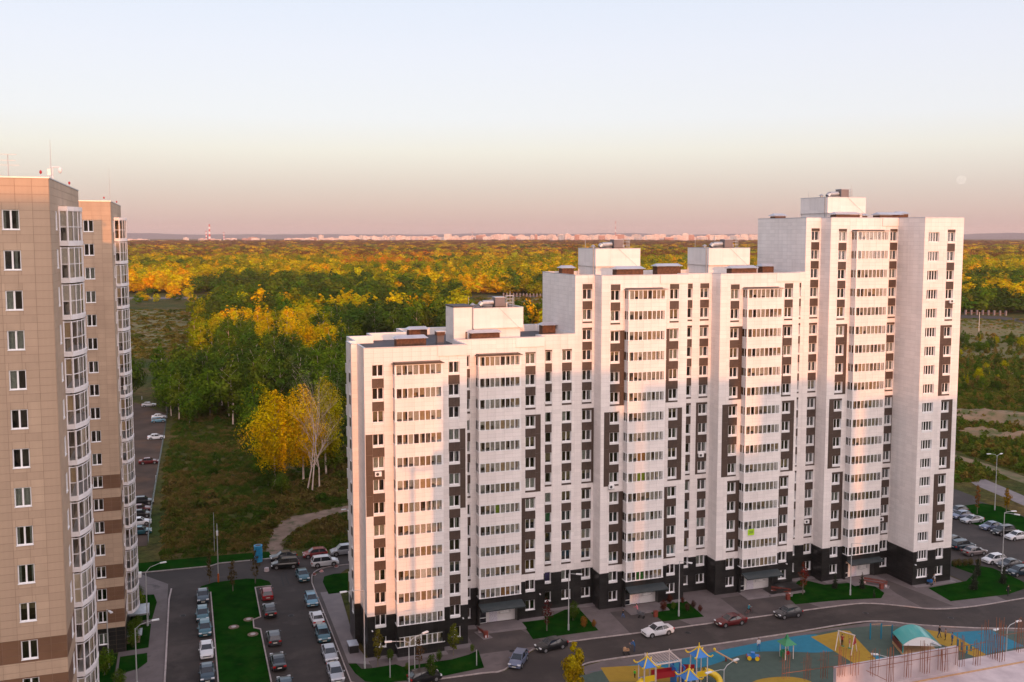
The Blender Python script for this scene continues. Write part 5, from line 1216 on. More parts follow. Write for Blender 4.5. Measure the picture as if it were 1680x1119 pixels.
def bare_tree(x, y, H, seed, label):
    rr = random.Random(seed); m = MB(); t = thing('bare_tree', label, 'tree', (x, y, gz(x, y)))
    def grow(p, d, L, r, lvl):
        q = p
        for i in range(3):
            e = q + (d + Vector((rr.uniform(-.16, .16), rr.uniform(-.12, .12), 0.06))).normalized() * L / 3
            m.tube(q, e, r * (1 - i * 0.25), r * (1 - (i + 1) * 0.25), 5 if lvl < 2 else 4, cap=False)
            if lvl < 4:
                for _ in range(2 if lvl < 3 else 1):
                    a = rr.random() * 6.28; nd = (d + Vector((math.cos(a), math.sin(a), 0.3)) * rr.uniform(0.5, 0.9)).normalized(); grow(e, nd, L * rr.uniform(0.42, 0.6), r * (1 - i * 0.25) * 0.42, lvl + 1)
            q = e
    grow(Vector((0, 0, -0.3)), Vector((rr.uniform(-.1, .1), 0, 1)).normalized(), H * 0.86, 0.17, 0)
    m.build('trunk', M['birch'], t)
x, y, _ = g(512, 806); bare_tree(x, y, 19.5, 5, 'taller bare whitish tree right of the golden birch')
x, y, _ = g(524, 801); bare_tree(x, y, 16.5, 11, 'shorter bare whitish tree leaning right of its neighbour')
x, y, _ = g(504, 804); bare_tree(x, y, 17.5, 23, 'bare whitish tree closest to the golden crown')
for px, py, s, c in ((440, 800, 0.42, GREEN[3]), (462, 812, 0.36, GREEN[0]), (545, 775, 0.5, GREEN[2]), (430, 780, 0.45, GREEN[1]), (415, 720, 0.7, GREEN[4]), (555, 740, 0.9, GREEN[3])):
    x, y, _ = g(px, py); tree(x, y, 5, s, c, 'low green tree in the undergrowth round the golden birch, near picture column %s' % ('left' if px < 445 else 'right' if px > 530 else 'centre'), 'undergrowth round the golden birch', 1.2)
# yard trees and shrubs
def tall_column(px, py, H, Rr, c, label, n=500):
    x, y, z = g(px, py); t = thing('young_tree', label, 'tree', (x, y, z)); cm = crown_mesh('crown', int(px), H, Rr, int(n * 1.6), 0.13, 'birch', 0.22, M['leaf_o'], 14)
    q = link('crown', cm, t); q.color = (*c, 1); link('trunk', trunk_mesh('trunk', int(px) + 3, H, 0.06, M['bark'], 0.02, 4), t)
thin = (0.085, 0.062, 0.02)
tall_column(344, 957, 4.6, 0.6, thin, 'thin olive sapling, left one of three at the top of the long lawn', 160); tall_column(382, 970, 5.0, 0.9, thin, 'olive sapling in the middle of three at the top of the long lawn', 240); tall_column(419, 957, 5.4, 0.8, thin, 'olive sapling in front of the blue barrel', 220)
tall_column(941, 1152, 7.4, 1.5, (0.36, 0.27, 0.008), 'pointed bright yellow tree at the bottom edge beside the playground', 2400)
tall_column(620, 1094, 5.0, 0.9, (0.11, 0.10, 0.015), 'slim olive tree with a lime top before the left wing', 420)
tall_column(744, 1076, 4.4, 1.1, (0.10, 0.12, 0.015), 'light green tree on the lawn before the left wing, near the bench', 420); tall_column(688, 1096, 4.0, 0.9, (0.10, 0.055, 0.02), 'thin reddish tree on the lawn before the left wing', 150)
tall_column(708, 1119, 3.5, 1.0, (0.04, 0.07, 0.012), 'green tree at the bottom edge beside the black parked car', 400)
tall_column(897, 1035, 4.6, 0.9, (0.09, 0.028, 0.02), 'dark red leaved sapling on the lawn right of the first entrance', 200); tall_column(1317, 975, 5.2, 1.0, (0.14, 0.04, 0.02), 'red leaved sapling on the lawn before the stair ramp', 260)
tall_column(1603, 843, 6.0, 0.7, (0.20, 0.085, 0.02), 'rusty sapling on the strip behind the parked cars at right', 260); tall_column(1651, 840, 5.0, 1.0, (0.26, 0.16, 0.012), 'yellow sapling right of the rusty one behind the parked cars', 500)
for px, py, h, c in ((640, 1085, 1.8, GREEN[3]), (668, 1100, 1.1, GREEN[0]), (940, 1018, 3.0, GREEN[3]), (958, 1030, 1.8, DARK[0]), (974, 1029, 1.2, DARK[0]), (612, 1069, 1.2, OLIVE[0]), (775, 1070, 1.2, GREEN[0]), (720, 1085, 1.6, GREEN[3])):
    x, y, z = g(px, py); t = tree(x, y, 5, h / 14, c, 'dark green shrub on a lawn before the white block, %s' % ('at its left wing' if px < 800 else 'left of the second entrance'), 'shrubs before the %s' % ('left wing' if px < 800 else 'second section'), 0.9, z)
for px, py in ((1128, 1003), (1137, 998), (1120, 990), (1105, 1000), (1148, 1004), (1098, 990), (1088, 1003)):
    x, y, z = g(px, py); tree(x, y, 5, rnd.uniform(0.07, 0.13), rnd.choice([(0.10, 0.03, 0.02), GREEN[0], (0.06, 0.03, 0.02)]), 'small reddish shrub on the lawn beside the tall lamp of the second entrance', 'shrubs by the second entrance', 1, z)
for px, py, h, lab in ((1370, 966, 2.8, 'small spruce on the lawn left of the lamp post before the fourth entrance'), (1414, 966, 2.8, 'small spruce on the lawn right of the lamp post before the fourth entrance'), (1598, 968, 3.8, 'spruce in the middle of the corner lawn at right'), (1604, 945, 3.6, 'spruce nearest the parked cars on the corner lawn'), (1646, 958, 3.4, 'rightmost spruce on the corner lawn'), (1434, 980, 1.4, 'low dark juniper at the tip of the lawn by the long bench')):
    x, y, z = g(px, py); tree(x, y, 4, h / 17, (0.035, 0.045, 0.028), lab, None, 1.5, z)
for px, py in ((1566, 930), (1574, 929), (1583, 929), (1592, 928), (1605, 929)): x, y, z = g(px, py); tree(x, y, 5, 0.10, (0.09, 0.07, 0.02), 'low clipped bush in the row between corner lawn and parked cars', 'bush row by the corner lawn', 1.2, z)
for x, y, h in ((-7.8, 151, 2.8), (-7.4, 147, 3.2), (-7.9, 144.5, 2.4), (-7.2, 139.5, 2.2), (-7.6, 136, 3.0), (-7.5, 133.6, 2.6), (-10.5, 126, 3.6), (-12, 122, 3.0), (-8.6, 121, 2.8)): tree(x, y, 5, h / 14, rnd.choice(GREEN), 'dark bush in the strip beside the second beige tower', 'bushes beside the second beige tower', 1.0)
# ================================================================ BLOCKS BEHIND THE CAMERA (added and sized to throw the evening shadow)
def shade_block(xa, xb, ya, ztop, yb=-75):
    """block at y = yb whose shadow covers facade x range [xa, xb] at y = ya up to ztop"""
    d = ya - yb; dx = d * math.tan(SUN_AZ); h = ztop + d / math.cos(SUN_AZ) * math.tan(SUN_EL)
    return xa + dx, xb + dx, h
for xa, xb, ya, zt, yb in ((-60, 20.0, 121, 33, -75), (20.0, 31.6, 121, 6.0, -75), (31.6, 60.0, 121, 36.2, -75), (59.0, 63.0, 127, 29.0, -95), (63.6, 79.6, 127, 33.5, -75), (79.6, 83.6, 127, 22.0, -95), (83.6, 98, 127, 32.5, -75), (100.4, 102.4, 127, 14.0, -90), (98, 101.6, 127, 31.5, -75), (103.2, 150, 121, 29.6, -75), (150, 420, 127, 27, -75)):
    a, b, h = shade_block(xa, xb, ya, zt, yb); BN = globals().get('BN', 0) + 1; shadow_caster(a, b, yb, h, 'unseen tan block added for its shadow behind the photographer, number %s counted from the left' % ['one', 'two', 'three', 'four', 'five', 'six', 'seven', 'eight', 'nine', 'ten', 'eleven'][BN - 1])
a, b, h = shade_block(-80, 4, 79.8, 58.2, -90); shadow_caster(a, b, -90, h, 'tallest unseen tan block added for its shadow, behind the photographer')

# ================================================================ CARS
def lerp(a, b, t): return a + (b - a) * t
def car_proto(kind):
    # length along x (front at +x), origin on the ground in the middle
    L, Wd, H, hood, deck, bel = {'sedan': (4.45, 1.74, 1.46, 0.98, 1.02, 0.95), 'hatch': (4.1, 1.74, 1.50, 1.0, 0, 0.98), 'suv': (4.55, 1.84, 1.72, 1.10, 0, 1.08), 'coupe': (4.6, 1.78, 1.42, 0.94, 1.0, 0.92)}[kind]
    l = L / 2; hw = Wd / 2; r = 0.325 if kind != 'suv' else 0.37; wx = (L * 0.305, -L * 0.29)
    body = MB(); prof = []
    # lower body: cross sections along x
    if kind in ('sedan', 'coupe'): top = [(-l, 0.62), (-l + 0.06, 0.93), (-l + 0.15, deck), (-l + 0.75, deck + 0.02), (-0.6, bel), (0.6, bel - 0.01), (l - 1.25, hood), (l - 0.6, hood - 0.09), (l - 0.18, 0.78), (l, 0.6)]
    else: top = [(-l, 0.6), (-l + 0.05, 0.95), (-l + 0.12, bel), (-l + 0.5, bel), (-0.6, bel), (0.6, bel - 0.01), (l - 1.15, hood), (l - 0.5, hood - 0.1), (l - 0.15, 0.8), (l, 0.6)]
    rows = []
    for i, (x, zt) in enumerate(top):
        t = (x + l) / L; wf = 1 - 0.12 * (abs(2 * t - 1) ** 5) ; zb = 0.22 if 0.03 < t < 0.97 else 0.30
        w = hw * wf
        rows.append([(x, -w * 0.94, zb), (x, -w, zb + 0.18), (x, -w, zt - 0.22 if zt > 0.7 else zt - 0.1), (x, -w * 0.93, zt - 0.03), (x, -w * 0.6, zt), (x, w * 0.6, zt), (x, w * 0.93, zt - 0.03), (x, w, zt - 0.22 if zt > 0.7 else zt - 0.1), (x, w, zb + 0.18), (x, w * 0.94, zb)])
    b = 0; k = len(rows[0])
    for rw in rows: body.v += rw
    for i in range(len(rows) - 1):
        for j in range(k): q = (j + 1) % k; body.f.append((i * k + j, i * k + q, (i + 1) * k + q, (i + 1) * k + j)); body.m.append(0)
    body.f.append(tuple(range(k))[::-1]); body.m.append(0); n0 = (len(rows) - 1) * k; body.f.append(tuple(n0 + j for j in range(k))); body.m.append(0)
    # wheel arches as dark recess discs
    for x in wx:
        for s in (-1, 1): body.tube((x, s * hw * 0.80, r + 0.02), (x, s * (hw + 0.004), r + 0.02), r + 0.075, n=14, m=1)
    # cabin
    if kind == 'sedan': xs_ = (-l + 0.62, -l + 1.15, 0.35, 1.05)
    elif kind == 'coupe': xs_ = (-l + 0.62, -l + 1.35, 0.25, 1.05)
    elif kind == 'hatch': xs_ = (-l + 0.12, -l + 0.55, 0.35, 1.1)
    else: xs_ = (-l + 0.12, -l + 0.42, 0.55, 1.2)
    xa, xb_, xc, xd = xs_; zb = bel - 0.03; cw = hw * 0.9; rw_ = hw * 0.70
    A = [(xa, -cw, zb), (xd, -cw * 0.96, zb), (xd, cw * 0.96, zb), (xa, cw, zb)]; B = [(xb_, -rw_, H - 0.06), (xc, -rw_, H - 0.03), (xc, rw_, H - 0.03), (xb_, rw_, H - 0.06)]
    gl_ = MB()
    def face(p): gl_.quad(*p)
    face((A[0], A[1], B[1], B[0])); face((A[2], A[3], B[3], B[2])); face((A[1], A[2], B[2], B[1])); face((A[3], A[0], B[0], B[3]))
    # roof skin and pillars
    mid = (xb_ + xc) / 2
    body.quad(B[0], (mid, -rw_, H), (mid, rw_, H), B[3]); body.quad((mid, -rw_, H), B[1], B[2], (mid, rw_, H))
    for s in (-1, 1):
        for (p, q, rr_) in (((xa, s * cw, zb), (xb_, s * rw_, H - 0.05), 0.055), ((xd, s * cw * 0.96, zb), (xc, s * rw_, H - 0.03), 0.035), ((mid - 0.1, s * cw * 1.0, zb), (mid - 0.05, s * rw_, H - 0.02), 0.035), ((xb_, s * rw_, H - 0.04), (mid, s * rw_, H - 0.01), 0.035), ((mid, s * rw_, H - 0.01), (xc, s * rw_, H - 0.03), 0.035)):
            body.tube(p, q, rr_, n=5)
        body.box(xd - 0.35, xd - 0.2, s * hw + (0.0 if s > 0 else -0.16), s * hw + (0.16 if s > 0 else 0.0), bel - 0.02, bel + 0.1)
    parts = [('body', [None, M['tyre']], body), ('car_window', M['car_glass'], gl_)]
    hl = []
    for s in (-1, 1):
        h = MB(); h.box(l - 0.22, l - 0.03, s * hw * 0.72 - 0.2, s * hw * 0.72 + 0.2, 0.62, 0.76); hl.append(('headlight', M['headlight'], h))
        h = MB(); h.box(-l - 0.01, -l + 0.15, s * hw * 0.74 - 0.17, s * hw * 0.74 + 0.17, 0.72, 0.92); hl.append(('tail_light', M['tail'], h))
    pl = MB(); pl.box(l - 0.0, l + 0.02, -0.26, 0.26, 0.36, 0.47); pl.box(-l - 0.03, -l, -0.26, 0.26, 0.6, 0.71); hl.append(('number_plate', M['plate'], pl))
    gr = MB(); gr.box(l - 0.05, l + 0.01, -0.5, 0.5, 0.5, 0.62); hl.append(('grille', M['tyre'], gr))
    wm = MB(); wm.tube((0, -0.11, 0), (0, 0.11, 0), r, n=16); rm = MB(); rm.tube((0, -0.118, 0), (0, 0.118, 0), r * 0.64, n=10)
    return dict(parts=parts, extra=hl, wheel=(wm.mesh('wheel', M['tyre']), rm.mesh('rim', M['rim'])), wx=wx, hw=hw, r=r, cache={}, meshes=None)
CP = {k: car_proto(k) for k in ('sedan', 'hatch', 'suv', 'coupe')}
PAINT = {}
def paintm(cname):
    C = {'black': (0.010, 0.011, 0.013), 'white': (0.62, 0.62, 0.64), 'silver': (0.36, 0.37, 0.40), 'dark red': (0.11, 0.010, 0.012), 'red': (0.22, 0.018, 0.022), 'dark blue': (0.012, 0.035, 0.055), 'teal': (0.02, 0.10, 0.13), 'light blue': (0.10, 0.24, 0.33), 'dark grey': (0.045, 0.045, 0.05), 'grey brown': (0.17, 0.14, 0.14), 'grey blue': (0.14, 0.17, 0.26)}
    if cname not in PAINT: PAINT[cname] = paint(cname + ' car paint', C[cname], 0.3 if cname not in ('white', 'red') else 0.0)
    return PAINT[cname]
def car(x, y, rz, kind, cname, label, group=None):
    p = CP[kind]; t = thing('parked_car', label, 'car', (x, y, gz(x, y) + 0.03), rz, group)
    if p['meshes'] is None: p['meshes'] = [(nm, mb.mesh(nm, mt if mt and not isinstance(mt, list) else M['tyre'])) for nm, mt, mb in p['parts'][1:] + p['extra']]
    if cname not in p['cache']: p['cache'][cname] = p['parts'][0][2].mesh('body', [paintm(cname), M['tyre']])
    link('body', p['cache'][cname], t)
    for nm, me in p['meshes']: link(nm, me, t)
    for wx in p['wx']:
        for s in (-1, 1): w = link('wheel', p['wheel'][0], t, (wx, s * (p['hw'] - 0.1), p['r'])); link('rim', p['wheel'][1], w)
    return t
U, D_, Lf, Rt = math.pi / 2, -math.pi / 2, math.pi, 0.0         # facing away, towards the camera, left, right
for x, y, a, k, c, lab in (
    (1.65, 148.6, D_, 'sedan', 'dark blue', 'dark blue saloon, farthest of the cars parked left of the long lawn'), (1.45, 141.2, D_, 'hatch', 'teal', 'teal hatchback, second from the far end left of the long lawn'),
    (1.65, 135.8, D_, 'hatch', 'teal', 'teal hatchback just behind the white car left of the long lawn'), (1.7, 128.6, D_, 'sedan', 'white', 'white saloon left of the long lawn'), (1.6, 121.6, D_, 'sedan', 'dark blue', 'dark blue saloon in front of the white one left of the long lawn'),
    (10.9, 146.6, U, 'hatch', 'red', 'red hatchback at the far end of the row right of the long lawn'), (10.75, 139.9, U, 'sedan', 'black', 'black saloon with bright red tail lights behind the red hatchback'),
    (10.45, 129.8, U, 'hatch', 'dark grey', 'dark grey hatchback alone beside the long lawn'), (10.3, 122.2, U, 'coupe', 'black', 'black coupe beside the lower end of the long lawn'), (10.5, 115.2, U, 'sedan', 'dark blue', 'dark blue saloon cut by the bottom edge near the long lawn'),
    (17.0, 153.2, D_ + 0.05, 'sedan', 'teal', 'dark teal saloon at the turn by the round kerb'), (17.0, 142.2, D_, 'hatch', 'light blue', 'light blue estate car, farthest of the row by the left wing'), (16.9, 134.8, U, 'sedan', 'white', 'white saloon in the row by the left wing, seen from behind'),
    (16.9, 129.0, D_, 'hatch', 'teal', 'dark teal hatchback between the white and silver cars by the left wing'), (16.9, 122.6, D_, 'sedan', 'silver', 'silver saloon, second from the bottom of the row by the left wing'), (16.8, 116.8, D_, 'coupe', 'silver', 'silver saloon cut by the bottom edge in the row by the left wing'),
    (15.0, 163.3, Lf + 0.05, 'sedan', 'black', 'black saloon at the meadow edge right of the blue barrel'), (14.9, 159.2, Lf - 0.1, 'suv', 'black', 'black off-road car in front of the black saloon at the crossing'), (20.3, 163.3, Lf, 'hatch', 'red', 'red hatchback on the meadow edge'),
    (21.3, 158.3, Rt, 'suv', 'white', 'white off-road car below the red hatchback'), (25.2, 163.2, Lf, 'suv', 'silver', 'silver off-road car half hidden by the corner of the white block'),
    (-11.2, 325, Rt, 'sedan', 'silver', 'silver car, farthest one on the dirt car park'), (-7.6, 302.5, Rt, 'sedan', 'white', 'white saloon, farther one of the pair on the dirt car park'), (-7.7, 296.8, Rt, 'hatch', 'light blue', 'light blue hatchback beside the farther white saloon'),
    (-7.8, 272, Rt, 'sedan', 'white', 'white saloon alone on the dirt car park'), (-8.8, 243, Rt, 'sedan', 'dark red', 'dark red saloon on the dirt car park'), (-9.0, 206, Rt, 'suv', 'black', 'black off-road car behind the white balconies of the far tower'),
    (-9.2, 200.8, Rt, 'sedan', 'dark red', 'dark red car between two black ones beside the far tower'), (-9.0, 196.8, Rt, 'hatch', 'black', 'black hatchback beside the far tower'), (-9.0, 191.4, Rt, 'sedan', 'white', 'white car beside the far tower'), (-8.6, 185.3, Rt, 'hatch', 'teal', 'teal car nearest on the dirt car park, beside the far tower'),
    (39.9, 113.4, -2.20, 'hatch', 'grey blue', 'grey blue hatchback on the bend of the front street'), (45.6, 116.3, Lf + 0.17, 'sedan', 'black', 'black saloon at the kerb of the front street'), (61.5, 116.2, Lf + 0.06, 'sedan', 'white', 'white saloon at the kerb of the front street'),
    (73.2, 116.2, Lf + 0.04, 'coupe', 'dark red', 'dark red saloon at the kerb of the front street'), (82.9, 116.2, Lf + 0.02, 'hatch', 'dark grey', 'dark grey hatchback at the kerb of the front street'),
    (148.5, 151.8, Lf, 'hatch', 'dark grey', 'dark grey car, farthest of the outer row in the right car park'), (146.4, 148.8, Lf, 'hatch', 'grey blue', 'grey blue hatchback, second in the outer row of the right car park'), (146.3, 145.8, Lf, 'coupe', 'silver', 'silver saloon, third in the outer row of the right car park'),
    (146.4, 141.2, Lf, 'sedan', 'grey blue', 'grey blue saloon, fourth in the outer row of the right car park'), (146.1, 138.0, Lf, 'suv', 'black', 'black off-road car, fifth in the outer row of the right car park'), (146.1, 134.9, Lf, 'sedan', 'white', 'white car at the picture edge in the outer row of the right car park'),
    (132.9, 136.4, Rt, 'hatch', 'black', 'black car half hidden by the tall section, inner row of the right car park'), (131.9, 133.4, Rt, 'suv', 'dark blue', 'dark blue off-road car in the inner row of the right car park'), (131.4, 130.2, Rt, 'sedan', 'grey brown', 'grey brown saloon in the inner row of the right car park'),
    (131.4, 125.8, Lf, 'hatch', 'white', 'white hatchback in the inner row of the right car park'), (132.0, 123.1, Lf, 'sedan', 'dark grey', 'dark grey saloon in the inner row of the right car park'), (130.6, 119.8, Lf, 'hatch', 'dark blue', 'dark blue hatchback at the picture edge, inner row of the right car park')):
    car(x, y, a, k, c, lab)
x, y, z = g(692, 1117); car(x + 0.3, y - 0.2, 0.12, 'hatch', 'black', 'black hatchback cut by the bottom edge beside the double lamp')

# ================================================================ STREET LAMPS AND POLES
def lamp(px, py, H, arms, label, group='street lamps of the yard', r=0.075):
    x, y, z = g(px, py); t = thing('street_lamp', label, 'street lamp', (x, y, z), 0, group)
    m = MB(); m.tube((0, 0, -0.2), (0, 0, H), r * 1.2, r * 0.7, 10); m.tube((0, 0, -0.1), (0, 0, 0.9), r * 1.7, r * 1.7, 10); m.build('pole', M['pole'], t)
    for dx, dy, up in arms:
        L = math.hypot(dx, dy); a = MB(); a.path([(0, 0, H - 0.1), (dx * 0.3, dy * 0.3, H + up * 0.6), (dx, dy, H + up)], 0.04, 6); a.build('arm', M['pole'], t)
        h = MB(); ux, uy = dx / L, dy / L; px_, py_ = -uy * 0.16, ux * 0.16; z0 = H + up - 0.02
        B = [(dx + px_ * 0.7, dy + py_ * 0.7), (dx - px_ * 0.7, dy - py_ * 0.7), (dx + ux * 0.85 - px_, dy + uy * 0.85 - py_), (dx + ux * 0.85 + px_, dy + uy * 0.85 + py_)]
        h.prism(B, z0 - 0.04, z0 + 0.1, 0, True, True); h.build('lamp_head', M['lamp_head'], t)
    return t
def Hof(px, base_y, top_y):
    x, y, z = g(px, base_y); lo, hi = 0, 30
    for _ in range(40):
        mid = (lo + hi) / 2
        if pix(x, y, z + mid)[1] > top_y: lo = mid
        else: hi = mid
    return lo
lamp(598.5, 1096.7, Hof(598.5, 1096.7, 968), [(-2.2, -0.2, 0.15)], 'tall lamp at the corner of the left wing, head to the left')
lamp(671.5, 1139, Hof(671.5, 1139, 1053), [(-2.0, 0.3, 0.2), (1.9, 0.9, 0.4)], 'double armed lamp before the left wing at the bottom edge')
lamp(932.7, 1034, Hof(932.7, 1034, 941), [(0.9, -0.5, 0.0)], 'lamp on the lawn left of the second entrance')
lamp(1113.6, 1011, Hof(1113.6, 1011, 920.5), [(0.7, -0.8, 0.0)], 'lamp on the small lawn right of the second entrance')
lamp(1394.9, 976.5, Hof(1394.9, 976.5, 891), [(1.1, -0.7, 0.0)], 'lamp on the lawn before the fourth entrance')
lamp(1643.8, 941, Hof(1643.8, 941, 841), [(1.1, -0.3, 0.2), (0.8, -1.2, 0.0)], 'double headed lamp by the right car park')
lamp(1632, 837, Hof(1632, 837, 748), [(-1.5, 0.2, 0.5), (1.2, 0.4, 0.2)], 'double armed lamp beyond the right car park')
lamp(242, 1027, Hof(242, 1027, 938), [(1.9, 0.4, 0.9)], 'lamp at the foot of the far tower, head over the left street')
lamp(225, 1130, Hof(225, 1130, 1031), [(1.9, 0.3, 0.6)], 'lamp at the bottom edge left of the left street')
lamp(178.6, 1097, Hof(178.6, 1097, 1000), [(0.3, -0.6, 0.0)], 'lamp before the brown stripes of the far tower')
lamp(1187, 1148, Hof(1187, 1148, 1098), [(-1.9, -0.3, 0.1), (1.6, 0.5, 0.6)], 'double armed lamp over the playground, right of the yellow slide')
lamp(1478, 1134, Hof(1478, 1134, 1090), [(-2.4, 1.4, 1.0)], 'lamp with a long arm over the swings')
lamp(1650, 1092, Hof(1650, 1092, 1030), [(-1.7, -0.2, 0.15), (1.7, 0.2, 0.5)], 'double armed lamp behind the rebar at the right edge')
lamp(586, 876, Hof(586, 876, 834), [(-2.0, 0, 0)], 'lamp head peeping from behind the left wing towards the dirt path')
def pole(px, py, top_y, label, r=0.05, mt='pole', band=None):
    x, y, z = g(px, py); H = Hof(px, py, top_y); t = thing('utility_pole', label, 'pole', (x, y, z)); m = MB(); m.tube((0, 0, -0.3), (0, 0, H), r * 1.3, r, 8); m.build('pole', M[mt], t)
    if band: b = MB(); b.tube((0, 0, 0.0), (0, 0, 1.4), r * 2.2, r * 2.2, 8); b.build('sleeve', paint('orange sleeve', (0.5, 0.10, 0.01), rough=0.6), t); c = MB(); c.box(-0.15, 0.15, -0.2, 0.2, H - 1.6, H - 0.9); c.tube((0, 0, H - 0.9), (0, 0, H + 0.3), 0.03, n=5); c.build('camera_box', M['lamp_head'], t)
pole(351.9, 905, 841, 'thin bare pole in the meadow left of the one with an orange foot', 0.04); pole(358.3, 955, 862, 'pole with an orange sleeve and camera box at the street kerb', 0.06, 'pole', True)
pole(233, 660, 650, 'concrete post at the far end of the dirt car park', 0.09); pole(256, 790, 780, 'short pale post on the fence beside the dirt car park', 0.08)
pole(698.5 - 18, 1100, 1062, 'short grey post on the lawn left of the double lamp', 0.05); pole(782, 1092, 1066, 'short grey post at the end of the left wing lawn', 0.05); pole(640, 1112, 1080, 'slim post beside the olive tree of the left wing', 0.05)
pole(1606, 540, 512, 'post by the far road on the right', 0.15); pole(755, 505, 488, 'post behind the low end of the block', 0.15)

# green wire fence between the dirt car park and the meadow
ft = thing('wire_fence', 'dark wire fence between the dirt car park and the meadow', 'fence', (-6, 240, 0))
line = [(-7.0, 178), (-7.0, 200), (-6.6, 225), (-6.2, 250), (-5.8, 272), (-5.5, 300), (-5.2, 330)]
fm = MB(); pt = []
for (a, b) in zip(line[:-1], line[1:]):
    L = math.hypot(b[0] - a[0], b[1] - a[1]); n = max(1, int(L / 3))
    for i in range(n): pt.append((lerp(a[0], b[0], i / n), lerp(a[1], b[1], i / n)))
pm = MB(); pm.tube((0, 0, -0.2), (0, 0, 1.9), 0.04, n=5); pmesh = pm.mesh('post', M['dmetal'])
for i, p in enumerate(pt):
    link('post', pmesh, ft, (p[0] + 6, p[1] - 240, gz(*p)))
    if i: q = pt[i - 1]; [fm.tube((q[0] + 6, q[1] - 240, gz(*q) + h), (p[0] + 6, p[1] - 240, gz(*p) + h), 0.012, n=3, cap=False) for h in [0.1 + 0.15 * k for k in range(12)]]
fm.build('wire_mesh', paint('fence green', (0.01, 0.03, 0.015), rough=0.6), ft)['kind'] = 'stuff'
# pale fence posts far behind the roofs
def post_fence(px0, px1, py0, py1, n, label, h=3.2):
    a, b = g(px0, py0), g(px1, py1); t = thing('post_fence', label, 'fence', a); pm = MB(); pm.box(-0.6, 0.6, -0.5, 0.5, -0.3, h); me = pm.mesh('post', M['pave_l'])
    for i in range(n): f = i / (n - 1); link('post', me, t, (lerp(a[0], b[0], f) - a[0], lerp(a[1], b[1], f) - a[1], 0))
    r = MB(); r.tube((0, 0, h * 0.4), (b[0] - a[0], b[1] - a[1], h * 0.4), 0.35, n=4); r.build('rail', M['brick_d'], t)
post_fence(826, 892, 486.5, 488, 13, 'row of pale posts seen between the low roof and the second section'); post_fence(1584, 1650, 515.5, 517, 8, 'row of pale posts by the far road at right')
# blue barrel on the kerb
x, y, z = g(424, 921); t = thing('blue_barrel', 'large blue barrel standing on the meadow edge', 'barrel', (x, y, z)); m = MB(); m.tube((0, 0, 0), (0, 0, 2.7), 0.68, 0.68, 22); m.tube((0, 0, 2.7), (0, 0, 2.78), 0.72, 0.72, 22)
for h in (0.7, 1.4, 2.0): m.tube((0, 0, h), (0, 0, h + 0.06), 0.71, 0.71, 22)
m.build('barrel_body', mat('blue barrel paint', (0.01, 0.20, 0.42), (0.05, 0.36, 0.60), 0.5, 1.2), t); l = MB(); l.tube((0, 0, 2.76), (0, 0, 2.80), 0.5, n=16); l.build('lid', M['dmetal'], t)
for px, py, lab in ((437.5, 937, 'round pale concrete stub on the street near the blue barrel'),):
    x, y, z = g(px, py); t = thing('concrete_bollard', lab, 'bollard', (x, y, z)); m = MB(); m.tube((0, 0, 0), (0, 0, 0.55), 0.42, 0.36, 14); m.build('bollard_body', M['concrete'], t); m = MB(); m.tube((0, 0, 0.55), (0, 0, 0.62), 0.3, 0.2, 14); m.build('cap', M['concrete2'], t)
for px, py in ((515.5, 943), (527.5, 938), (552, 930)):
    x, y, z = g(px, py); t = thing('kerb_hemisphere', 'red and white concrete hemisphere on the round kerb, %s' % {515.5: 'nearest', 527.5: 'middle', 552: 'farthest'}[px], 'bollard', (x, y, z)); m = MB(); m.ball((0, 0, 0.05), 0.3, 0.3, 0.3, 12, 6); m.build('half_ball', M['bench_red'] if px != 527.5 else paint('pinkish white', (0.5, 0.2, 0.18)), t); b = MB(); b.tube((0, 0, 0), (0, 0, 0.06), 0.36, n=12); b.build('foot', M['concrete'], t)
for px, py, lab in ((383.5, 1029, 'left'), (408, 1016.5, 'far'), (415, 1041, 'right')):
    x, y, z = g(px, py); t = thing('manhole_cover', '%s one of three sandy manhole covers in the long lawn' % lab, 'manhole', (x, y, z + 0.03)); m = MB(); m.tube((0, 0, 0), (0, 0, 0.05), 0.75, 0.7, 14); m.build('ring', M['dirt'], t); m = MB(); m.tube((0, 0, 0.05), (0, 0, 0.09), 0.35, n=12); m.build('lid', M['concrete2'], t)

for px, py, lab in ((300, 1010, 'in the left street'), (478, 1010, 'between the parked rows'), (840, 1068, 'before the first forecourt'), (1128, 1038, 'between the white and dark red cars'), (1420, 1006, 'on the bend of the front street'), (1560, 1014, 'at the right end of the front street')):
    x, y, z = g(px, py); t = thing('manhole_cover', 'dark round manhole cover in the asphalt %s' % lab, 'manhole', (x, y, z + 0.012)); m = MB(); m.tube((0, 0, 0), (0, 0, 0.02), 0.42, 0.42, 16); m.build('ring', M['dmetal'], t); m = MB(); m.tube((0, 0, 0.02), (0, 0, 0.035), 0.33, n=16); m.build('lid', M['tyre'], t)
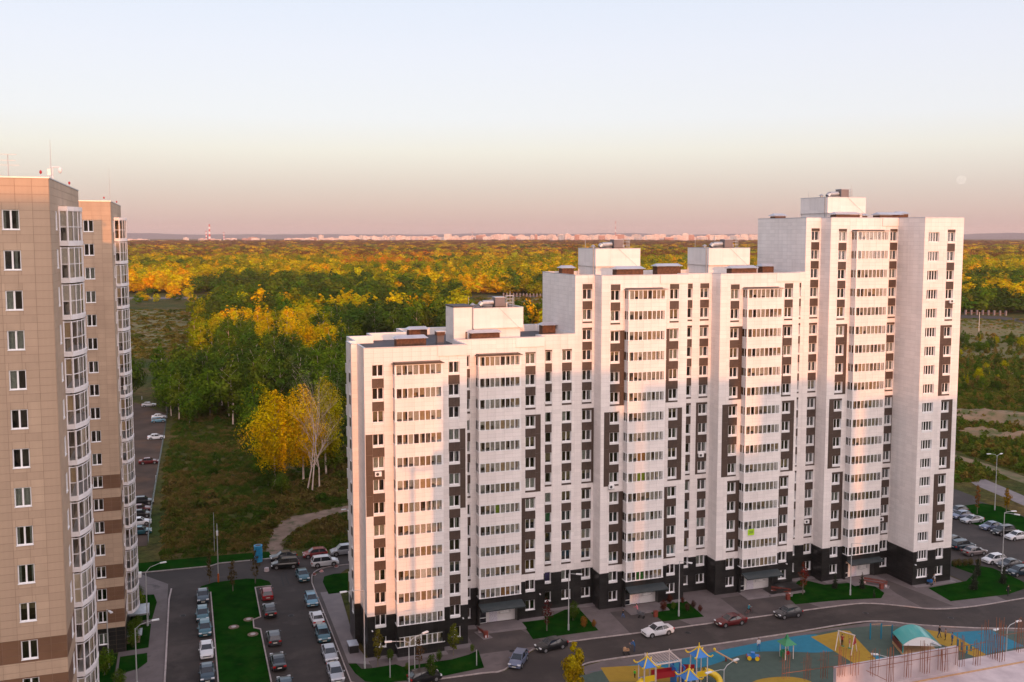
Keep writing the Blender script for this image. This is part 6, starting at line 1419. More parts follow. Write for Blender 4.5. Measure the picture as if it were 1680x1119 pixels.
# benches with red brown seats beside the entrances
def bench(px, py, rz, L, label):
    x, y, z = g(px, py); t = thing('park_bench', label, 'bench', (x, y, z + 0.02), rz)
    p = MB(); p.box(-L / 2 - 0.3, L / 2 + 0.3, -0.7, 0.7, -0.1, 0.03); p.build('base_slab', M['pave_l'], t)
    s = MB(); 
    for i in range(4): s = MB(); s.box(-L / 2, L / 2, -0.24 + i * 0.13, -0.13 + i * 0.13, 0.43, 0.48); s.build('seat_slat', M['bench_red'], t)
    for e in (-1, 1): q = MB(); q.box(e * (L / 2 - 0.18) - 0.14, e * (L / 2 - 0.18) + 0.14, -0.25, 0.28, 0.0, 0.43); q.build('leg', M['concrete'], t)
    for i in range(2): q = MB(); q.box(-L / 2, L / 2, 0.30, 0.33, 0.60 + i * 0.16, 0.72 + i * 0.16); q.build('back_slat', M['bench_red'], t)
def bin_(px, py, label):
    x, y, z = g(px, py); t = thing('litter_bin', label, 'litter bin', (x, y, z)); m = MB(); m.box(-0.28, 0.28, -0.22, 0.22, 0.05, 0.85); m.build('bin_body', M['bench_red'], t); m = MB(); m.box(-0.32, 0.32, -0.26, 0.26, 0.85, 0.9); m.build('lid', M['bench_red'], t)
bench(793, 1042, math.radians(100), 2.3, 'red brown bench on the forecourt of the first entrance'); bench(1281, 974, math.radians(-42), 3.0, 'red brown bench beside the stair ramp of the third entrance'); bench(1436, 960, math.radians(-48), 3.6, 'red brown bench at the kerb of the fourth entrance lawn')
bin_(1292.5, 984, 'red brown bin at the end of the bench by the stair ramp'); bin_(1446, 966.5, 'red brown bin at the end of the fourth entrance bench'); bin_(1075.5, 1012, 'red brown bin beside the woman at the second entrance lawn'); bin_(797, 1046, 'red brown bin at the near end of the first entrance bench')

# ================================================================ PEOPLE
SKIN = mat('skin', (0.45, 0.24, 0.16), None, 0.6); HAIR = mat('dark hair', (0.03, 0.018, 0.012), None, 0.7)
def cloth(n, c): return mat(n, c, None, 0.85)
CL = {'black': cloth('black cloth', (0.012, 0.012, 0.014)), 'blue': cloth('blue cloth', (0.02, 0.12, 0.32)), 'white': cloth('white cloth', (0.6, 0.6, 0.62)), 'pink': cloth('pink cloth', (0.55, 0.16, 0.2)), 'red': cloth('red cloth', (0.3, 0.02, 0.03)), 'jeans': cloth('jeans', (0.03, 0.05, 0.11)), 'teal': cloth('teal cloth', (0.02, 0.2, 0.26)), 'tan': cloth('tan cloth', (0.38, 0.22, 0.12)), 'green': cloth('green cloth', (0.05, 0.5, 0.03)), 'grey': cloth('grey cloth', (0.1, 0.1, 0.11)), 'skin': SKIN}
def person(x, y, rz, H, top, legs, label, pose='stand', z=None, hold=None):
    t = thing('person', label, 'person', (x, y, gz(x, y) + 0.02 if z is None else z), rz); k = H / 1.75
    hip = 0.93 if pose not in ('sit', 'ride') else 0.5; st = {'walk': 0.24, 'stand': 0.05}.get(pose, 0.05)
    V = []; E = []; RD = []
    def add(p, r, par=None):
        V.append(tuple(c * k for c in p)); RD.append(r * k)
        if par is not None: E.append((par, len(V) - 1))
        return len(V) - 1
    lean = 0.06 if pose == 'walk' else 0.18 if pose in ('ride', 'push') else 0.0
    pel = add((0, 0, hip), 0.135); bel = add((lean * 0.3, 0, hip + 0.18), 0.125, pel); ch = add((lean * 0.8, 0, hip + 0.42), 0.15, bel); nk = add((lean, 0, hip + 0.57), 0.06, ch); hd = add((lean + 0.02, 0, hip + 0.66), 0.075, nk); hd2 = add((lean + 0.03, 0, hip + 0.75), 0.09, hd); tp = add((lean + 0.02, 0, hip + 0.83), 0.06, hd2)
    no = add((lean + 0.11, 0, hip + 0.73), 0.015, hd2)
    for s in (-1, 1):
        h = add((0, s * 0.09, hip - 0.06), 0.095, pel)
        if pose == 'sit' or pose == 'ride': kn = add((0.36, s * 0.12, hip - 0.04 + (0.05 * s if pose == 'ride' else 0)), 0.065, h); an = add((0.40, s * 0.12, hip - 0.42 + (0.08 * s if pose == 'ride' else 0)), 0.042, kn); toe = add((0.55, s * 0.12, hip - 0.45 + (0.08 * s if pose == 'ride' else 0)), 0.035, an)
        else: kn = add((s * st * 0.7 + 0.03, s * 0.10, hip * 0.53), 0.062, h); an = add((s * st, s * 0.10, 0.09), 0.042, kn); toe = add((s * st + 0.17, s * 0.11, 0.035), 0.035, an)
        sh = add((lean * 0.9, s * 0.19, hip + 0.50), 0.06, ch)
        if pose in ('push', 'ride'): el = add((lean + 0.18, s * 0.21, hip + 0.27), 0.042, sh); wr = add((lean + 0.42, s * 0.15, hip + 0.24), 0.03, el)
        elif pose == 'up': el = add((lean + 0.1, s * 0.28, hip + 0.42), 0.042, sh); wr = add((lean + 0.2, s * 0.2, hip + 0.62), 0.03, el)
        else: el = add((lean - s * st * 0.4, s * 0.24, hip + 0.24), 0.042, sh); wr = add((lean - s * st * 0.7 + 0.06, s * 0.23, hip + 0.0), 0.03, el)
        d = Vector(V[wr]) - Vector(V[el]); d.normalize(); d = d / 1.0; w0 = Vector(V[wr]) / k
        pa = add(tuple(w0 + d * 0.06), 0.034, wr)
        for fi, (off, ln) in enumerate(((-0.026, 0.075), (-0.009, 0.085), (0.009, 0.08), (0.026, 0.06))):
            f1 = add(tuple(w0 + d * (0.06 + ln * 0.55) + Vector((0.0, 0, 0)) + Vector((off, 0, off * 0.2))), 0.009, pa); add(tuple(w0 + d * (0.06 + ln) + Vector((off + 0.01, -s * 0.012, off * 0.2))), 0.007, f1)
        add(tuple(w0 + d * 0.07 + Vector((0.045, 0, 0.01))), 0.010, wr)
    me = bpy.data.meshes.new('body'); me.from_pydata(V, E, []); o = link('body', me, t)
    md = o.modifiers.new('skin', 'SKIN'); sv = me.skin_vertices[0].data
    for i, r in enumerate(RD): sv[i].radius = (r, r)
    sv[0].use_root = True; sb = o.modifiers.new('sub', 'SUBSURF'); sb.levels = 1; sb.render_levels = 1
    dg = bpy.context.evaluated_depsgraph_get(); em = bpy.data.meshes.new_from_object(o.evaluated_get(dg)); o.modifiers.clear(); o.data = em
    em.materials.clear()
    for m_ in (CL[top], CL[legs], SKIN, CL['black']): em.materials.append(m_)
    for p in em.polygons:
        c = p.center / k
        arm = abs(c.y) > 0.165 and c.z < hip + 0.05 if pose not in ('push', 'ride', 'up') else (c.x > lean + 0.38)
        if c.z > hip + 0.56: mi = 2
        elif arm and c.z > hip - 0.25: mi = 2
        elif c.z < 0.10 and pose not in ('sit', 'ride'): mi = 3
        elif c.z < hip + 0.02: mi = 1
        else: mi = 0
        p.material_index = mi; p.use_smooth = True
    hr = MB(); hr.ball(((lean + 0.0) * k, 0, (hip + 0.80) * k), 0.105 * k, 0.10 * k, 0.085 * k, 10, 6); hr.build('hair', HAIR, t, True)
    return t
def pg(px, py): x, y, z = g(px, py); return x, y
x, y = pg(1022, 1014); person(x, y, -1.2, 1.3, 'black', 'blue', 'child in dark jacket and blue trousers by the second entrance lawn', 'walk')
x, y = pg(1046, 1009); person(x, y, 2.4, 1.68, 'pink', 'grey', 'woman in pink leaning over a pushchair by the second entrance lawn', 'push')
x, y = pg(1041, 1070); person(x, y, 2.9, 1.78, 'blue', 'jeans', 'man in blue pushing a pram along the front street', 'push')
x, y = pg(1244.5, 1067); person(x, y, -2.0, 1.7, 'white', 'blue', 'person in white top and blue trousers on the blue playground surface', 'walk')
x, y = pg(1533, 958.5); person(x, y, 2.6, 1.7, 'white', 'tan', 'person in a white top at the foot of the tall section', 'walk')
x, y = pg(1522.5, 957.5); person(x, y, 2.9, 1.66, 'black', 'black', 'person in black beside the blue pushchair at the foot of the tall section', 'push')
x, y = pg(1653.5, 978); person(x, y, 0.3, 1.72, 'black', 'black', 'person all in black on the pavement before the corner lawn', 'walk')
x, y = pg(1381.5, 1060); person(x, y, 0.5, 1.6, 'red', 'black', 'person in a red top standing at the swing', 'up')
x, y = pg(1394, 1064); person(x, y, 2.6, 1.35, 'pink', 'white', 'child in pale clothes beside the swing', 'stand')
x, y = pg(1540.5, 1046.5); person(x, y, -0.5, 1.75, 'black', 'jeans', 'person in dark clothes, left one on the ochre strip', 'walk')
x, y = pg(1551, 1050.5); person(x, y, 2.8, 1.6, 'tan', 'black', 'person in a tan top, second on the ochre strip', 'stand')
x, y = pg(1562, 1058); person(x, y, 2.8, 1.7, 'blue', 'jeans', 'person in blue, third on the ochre strip', 'stand')
x, y = pg(1674, 945); person(x + 0.3, y - 1.0, 2.8, 1.7, 'black', 'jeans', 'person beside the last dark car at the right edge', 'walk')

def pram(px, py, rz, c, label):
    x, y, z = g(px, py); t = thing('pram', label, 'pram', (x, y, z + 0.02), rz); m = MB(); m.prism([(-0.42, -0.2), (0.38, -0.2), (0.38, 0.2), (-0.42, 0.2)], 0.52, 0.78, 0, False, True); m.build('carrycot', c, t)
    h = MB(); h.ball((0.18, 0, 0.78), 0.26, 0.21, 0.28, 10, 6); h.build('hood', c, t, True); f = MB(); f.tube((-0.35, -0.2, 0.55), (0.3, -0.2, 0.15), 0.015, n=5); f.tube((-0.35, 0.2, 0.55), (0.3, 0.2, 0.15), 0.015, n=5); f.tube((0.35, -0.2, 0.55), (-0.6, -0.2, 0.98), 0.015, n=5); f.tube((0.35, 0.2, 0.55), (-0.6, 0.2, 0.98), 0.015, n=5); f.tube((-0.6, -0.2, 0.98), (-0.6, 0.2, 0.98), 0.02, n=5); f.tube((0.3, -0.2, 0.15), (-0.35, -0.2, 0.15), 0.015, n=5); f.tube((0.3, 0.2, 0.15), (-0.35, 0.2, 0.15), 0.015, n=5); f.build('frame', M['dmetal'], t)
    w = MB(); w.tube((0, -0.02, 0), (0, 0.02, 0), 0.14, n=12); wm_ = w.mesh('wheel', M['tyre'])
    for a in (-0.35, 0.3):
        for b in (-0.23, 0.23): link('wheel', wm_, t, (a, b, 0.14))
pram(1027, 1074, 2.9, CL['tan'], 'pale pink pram pushed by the man in blue'); pram(1052, 1014, 2.4, CL['grey'], 'grey pushchair beside the woman in pink'); pram(1525.5, 960, -1.2, CL['blue'], 'blue pushchair at the foot of the tall section')
# cyclist
x, y, z = g(1228.5, 1008.5); t = thing('bicycle', 'bicycle under the rider on the third forecourt', 'bicycle', (x, y, z), 0.15)
w = MB()
for i in range(20): a, b = i / 20 * 6.283, (i + 1) / 20 * 6.283; w.tube((0.32 * math.cos(a), 0, 0.32 * math.sin(a)), (0.32 * math.cos(b), 0, 0.32 * math.sin(b)), 0.02, n=5)
for i in range(6): a = i / 6 * 3.1416; w.tube((-0.31 * math.cos(a), 0, -0.31 * math.sin(a)), (0.31 * math.cos(a), 0, 0.31 * math.sin(a)), 0.004, n=3)
wm_ = w.mesh('wheel', M['tyre']); link('wheel', wm_, t, (-0.5, 0, 0.34)); link('wheel', wm_, t, (0.52, 0, 0.34))
f = MB(); S = [(-0.5, 0, 0.34), (-0.15, 0, 0.88), (0.36, 0, 0.86), (-0.05, 0, 0.32), (0.52, 0, 0.34), (0.34, 0, 1.02)]
for a, b in ((0, 1), (1, 2), (2, 3), (3, 0), (3, 1), (2, 4), (2, 5)): f.tube(S[a], S[b], 0.022, n=6)
f.tube((0.34, -0.25, 1.04), (0.34, 0.25, 1.04), 0.016, n=6); f.build('frame', M['bench_red'], t); q = MB(); q.box(-0.28, -0.02, -0.08, 0.08, 0.88, 0.94); q.build('saddle', M['tyre'], t)
person(x - 0.10, y, 0.15, 1.6, 'teal', 'black', 'rider in teal on the bicycle of the third forecourt', 'ride', z=z + 0.47)
# ================================================================ PLAYGROUND
YEL = paint('yellow plastic', (0.72, 0.48, 0.01), rough=0.4); BLU = paint('blue plastic', (0.01, 0.16, 0.50), rough=0.4); REDP = paint('red plastic', (0.34, 0.012, 0.02), rough=0.45); PALE = mat('pale timber post', (0.56, 0.46, 0.42), (0.64, 0.54, 0.5), 0.6, 3); GRNP = paint('green plastic', (0.01, 0.20, 0.07), rough=0.4); TEAL = paint('teal sheet', (0.015, 0.34, 0.33), rough=0.3)
pt_ = g(1100, 1135); PX, PY, PZ = pt_
play = thing('play_tower', 'climbing castle with pagoda roofs, red bridges, net frame and yellow slides on the playground', 'play tower', (PX, PY, PZ))
def turret(px, py_base, topz, half=0.75, deck=1.5, name='turret'):
    x, y, z = g(px, py_base); x -= PX; y -= PY; p = MB()
    for sx in (-1, 1):
        for sy in (-1, 1): q = MB(); q.tube((x + sx * half, y + sy * half, -0.1), (x + sx * half, y + sy * half, topz - 0.95), 0.07, n=8); q.build('post', PALE, play)
    d = MB(); d.box(x - half, x + half, y - half, y + half, deck - 0.06, deck); d.build('deck', BLU, play)
    r = MB(); h0 = topz - 1.0; e = half * 1.25; n = len(r.v)
    for sx, sy, tx, ty in ((-1, -1, 1, -1), (1, -1, 1, 1), (1, 1, -1, 1), (-1, 1, -1, -1)):
        r.quad((x + sx * e, y + sy * e, h0), (x + tx * e, y + ty * e, h0), (x + tx * e * 0.35, y + ty * e * 0.35, h0 + 0.55), (x + sx * e * 0.35, y + sy * e * 0.35, h0 + 0.55)); r.tri((x + sx * e * 0.35, y + sy * e * 0.35, h0 + 0.55), (x + tx * e * 0.35, y + ty * e * 0.35, h0 + 0.55), (x, y, topz + 0.05))
    ro = r.build('turret_roof', BLU, play)
    s = MB()
    for sx in (-1, 1):
        for sy in (-1, 1):
            s.path([(x, y, topz + 0.1), (x + sx * e * 0.35, y + sy * e * 0.35, h0 + 0.62), (x + sx * e * 0.85, y + sy * e * 0.85, h0 + 0.08), (x + sx * e * 1.15, y + sy * e * 1.15, h0 + 0.05), (x + sx * e * 1.3, y + sy * e * 1.3, h0 + 0.3)], 0.09, 6)
    s.tube((x, y, topz), (x, y, topz + 0.55), 0.09, 0.05, 6); s.build('ridge_trim', YEL, ro)
    g_ = MB(); g_.box(x - half, x + half, y - half - 0.03, y - half + 0.03, deck, deck + 0.75); g_.build('guard_panel', YEL, play)
    return x, y
a = turret(1061, 1133, 4.3); b = turret(1146, 1126, 5.0); c = turret(1130, 1152, 4.1)
# rope net frame
x, y, z = g(1087, 1122); x -= PX; y -= PY
f = MB()
for sx in (-1, 1):
    for sy in (-1, 1): q = MB(); q.tube((x + sx * 1.7, y + sy * 1.5, -0.1), (x + sx * 1.7, y + sy * 1.5, 3.6), 0.07, n=8); q.build('post', PALE, play)
for p, q in (((-1.7, -1.5), (1.7, -1.5)), ((1.7, -1.5), (1.7, 1.5)), ((1.7, 1.5), (-1.7, 1.5)), ((-1.7, 1.5), (-1.7, -1.5))): f.tube((x + p[0], y + p[1], 3.35), (x + q[0], y + q[1], 3.35), 0.09, n=6)
f.build('net_frame', PALE, play); n_ = MB()
for i in range(1, 9): n_.tube((x - 1.7 + 3.4 * i / 9, y - 1.5, 3.35), (x - 1.7 + 3.4 * i / 9, y + 1.5, 3.35), 0.02, n=3); n_.tube((x - 1.7, y - 1.5 + 3.0 * i / 9, 3.35), (x + 1.7, y - 1.5 + 3.0 * i / 9, 3.35), 0.02, n=3)
n_.build('rope_net', PALE, play)['kind'] = 'stuff'
def bridge(p, q, z0, z1):
    d = Vector((q[0] - p[0], q[1] - p[1])); L = d.length; d.normalize(); n = Vector((-d.y, d.x)) * 0.45; m = MB()
    for s in (-1, 1):
        P = [(p[0] + n.x * s, p[1] + n.y * s, z0), (q[0] + n.x * s, q[1] + n.y * s, z1)]; m.quad(P[0], P[1], (P[1][0], P[1][1], z1 + 0.8), (P[0][0], P[0][1], z0 + 0.8)); m.quad((P[0][0] + n.x * .1, P[0][1] + n.y * .1, z0), (P[0][0] + n.x * .1, P[0][1] + n.y * .1, z0 + 0.8), (P[1][0] + n.x * .1, P[1][1] + n.y * .1, z1 + 0.8), (P[1][0] + n.x * .1, P[1][1] + n.y * .1, z1))
    m.quad((p[0] - n.x, p[1] - n.y, z0), (q[0] - n.x, q[1] - n.y, z1), (q[0] + n.x, q[1] + n.y, z1), (p[0] + n.x, p[1] + n.y, z0)); m.build('bridge', REDP, play)
bridge((a[0] + 0.8, a[1]), (a[0] + 3.6, a[1] - 0.1), 1.5, 1.5); bridge((a[0] + 4.9, a[1] + 0.3), (b[0] - 0.8, b[1]), 1.5, 1.9)
w = MB(); w.box(a[0] + 3.6, a[0] + 4.9, a[1] - 0.7, a[1] + 0.7, 1.45, 1.5)
for sx in (3.65, 4.85): w.box(a[0] + sx - 0.06, a[0] + sx + 0.06, a[1] - 0.7, a[1] + 0.7, -0.1, 2.6)
w.build('climbing_wall', BLU, play)
s = MB(); pts2 = []
for i in range(16): t_ = i / 15; an = -0.3 + 3.6 * t_; pts2.append((b[0] + 1.0 + 1.15 * math.sin(an) + 0.2, b[1] + 0.2 - 1.0 + 1.15 * math.cos(an), 1.7 - 1.5 * t_))
for p, q in zip(pts2[:-1], pts2[1:]): s.tube(p, q, 0.42, 0.42, 10, cap=False)
s.build('spiral_slide', YEL, play, True)
s = MB(); s.path([(a[0] - 0.6, a[1] - 0.3, 1.6), (a[0] - 1.5, a[1] - 0.5, 1.1), (a[0] - 2.4, a[1] - 0.6, 0.55), (a[0] - 3.3, a[1] - 0.6, 0.35)], 0.45, 12); s.build('tube_slide', YEL, play, True)
x, y, z = g(1040, 1119); person(x, y - 0.2, 0.5, 1.1, 'green', 'black', 'child in lime green at the mouth of the yellow tube slide', 'stand', z=z + 0.6)
x, y, z = g(1104, 1118); person(x, y, 0.2, 1.3, 'blue', 'black', 'child in blue climbing in the middle of the castle', 'up', z=z + 1.45)
# small green roofed hut
x, y, z = g(1290.5, 1079); t = thing('play_hut', 'small play hut with a green pagoda roof', 'play hut', (x, y, z + 0.02))
for sx in (-1, 1):
    for sy in (-1, 1): q = MB(); q.tube((sx * 0.6, sy * 0.6, 0), (sx * 0.6, sy * 0.6, 2.1), 0.07, n=7); q.build('post', PALE, t)
r = MB()
for sx, sy, tx, ty in ((-1, -1, 1, -1), (1, -1, 1, 1), (1, 1, -1, 1), (-1, 1, -1, -1)): r.quad((sx * 0.95, sy * 0.95, 2.0), (tx * 0.95, ty * 0.95, 2.0), (tx * 0.25, ty * 0.25, 2.6), (sx * 0.25, sy * 0.25, 2.6)); r.tri((sx * 0.25, sy * 0.25, 2.6), (tx * 0.25, ty * 0.25, 2.6), (0, 0, 3.3))
r.build('hut_roof', GRNP, t); q = MB(); q.box(-0.6, 0.6, 0.55, 0.65, 0, 0.9); q.box(-0.65, -0.55, -0.6, 0.6, 0.1, 0.9); q.build('side_panel', GRNP, t); q = MB(); q.tube((0.2, 0, 0.6), (0.2, 0.06, 0.6), 0.3, n=10); q.build('red_wheel', REDP, t)
# swing
x, y, z = g(1388, 1068); t = thing('swing_set', 'A-frame swing with a red seat on the ochre surface', 'swing', (x, y, z + 0.02), math.radians(-62))
for ex in (-1.1, 1.1):
    for ey in (-0.9, 0.9): q = MB(); q.tube((ex, ey, 0), (ex, 0, 2.5), 0.07, n=6); q.build('leg', PALE, t)
q = MB(); q.tube((-1.2, 0, 2.5), (1.2, 0, 2.5), 0.07, n=8); q.build('top_beam', PALE, t)
for ex in (-0.5, 0.5): q = MB(); [q.tube((ex + d, 0, 2.5), (ex + d, 0, 0.55), 0.012, n=4) for d in (-0.2, 0.2)]; q.build('chain', M['dmetal'], t); q = MB(); q.box(ex - 0.24, ex + 0.24, -0.12, 0.12, 0.5, 0.56); q.build('seat', GRNP, t)
q = MB(); q.v = [(1.1, -0.5, 1.3), (1.1, 0.5, 1.3), (1.1, 0, 2.5), (1.18, -0.5, 1.3), (1.18, 0.5, 1.3), (1.18, 0, 2.5)]; q.f = [(2, 1, 0), (3, 4, 5), (0, 1, 4, 3), (1, 2, 5, 4), (2, 0, 3, 5)]; q.m = [0] * 5; q.build('gable_panel', REDP, t)
# pull-up bars
x, y, z = g(1452, 1048); t = thing('pull_up_bars', 'set of pull-up bars with teal posts on the sage surface', 'exercise bars', (x, y, z + 0.02), math.radians(-12))
hs_ = [2.3, 2.2, 1.9, 1.0]; xs2 = [-2.2, -0.6, 1.0, 2.6]
for h, xx in zip(hs_, xs2): q = MB(); q.tube((xx, 0, 0), (xx, 0, h), 0.11 if h > 1.2 else 0.07, n=8); q.build('post', M['rub_blue'], t)
for i in range(3): q = MB(); z1 = min(hs_[i], hs_[i + 1]) - 0.05; q.tube((xs2[i], 0, z1), (xs2[i + 1], 0, z1), 0.04, n=6); q.build('bar', M['wood'], t)
# canopy stage
x, y, z = g(1488, 1080); t = thing('arched_shelter', 'arched shelter with teal roof sheets and a white gable', 'shelter', (x + 2.3, y, z), math.radians(-22))
r = MB(); gb = MB(); n = 12; Wd, Ln, Hh = 5.0, 3.8, 1.15
arc_ = [(-Wd / 2 + Wd * i / n, 1.55 + Hh * math.sin(math.pi * i / n) ** 0.9) for i in range(n + 1)]
for i in range(n): p, q = arc_[i], arc_[i + 1]; r.quad((p[0], -0.3, p[1]), (q[0], -0.3, q[1]), (q[0], Ln, q[1]), (p[0], Ln, p[1])); r.quad((p[0], -0.3, p[1] + 0.05), (p[0], Ln, p[1] + 0.05), (q[0], Ln, q[1] + 0.05), (q[0], -0.3, q[1] + 0.05)); gb.quad((p[0], -0.32, 1.5), (q[0], -0.32, 1.5), (q[0], -0.32, q[1] + 0.02), (p[0], -0.32, p[1] + 0.02)); gb.quad((q[0], -0.26, 1.5), (p[0], -0.26, 1.5), (p[0], -0.26, p[1] + 0.02), (q[0], -0.26, q[1] + 0.02))
r.build('roof_sheet', TEAL, t); gb.build('gable', M['frame'], t)
for sx in (-1, 1):
    for yy in (0, Ln - 0.2): q = MB(); q.tube((sx * (Wd / 2 - 0.1), yy, 0), (sx * (Wd / 2 - 0.1), yy, 1.6), 0.07, n=8); q.build('post', TEAL, t)
q = MB(); q.box(-Wd / 2, Wd / 2, -0.2, Ln, 0, 0.35); q.build('stage', M['wood'], t); q = MB(); q.box(-Wd / 2, -Wd / 2 + 0.05, 0, Ln, 0.5, 1.2); q.box(-Wd / 2, Wd / 2, Ln - 0.05, Ln, 0.5, 1.3); q.build('rail_panel', M['bench_red'], t)
q = MB(); q.tube((1.2, -0.35, 2.0), (2.2, -0.9, 1.8), 0.16, n=8); q.build('spotlight', M['metal'], t)
# seesaw beam and spring car
x, y, z = g(1189.5, 1086); t = thing('balance_beam', 'slanting timber beam with a yellow knob on the playground', 'play beam', (x, y, z + 0.02)); q = MB(); q.tube((1.2, -1.0, 0.1), (-0.8, 1.2, 1.1), 0.11, n=8); q.build('beam', M['wood'], t); q = MB(); q.ball((-0.85, 1.25, 1.3), 0.2, m=0); q.build('knob', YEL, t, True); q = MB(); q.tube((0.2, 0.1, 0), (0.2, 0.1, 0.55), 0.12, n=8); q.build('pivot', M['bench_red'], t)
x, y, z = g(1235.5, 1083); t = thing('spring_rider', 'small spring rider car in yellow, red and blue', 'spring rider', (x, y, z + 0.02), -0.5)
q = MB(); q.box(-0.75, 0.75, -0.3, 0.3, 0.35, 0.7); q.build('car_body', BLU, t); q = MB(); q.box(-0.3, 0.2, -0.3, 0.3, 0.7, 1.05); q.build('seat_back', BLU, t)
wq = MB(); wq.tube((0, -0.06, 0), (0, 0.06, 0), 0.28, n=12); wm2 = wq.mesh('disc_wheel', YEL); 
for a_ in (-0.5, 0.5):
    for b_ in (-0.36, 0.36): link('disc_wheel', wm2, t, (a_, b_, 0.35))
q = MB(); q.box(0.55, 0.85, -0.35, 0.35, 0.4, 0.62); q.box(-0.85, -0.55, -0.35, 0.35, 0.4, 0.62); q.build('bumper', REDP, t)
for i, (px, py) in enumerate(((1571, 1063), (1578, 1067), (1586, 1072), (1593, 1068))):
    x, y, z = g(px, py); t = thing('play_post', ('leftmost', 'second', 'third', 'rightmost')[i] + ' blue post on the ochre strip right of the shelter', 'post', (x, y, z + 0.02)); q = MB(); q.tube((0, 0, 0), (0, 0, 1.1 - 0.1 * i), 0.11, n=8); q.build('stem', M['rub_blue'], t); q = MB(); q.ball((0, 0, 1.12 - 0.1 * i), 0.13); q.build('cap', M['rub_blue'], t)

# ================================================================ UNFINISHED CONCRETE BUILDING, BOTTOM RIGHT
YW = 38.85; zt = 34.0; zf = onT(1511, 1111, YW)[1]
XL = onT(1372, 1097, YW)[0] - 0.0
site = thing('unfinished_building', 'unfinished concrete building with rusty starter bars at the lower right corner', 'building', (36, 30, 0))
o_ = lambda m: (setattr(m, 'v', [(v[0] - 36, v[1] - 30, v[2]) for v in m.v]), m)[1]
xs3 = [XL, 31.9, 33.4, 34.9, 36.4, 37.8, 38.45]
for a_, b_ in zip(xs3[:-1], xs3[1:]):
    m = MB(); m.box(a_ + 0.006, b_ - 0.006, YW, YW + 0.22, zf - 0.02, zt, 0); o_(m).build('wall_panel', M['concrete2'], site)
m = MB(); m.box(XL - 0.02, 60, 8, YW - 0.003, zf - 0.25, zf, 0); o_(m).build('floor_slab', M['concrete'], site)
m = MB(); m.box(38.453, 60, YW, 39.8, zf - 0.25, zf, 0); o_(m).build('floor_slab', M['concrete'], site)
for k in range(11):
    z = zf - 0.25 - 3.0 * k
    if k: m = MB(); m.box(XL - 0.02, 60, 8, YW, z - 0.22, z, 0); o_(m).build('floor_slab', M['concrete2'], site)
    for xx in (28, 34, 40, 46, 52, 58):
        for yy in (10, 20, 30, 38): m = MB(); m.box(xx - 0.2, xx + 0.2, yy - 0.2, yy + 0.2, max(-1, z - 3.0), z - (0.22 if k else 0)); o_(m).build('column', M['concrete2'], site)
m = MB(); m.box(31.0, 60, YW - 0.42, YW - 0.34, zf + 0.005, zf + 0.05); o_(m).build('timber_batten', M['wood'], site)
m = MB(); m.box(onT(1300, 1119, YW)[0] - 1.5, XL + 0.8, YW + 0.5, YW + 0.75, zf - 0.9, zf - 0.75); m.box(XL - 3.2, XL - 0.3, YW + 0.2, YW + 0.6, zf - 1.2, zf - 1.0); o_(m).build('formwork_beam', M['concrete2'], site)
def rebar_bundle(x, y, z0, h, n, seed, sp=0.16):
    rr = random.Random(seed); t = thing('rebar_bundle', '', 'rebar bundle', (x, y, z0)); m = MB()
    for i in range(n):
        a_, b_ = (i % 3 - 1) * sp + rr.uniform(-.02, .02), (i // 3) * sp * 0.9 - sp; hh = h * rr.uniform(0.86, 1.08)
        m.tube((a_, b_, 0), (a_ + rr.uniform(-.05, .05), b_ + rr.uniform(-.05, .05), hh), 0.013, n=5)
    m.build('bars', M['rebar'], t)['kind'] = 'stuff'
    q = MB(); q.tube((-sp * 1.3, -sp * 1.2, h * 0.45), (sp * 1.3, -sp * 1.2, h * 0.45), 0.008, n=4); q.tube((-sp * 1.3, sp * 1.2, h * 0.6), (sp * 1.3, sp * 1.2, h * 0.6), 0.008, n=4); q.build('tie', M['rebar'], t)
    return t
ordn = ['first', 'second', 'third', 'fourth', 'fifth', 'sixth', 'seventh', 'eighth', 'ninth', 'tenth', 'eleventh', 'twelfth', 'thirteenth', 'fourteenth']
def bar_at(px, ybot, ytop, yplane, n, seed):
    x, z0 = onT(px, ybot, yplane); z1 = onT(px, ytop, yplane)[1]; return rebar_bundle(x, yplane, z0, z1 - z0, n, seed)
lst = [(1287, 1112, 1070, 41.5, 4), (1322, 1114, 1072, 41.5, 6), (1350, 1112, 1067, 41.0, 6), (1378, 1108, 1058, YW - 0.15, 6), (1400, 1106, 1062, YW - 0.12, 4), (1432, 1107, 1064, YW - 0.25, 5), (1458, 1118, 1061, YW - 0.2, 6), (1487, 1110, 1061, YW - 0.2, 5), (1517, 1103, 1052, YW - 0.2, 7), (1546, 1100, 1062, YW - 0.25, 8), (1574, 1092, 1043, YW - 0.2, 7), (1600, 1090, 1052, YW - 0.2, 6), (1628, 1082, 1038, YW + 0.6, 9), (1640, 1084, 1017, YW + 0.2, 9), (1671, 1068, 1014, YW + 0.8, 8), (1612, 1074, 1020, YW + 1.0, 6)]
for i, (px, yb, yt, pl, n) in enumerate(lst):
    t = bar_at(px, yb, yt, pl, n, i)
    t['label'] = 'rusty rebar bundle on the unfinished building, number %s from the left along its edge' % (['one', 'two', 'three', 'four', 'five', 'six', 'seven', 'eight', 'nine', 'ten', 'eleven', 'twelve', 'thirteen', 'fifteen', 'sixteen', 'fourteen'][i]); t['group'] = 'rebar bundles on the unfinished building'
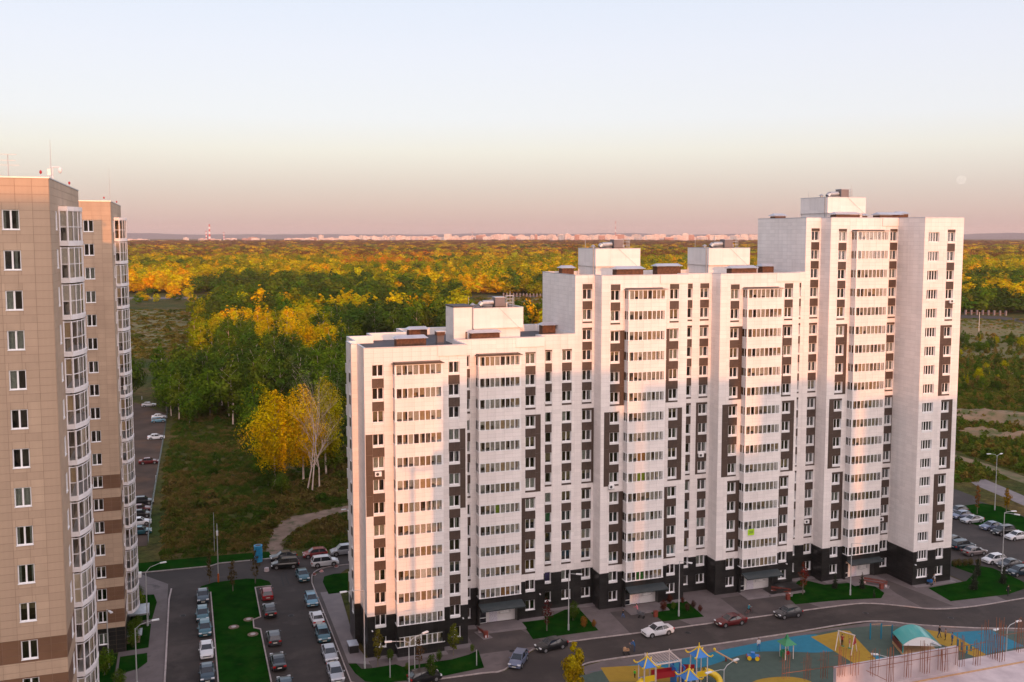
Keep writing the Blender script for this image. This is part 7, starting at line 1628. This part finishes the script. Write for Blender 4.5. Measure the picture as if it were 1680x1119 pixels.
for i, (p, q, pl) in enumerate((((1360, 1092), (1610, 1050), YW), ((1420, 1092), (1598, 1060), YW), ((1415, 1096), (1448, 1112), YW - 0.5), ((1278, 1101), (1400, 1084), 41.2), ((1630, 1040), (1690, 1030), YW + 1.0))):
    a_ = onT(*p, pl); b_ = onT(*q, pl); t = thing('rebar_rod', 'loose rusty rod lying across the starter bars, %s' % ('upper long one', 'lower long one', 'short crossing one', 'one at the left end', 'one at the right edge')[i], 'rebar rod', (a_[0], pl - 0.3, a_[1])); m = MB(); m.tube((0, 0, 0), (b_[0] - a_[0], 0, b_[1] - a_[1]), 0.016, n=6); m.build('rod', M['rebar'], t)

# ================================================================ THE CITY ON THE HORIZON
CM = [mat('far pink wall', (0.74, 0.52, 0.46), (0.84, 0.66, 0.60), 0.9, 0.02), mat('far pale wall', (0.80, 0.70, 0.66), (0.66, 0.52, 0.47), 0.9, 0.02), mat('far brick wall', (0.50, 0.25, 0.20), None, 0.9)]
FW = M['car_glass']
def at_px(px, D):
    a = YAW + math.atan((px - 840) / F); return D * math.sin(a) / math.cos(a - YAW) , D * math.cos(a) / math.cos(a - YAW)
def city_house(px, D, w, h, i, dp=None):
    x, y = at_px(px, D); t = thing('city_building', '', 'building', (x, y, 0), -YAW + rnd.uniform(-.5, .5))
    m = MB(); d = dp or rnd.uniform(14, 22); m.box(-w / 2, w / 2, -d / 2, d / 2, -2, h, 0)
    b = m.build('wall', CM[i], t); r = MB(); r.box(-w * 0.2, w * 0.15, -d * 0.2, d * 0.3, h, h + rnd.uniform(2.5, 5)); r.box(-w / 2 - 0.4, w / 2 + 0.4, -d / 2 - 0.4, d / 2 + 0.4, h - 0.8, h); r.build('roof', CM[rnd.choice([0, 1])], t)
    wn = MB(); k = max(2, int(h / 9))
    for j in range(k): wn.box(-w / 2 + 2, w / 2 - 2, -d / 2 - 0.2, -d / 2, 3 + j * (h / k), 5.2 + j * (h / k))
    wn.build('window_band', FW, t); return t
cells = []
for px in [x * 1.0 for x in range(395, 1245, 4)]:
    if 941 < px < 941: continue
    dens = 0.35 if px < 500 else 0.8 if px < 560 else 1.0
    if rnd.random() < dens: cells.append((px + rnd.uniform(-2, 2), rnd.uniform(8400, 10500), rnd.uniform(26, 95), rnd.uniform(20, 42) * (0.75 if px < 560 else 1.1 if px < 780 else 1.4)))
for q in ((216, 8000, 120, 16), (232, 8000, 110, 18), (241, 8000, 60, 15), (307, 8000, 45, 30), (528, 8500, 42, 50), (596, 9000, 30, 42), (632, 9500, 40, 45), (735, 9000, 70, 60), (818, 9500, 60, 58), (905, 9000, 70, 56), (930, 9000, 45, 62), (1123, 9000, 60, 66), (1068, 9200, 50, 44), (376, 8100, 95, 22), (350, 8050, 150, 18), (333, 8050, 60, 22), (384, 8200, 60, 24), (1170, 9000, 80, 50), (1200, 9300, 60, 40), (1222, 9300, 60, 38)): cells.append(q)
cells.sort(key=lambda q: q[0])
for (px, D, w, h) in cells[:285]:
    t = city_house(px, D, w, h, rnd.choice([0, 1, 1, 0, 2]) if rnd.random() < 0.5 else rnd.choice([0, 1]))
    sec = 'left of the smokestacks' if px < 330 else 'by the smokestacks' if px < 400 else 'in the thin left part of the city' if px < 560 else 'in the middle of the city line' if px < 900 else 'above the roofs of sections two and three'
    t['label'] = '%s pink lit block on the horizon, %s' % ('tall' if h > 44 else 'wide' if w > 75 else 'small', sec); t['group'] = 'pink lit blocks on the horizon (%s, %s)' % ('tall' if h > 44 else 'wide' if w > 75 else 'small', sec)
STRIPE = [mat('stack red', (0.45, 0.05, 0.05), None, 0.8), mat('stack white', (0.75, 0.70, 0.70), None, 0.8)]
def stack(px, D, H, r, label, cat='smokestack'):
    x, y = at_px(px, D); t = thing('smokestack' if cat == 'smokestack' else 'radio_mast', label, cat, (x, y, 0)); n = 7
    for i in range(n): m = MB(); m.tube((0, 0, H * i / n), (0, 0, H * (i + 1) / n), r * (1.25 - 0.6 * i / n), r * (1.25 - 0.6 * (i + 1) / n), 12, cap=(i == n - 1)); m.build('red_ring' if i % 2 == 0 else 'white_ring', STRIPE[0 if i % 2 == 0 else 1], t)
stack(345.5, 8000, 142, 7.5, 'tallest red and white smokestack on the horizon'); stack(340, 8000, 88, 5.5, 'lower red and white smokestack left beside the tallest'); stack(369, 8000, 78, 4.5, 'third red and white smokestack, right of the pair')
stack(1009, 9000, 185, 2.6, 'tall red and white radio mast above the second penthouse', 'radio mast'); stack(775, 9500, 120, 2.0, 'faint radio mast over the middle of the city', 'radio mast')
# low hills behind the city
m = MB(); n = 160
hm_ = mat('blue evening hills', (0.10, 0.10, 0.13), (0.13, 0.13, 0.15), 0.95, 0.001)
rowh = [(a_, 68 + 26 * nz(a_ * 14, 2.0, 1.0, 4.2) + 10 * nz(a_ * 60, 1.0, 1.0, 1.2)) for a_ in [math.radians(-14 + 66 * i / n) for i in range(n + 1)]]
for (a0, h0), (a1, h1) in zip(rowh[:-1], rowh[1:]):
    P4 = lambda a_, D, h: (D * math.sin(a_), D * math.cos(a_), h)
    m.quad(P4(a0, 13200, -3), P4(a1, 13200, -3), P4(a1, 14500, h1), P4(a0, 14500, h0)); m.quad(P4(a0, 14500, h0), P4(a1, 14500, h1), P4(a1, 15800, -3), P4(a0, 15800, -3))
tag(m.build('hills', hm_, None, True), kind='structure')
# the moon, pale over the right end of the block
mr_ = ray(1577, 295); D = 60000 / math.sqrt(sum(c_ * c_ for c_ in mr_)); bpy_m, t_, b_ = newmat('pale moon'); t_.nodes.remove(b_)
tr = N(t_, 'ShaderNodeBsdfTransparent'); em = N(t_, 'ShaderNodeEmission'); nzm = N(t_, 'ShaderNodeTexNoise', i_Scale=0.006, i_Detail=3); tcm = N(t_, 'ShaderNodeTexCoord'); rpm = N(t_, 'ShaderNodeMapRange'); rpm.inputs[1].default_value = 0.4; rpm.inputs[2].default_value = 0.6; rpm.inputs[3].default_value = 0.02; rpm.inputs[4].default_value = 0.06
t_.links.new(tcm.outputs['Object'], nzm.inputs['Vector']); t_.links.new(nzm.outputs['Fac'], rpm.inputs[0]); t_.links.new(rpm.outputs[0], em.inputs['Strength']); em.inputs[0].default_value = (1, 0.95, 0.9, 1)
ads = N(t_, 'ShaderNodeAddShader'); t_.links.new(tr.outputs[0], ads.inputs[0]); t_.links.new(em.outputs[0], ads.inputs[1]); t_.links.new(ads.outputs[0], t_.nodes['Material Output'].inputs[0])
mm_ = MB(); mm_.ball((0, 0, 0), 60000 * 6.6 / F, n=32, k=16); mo = mm_.build('moon', bpy_m, None, True, (mr_[0] * D, mr_[1] * D, CZ + mr_[2] * D)); tag(mo, 'pale daytime moon low over the right end of the tall section', 'moon')
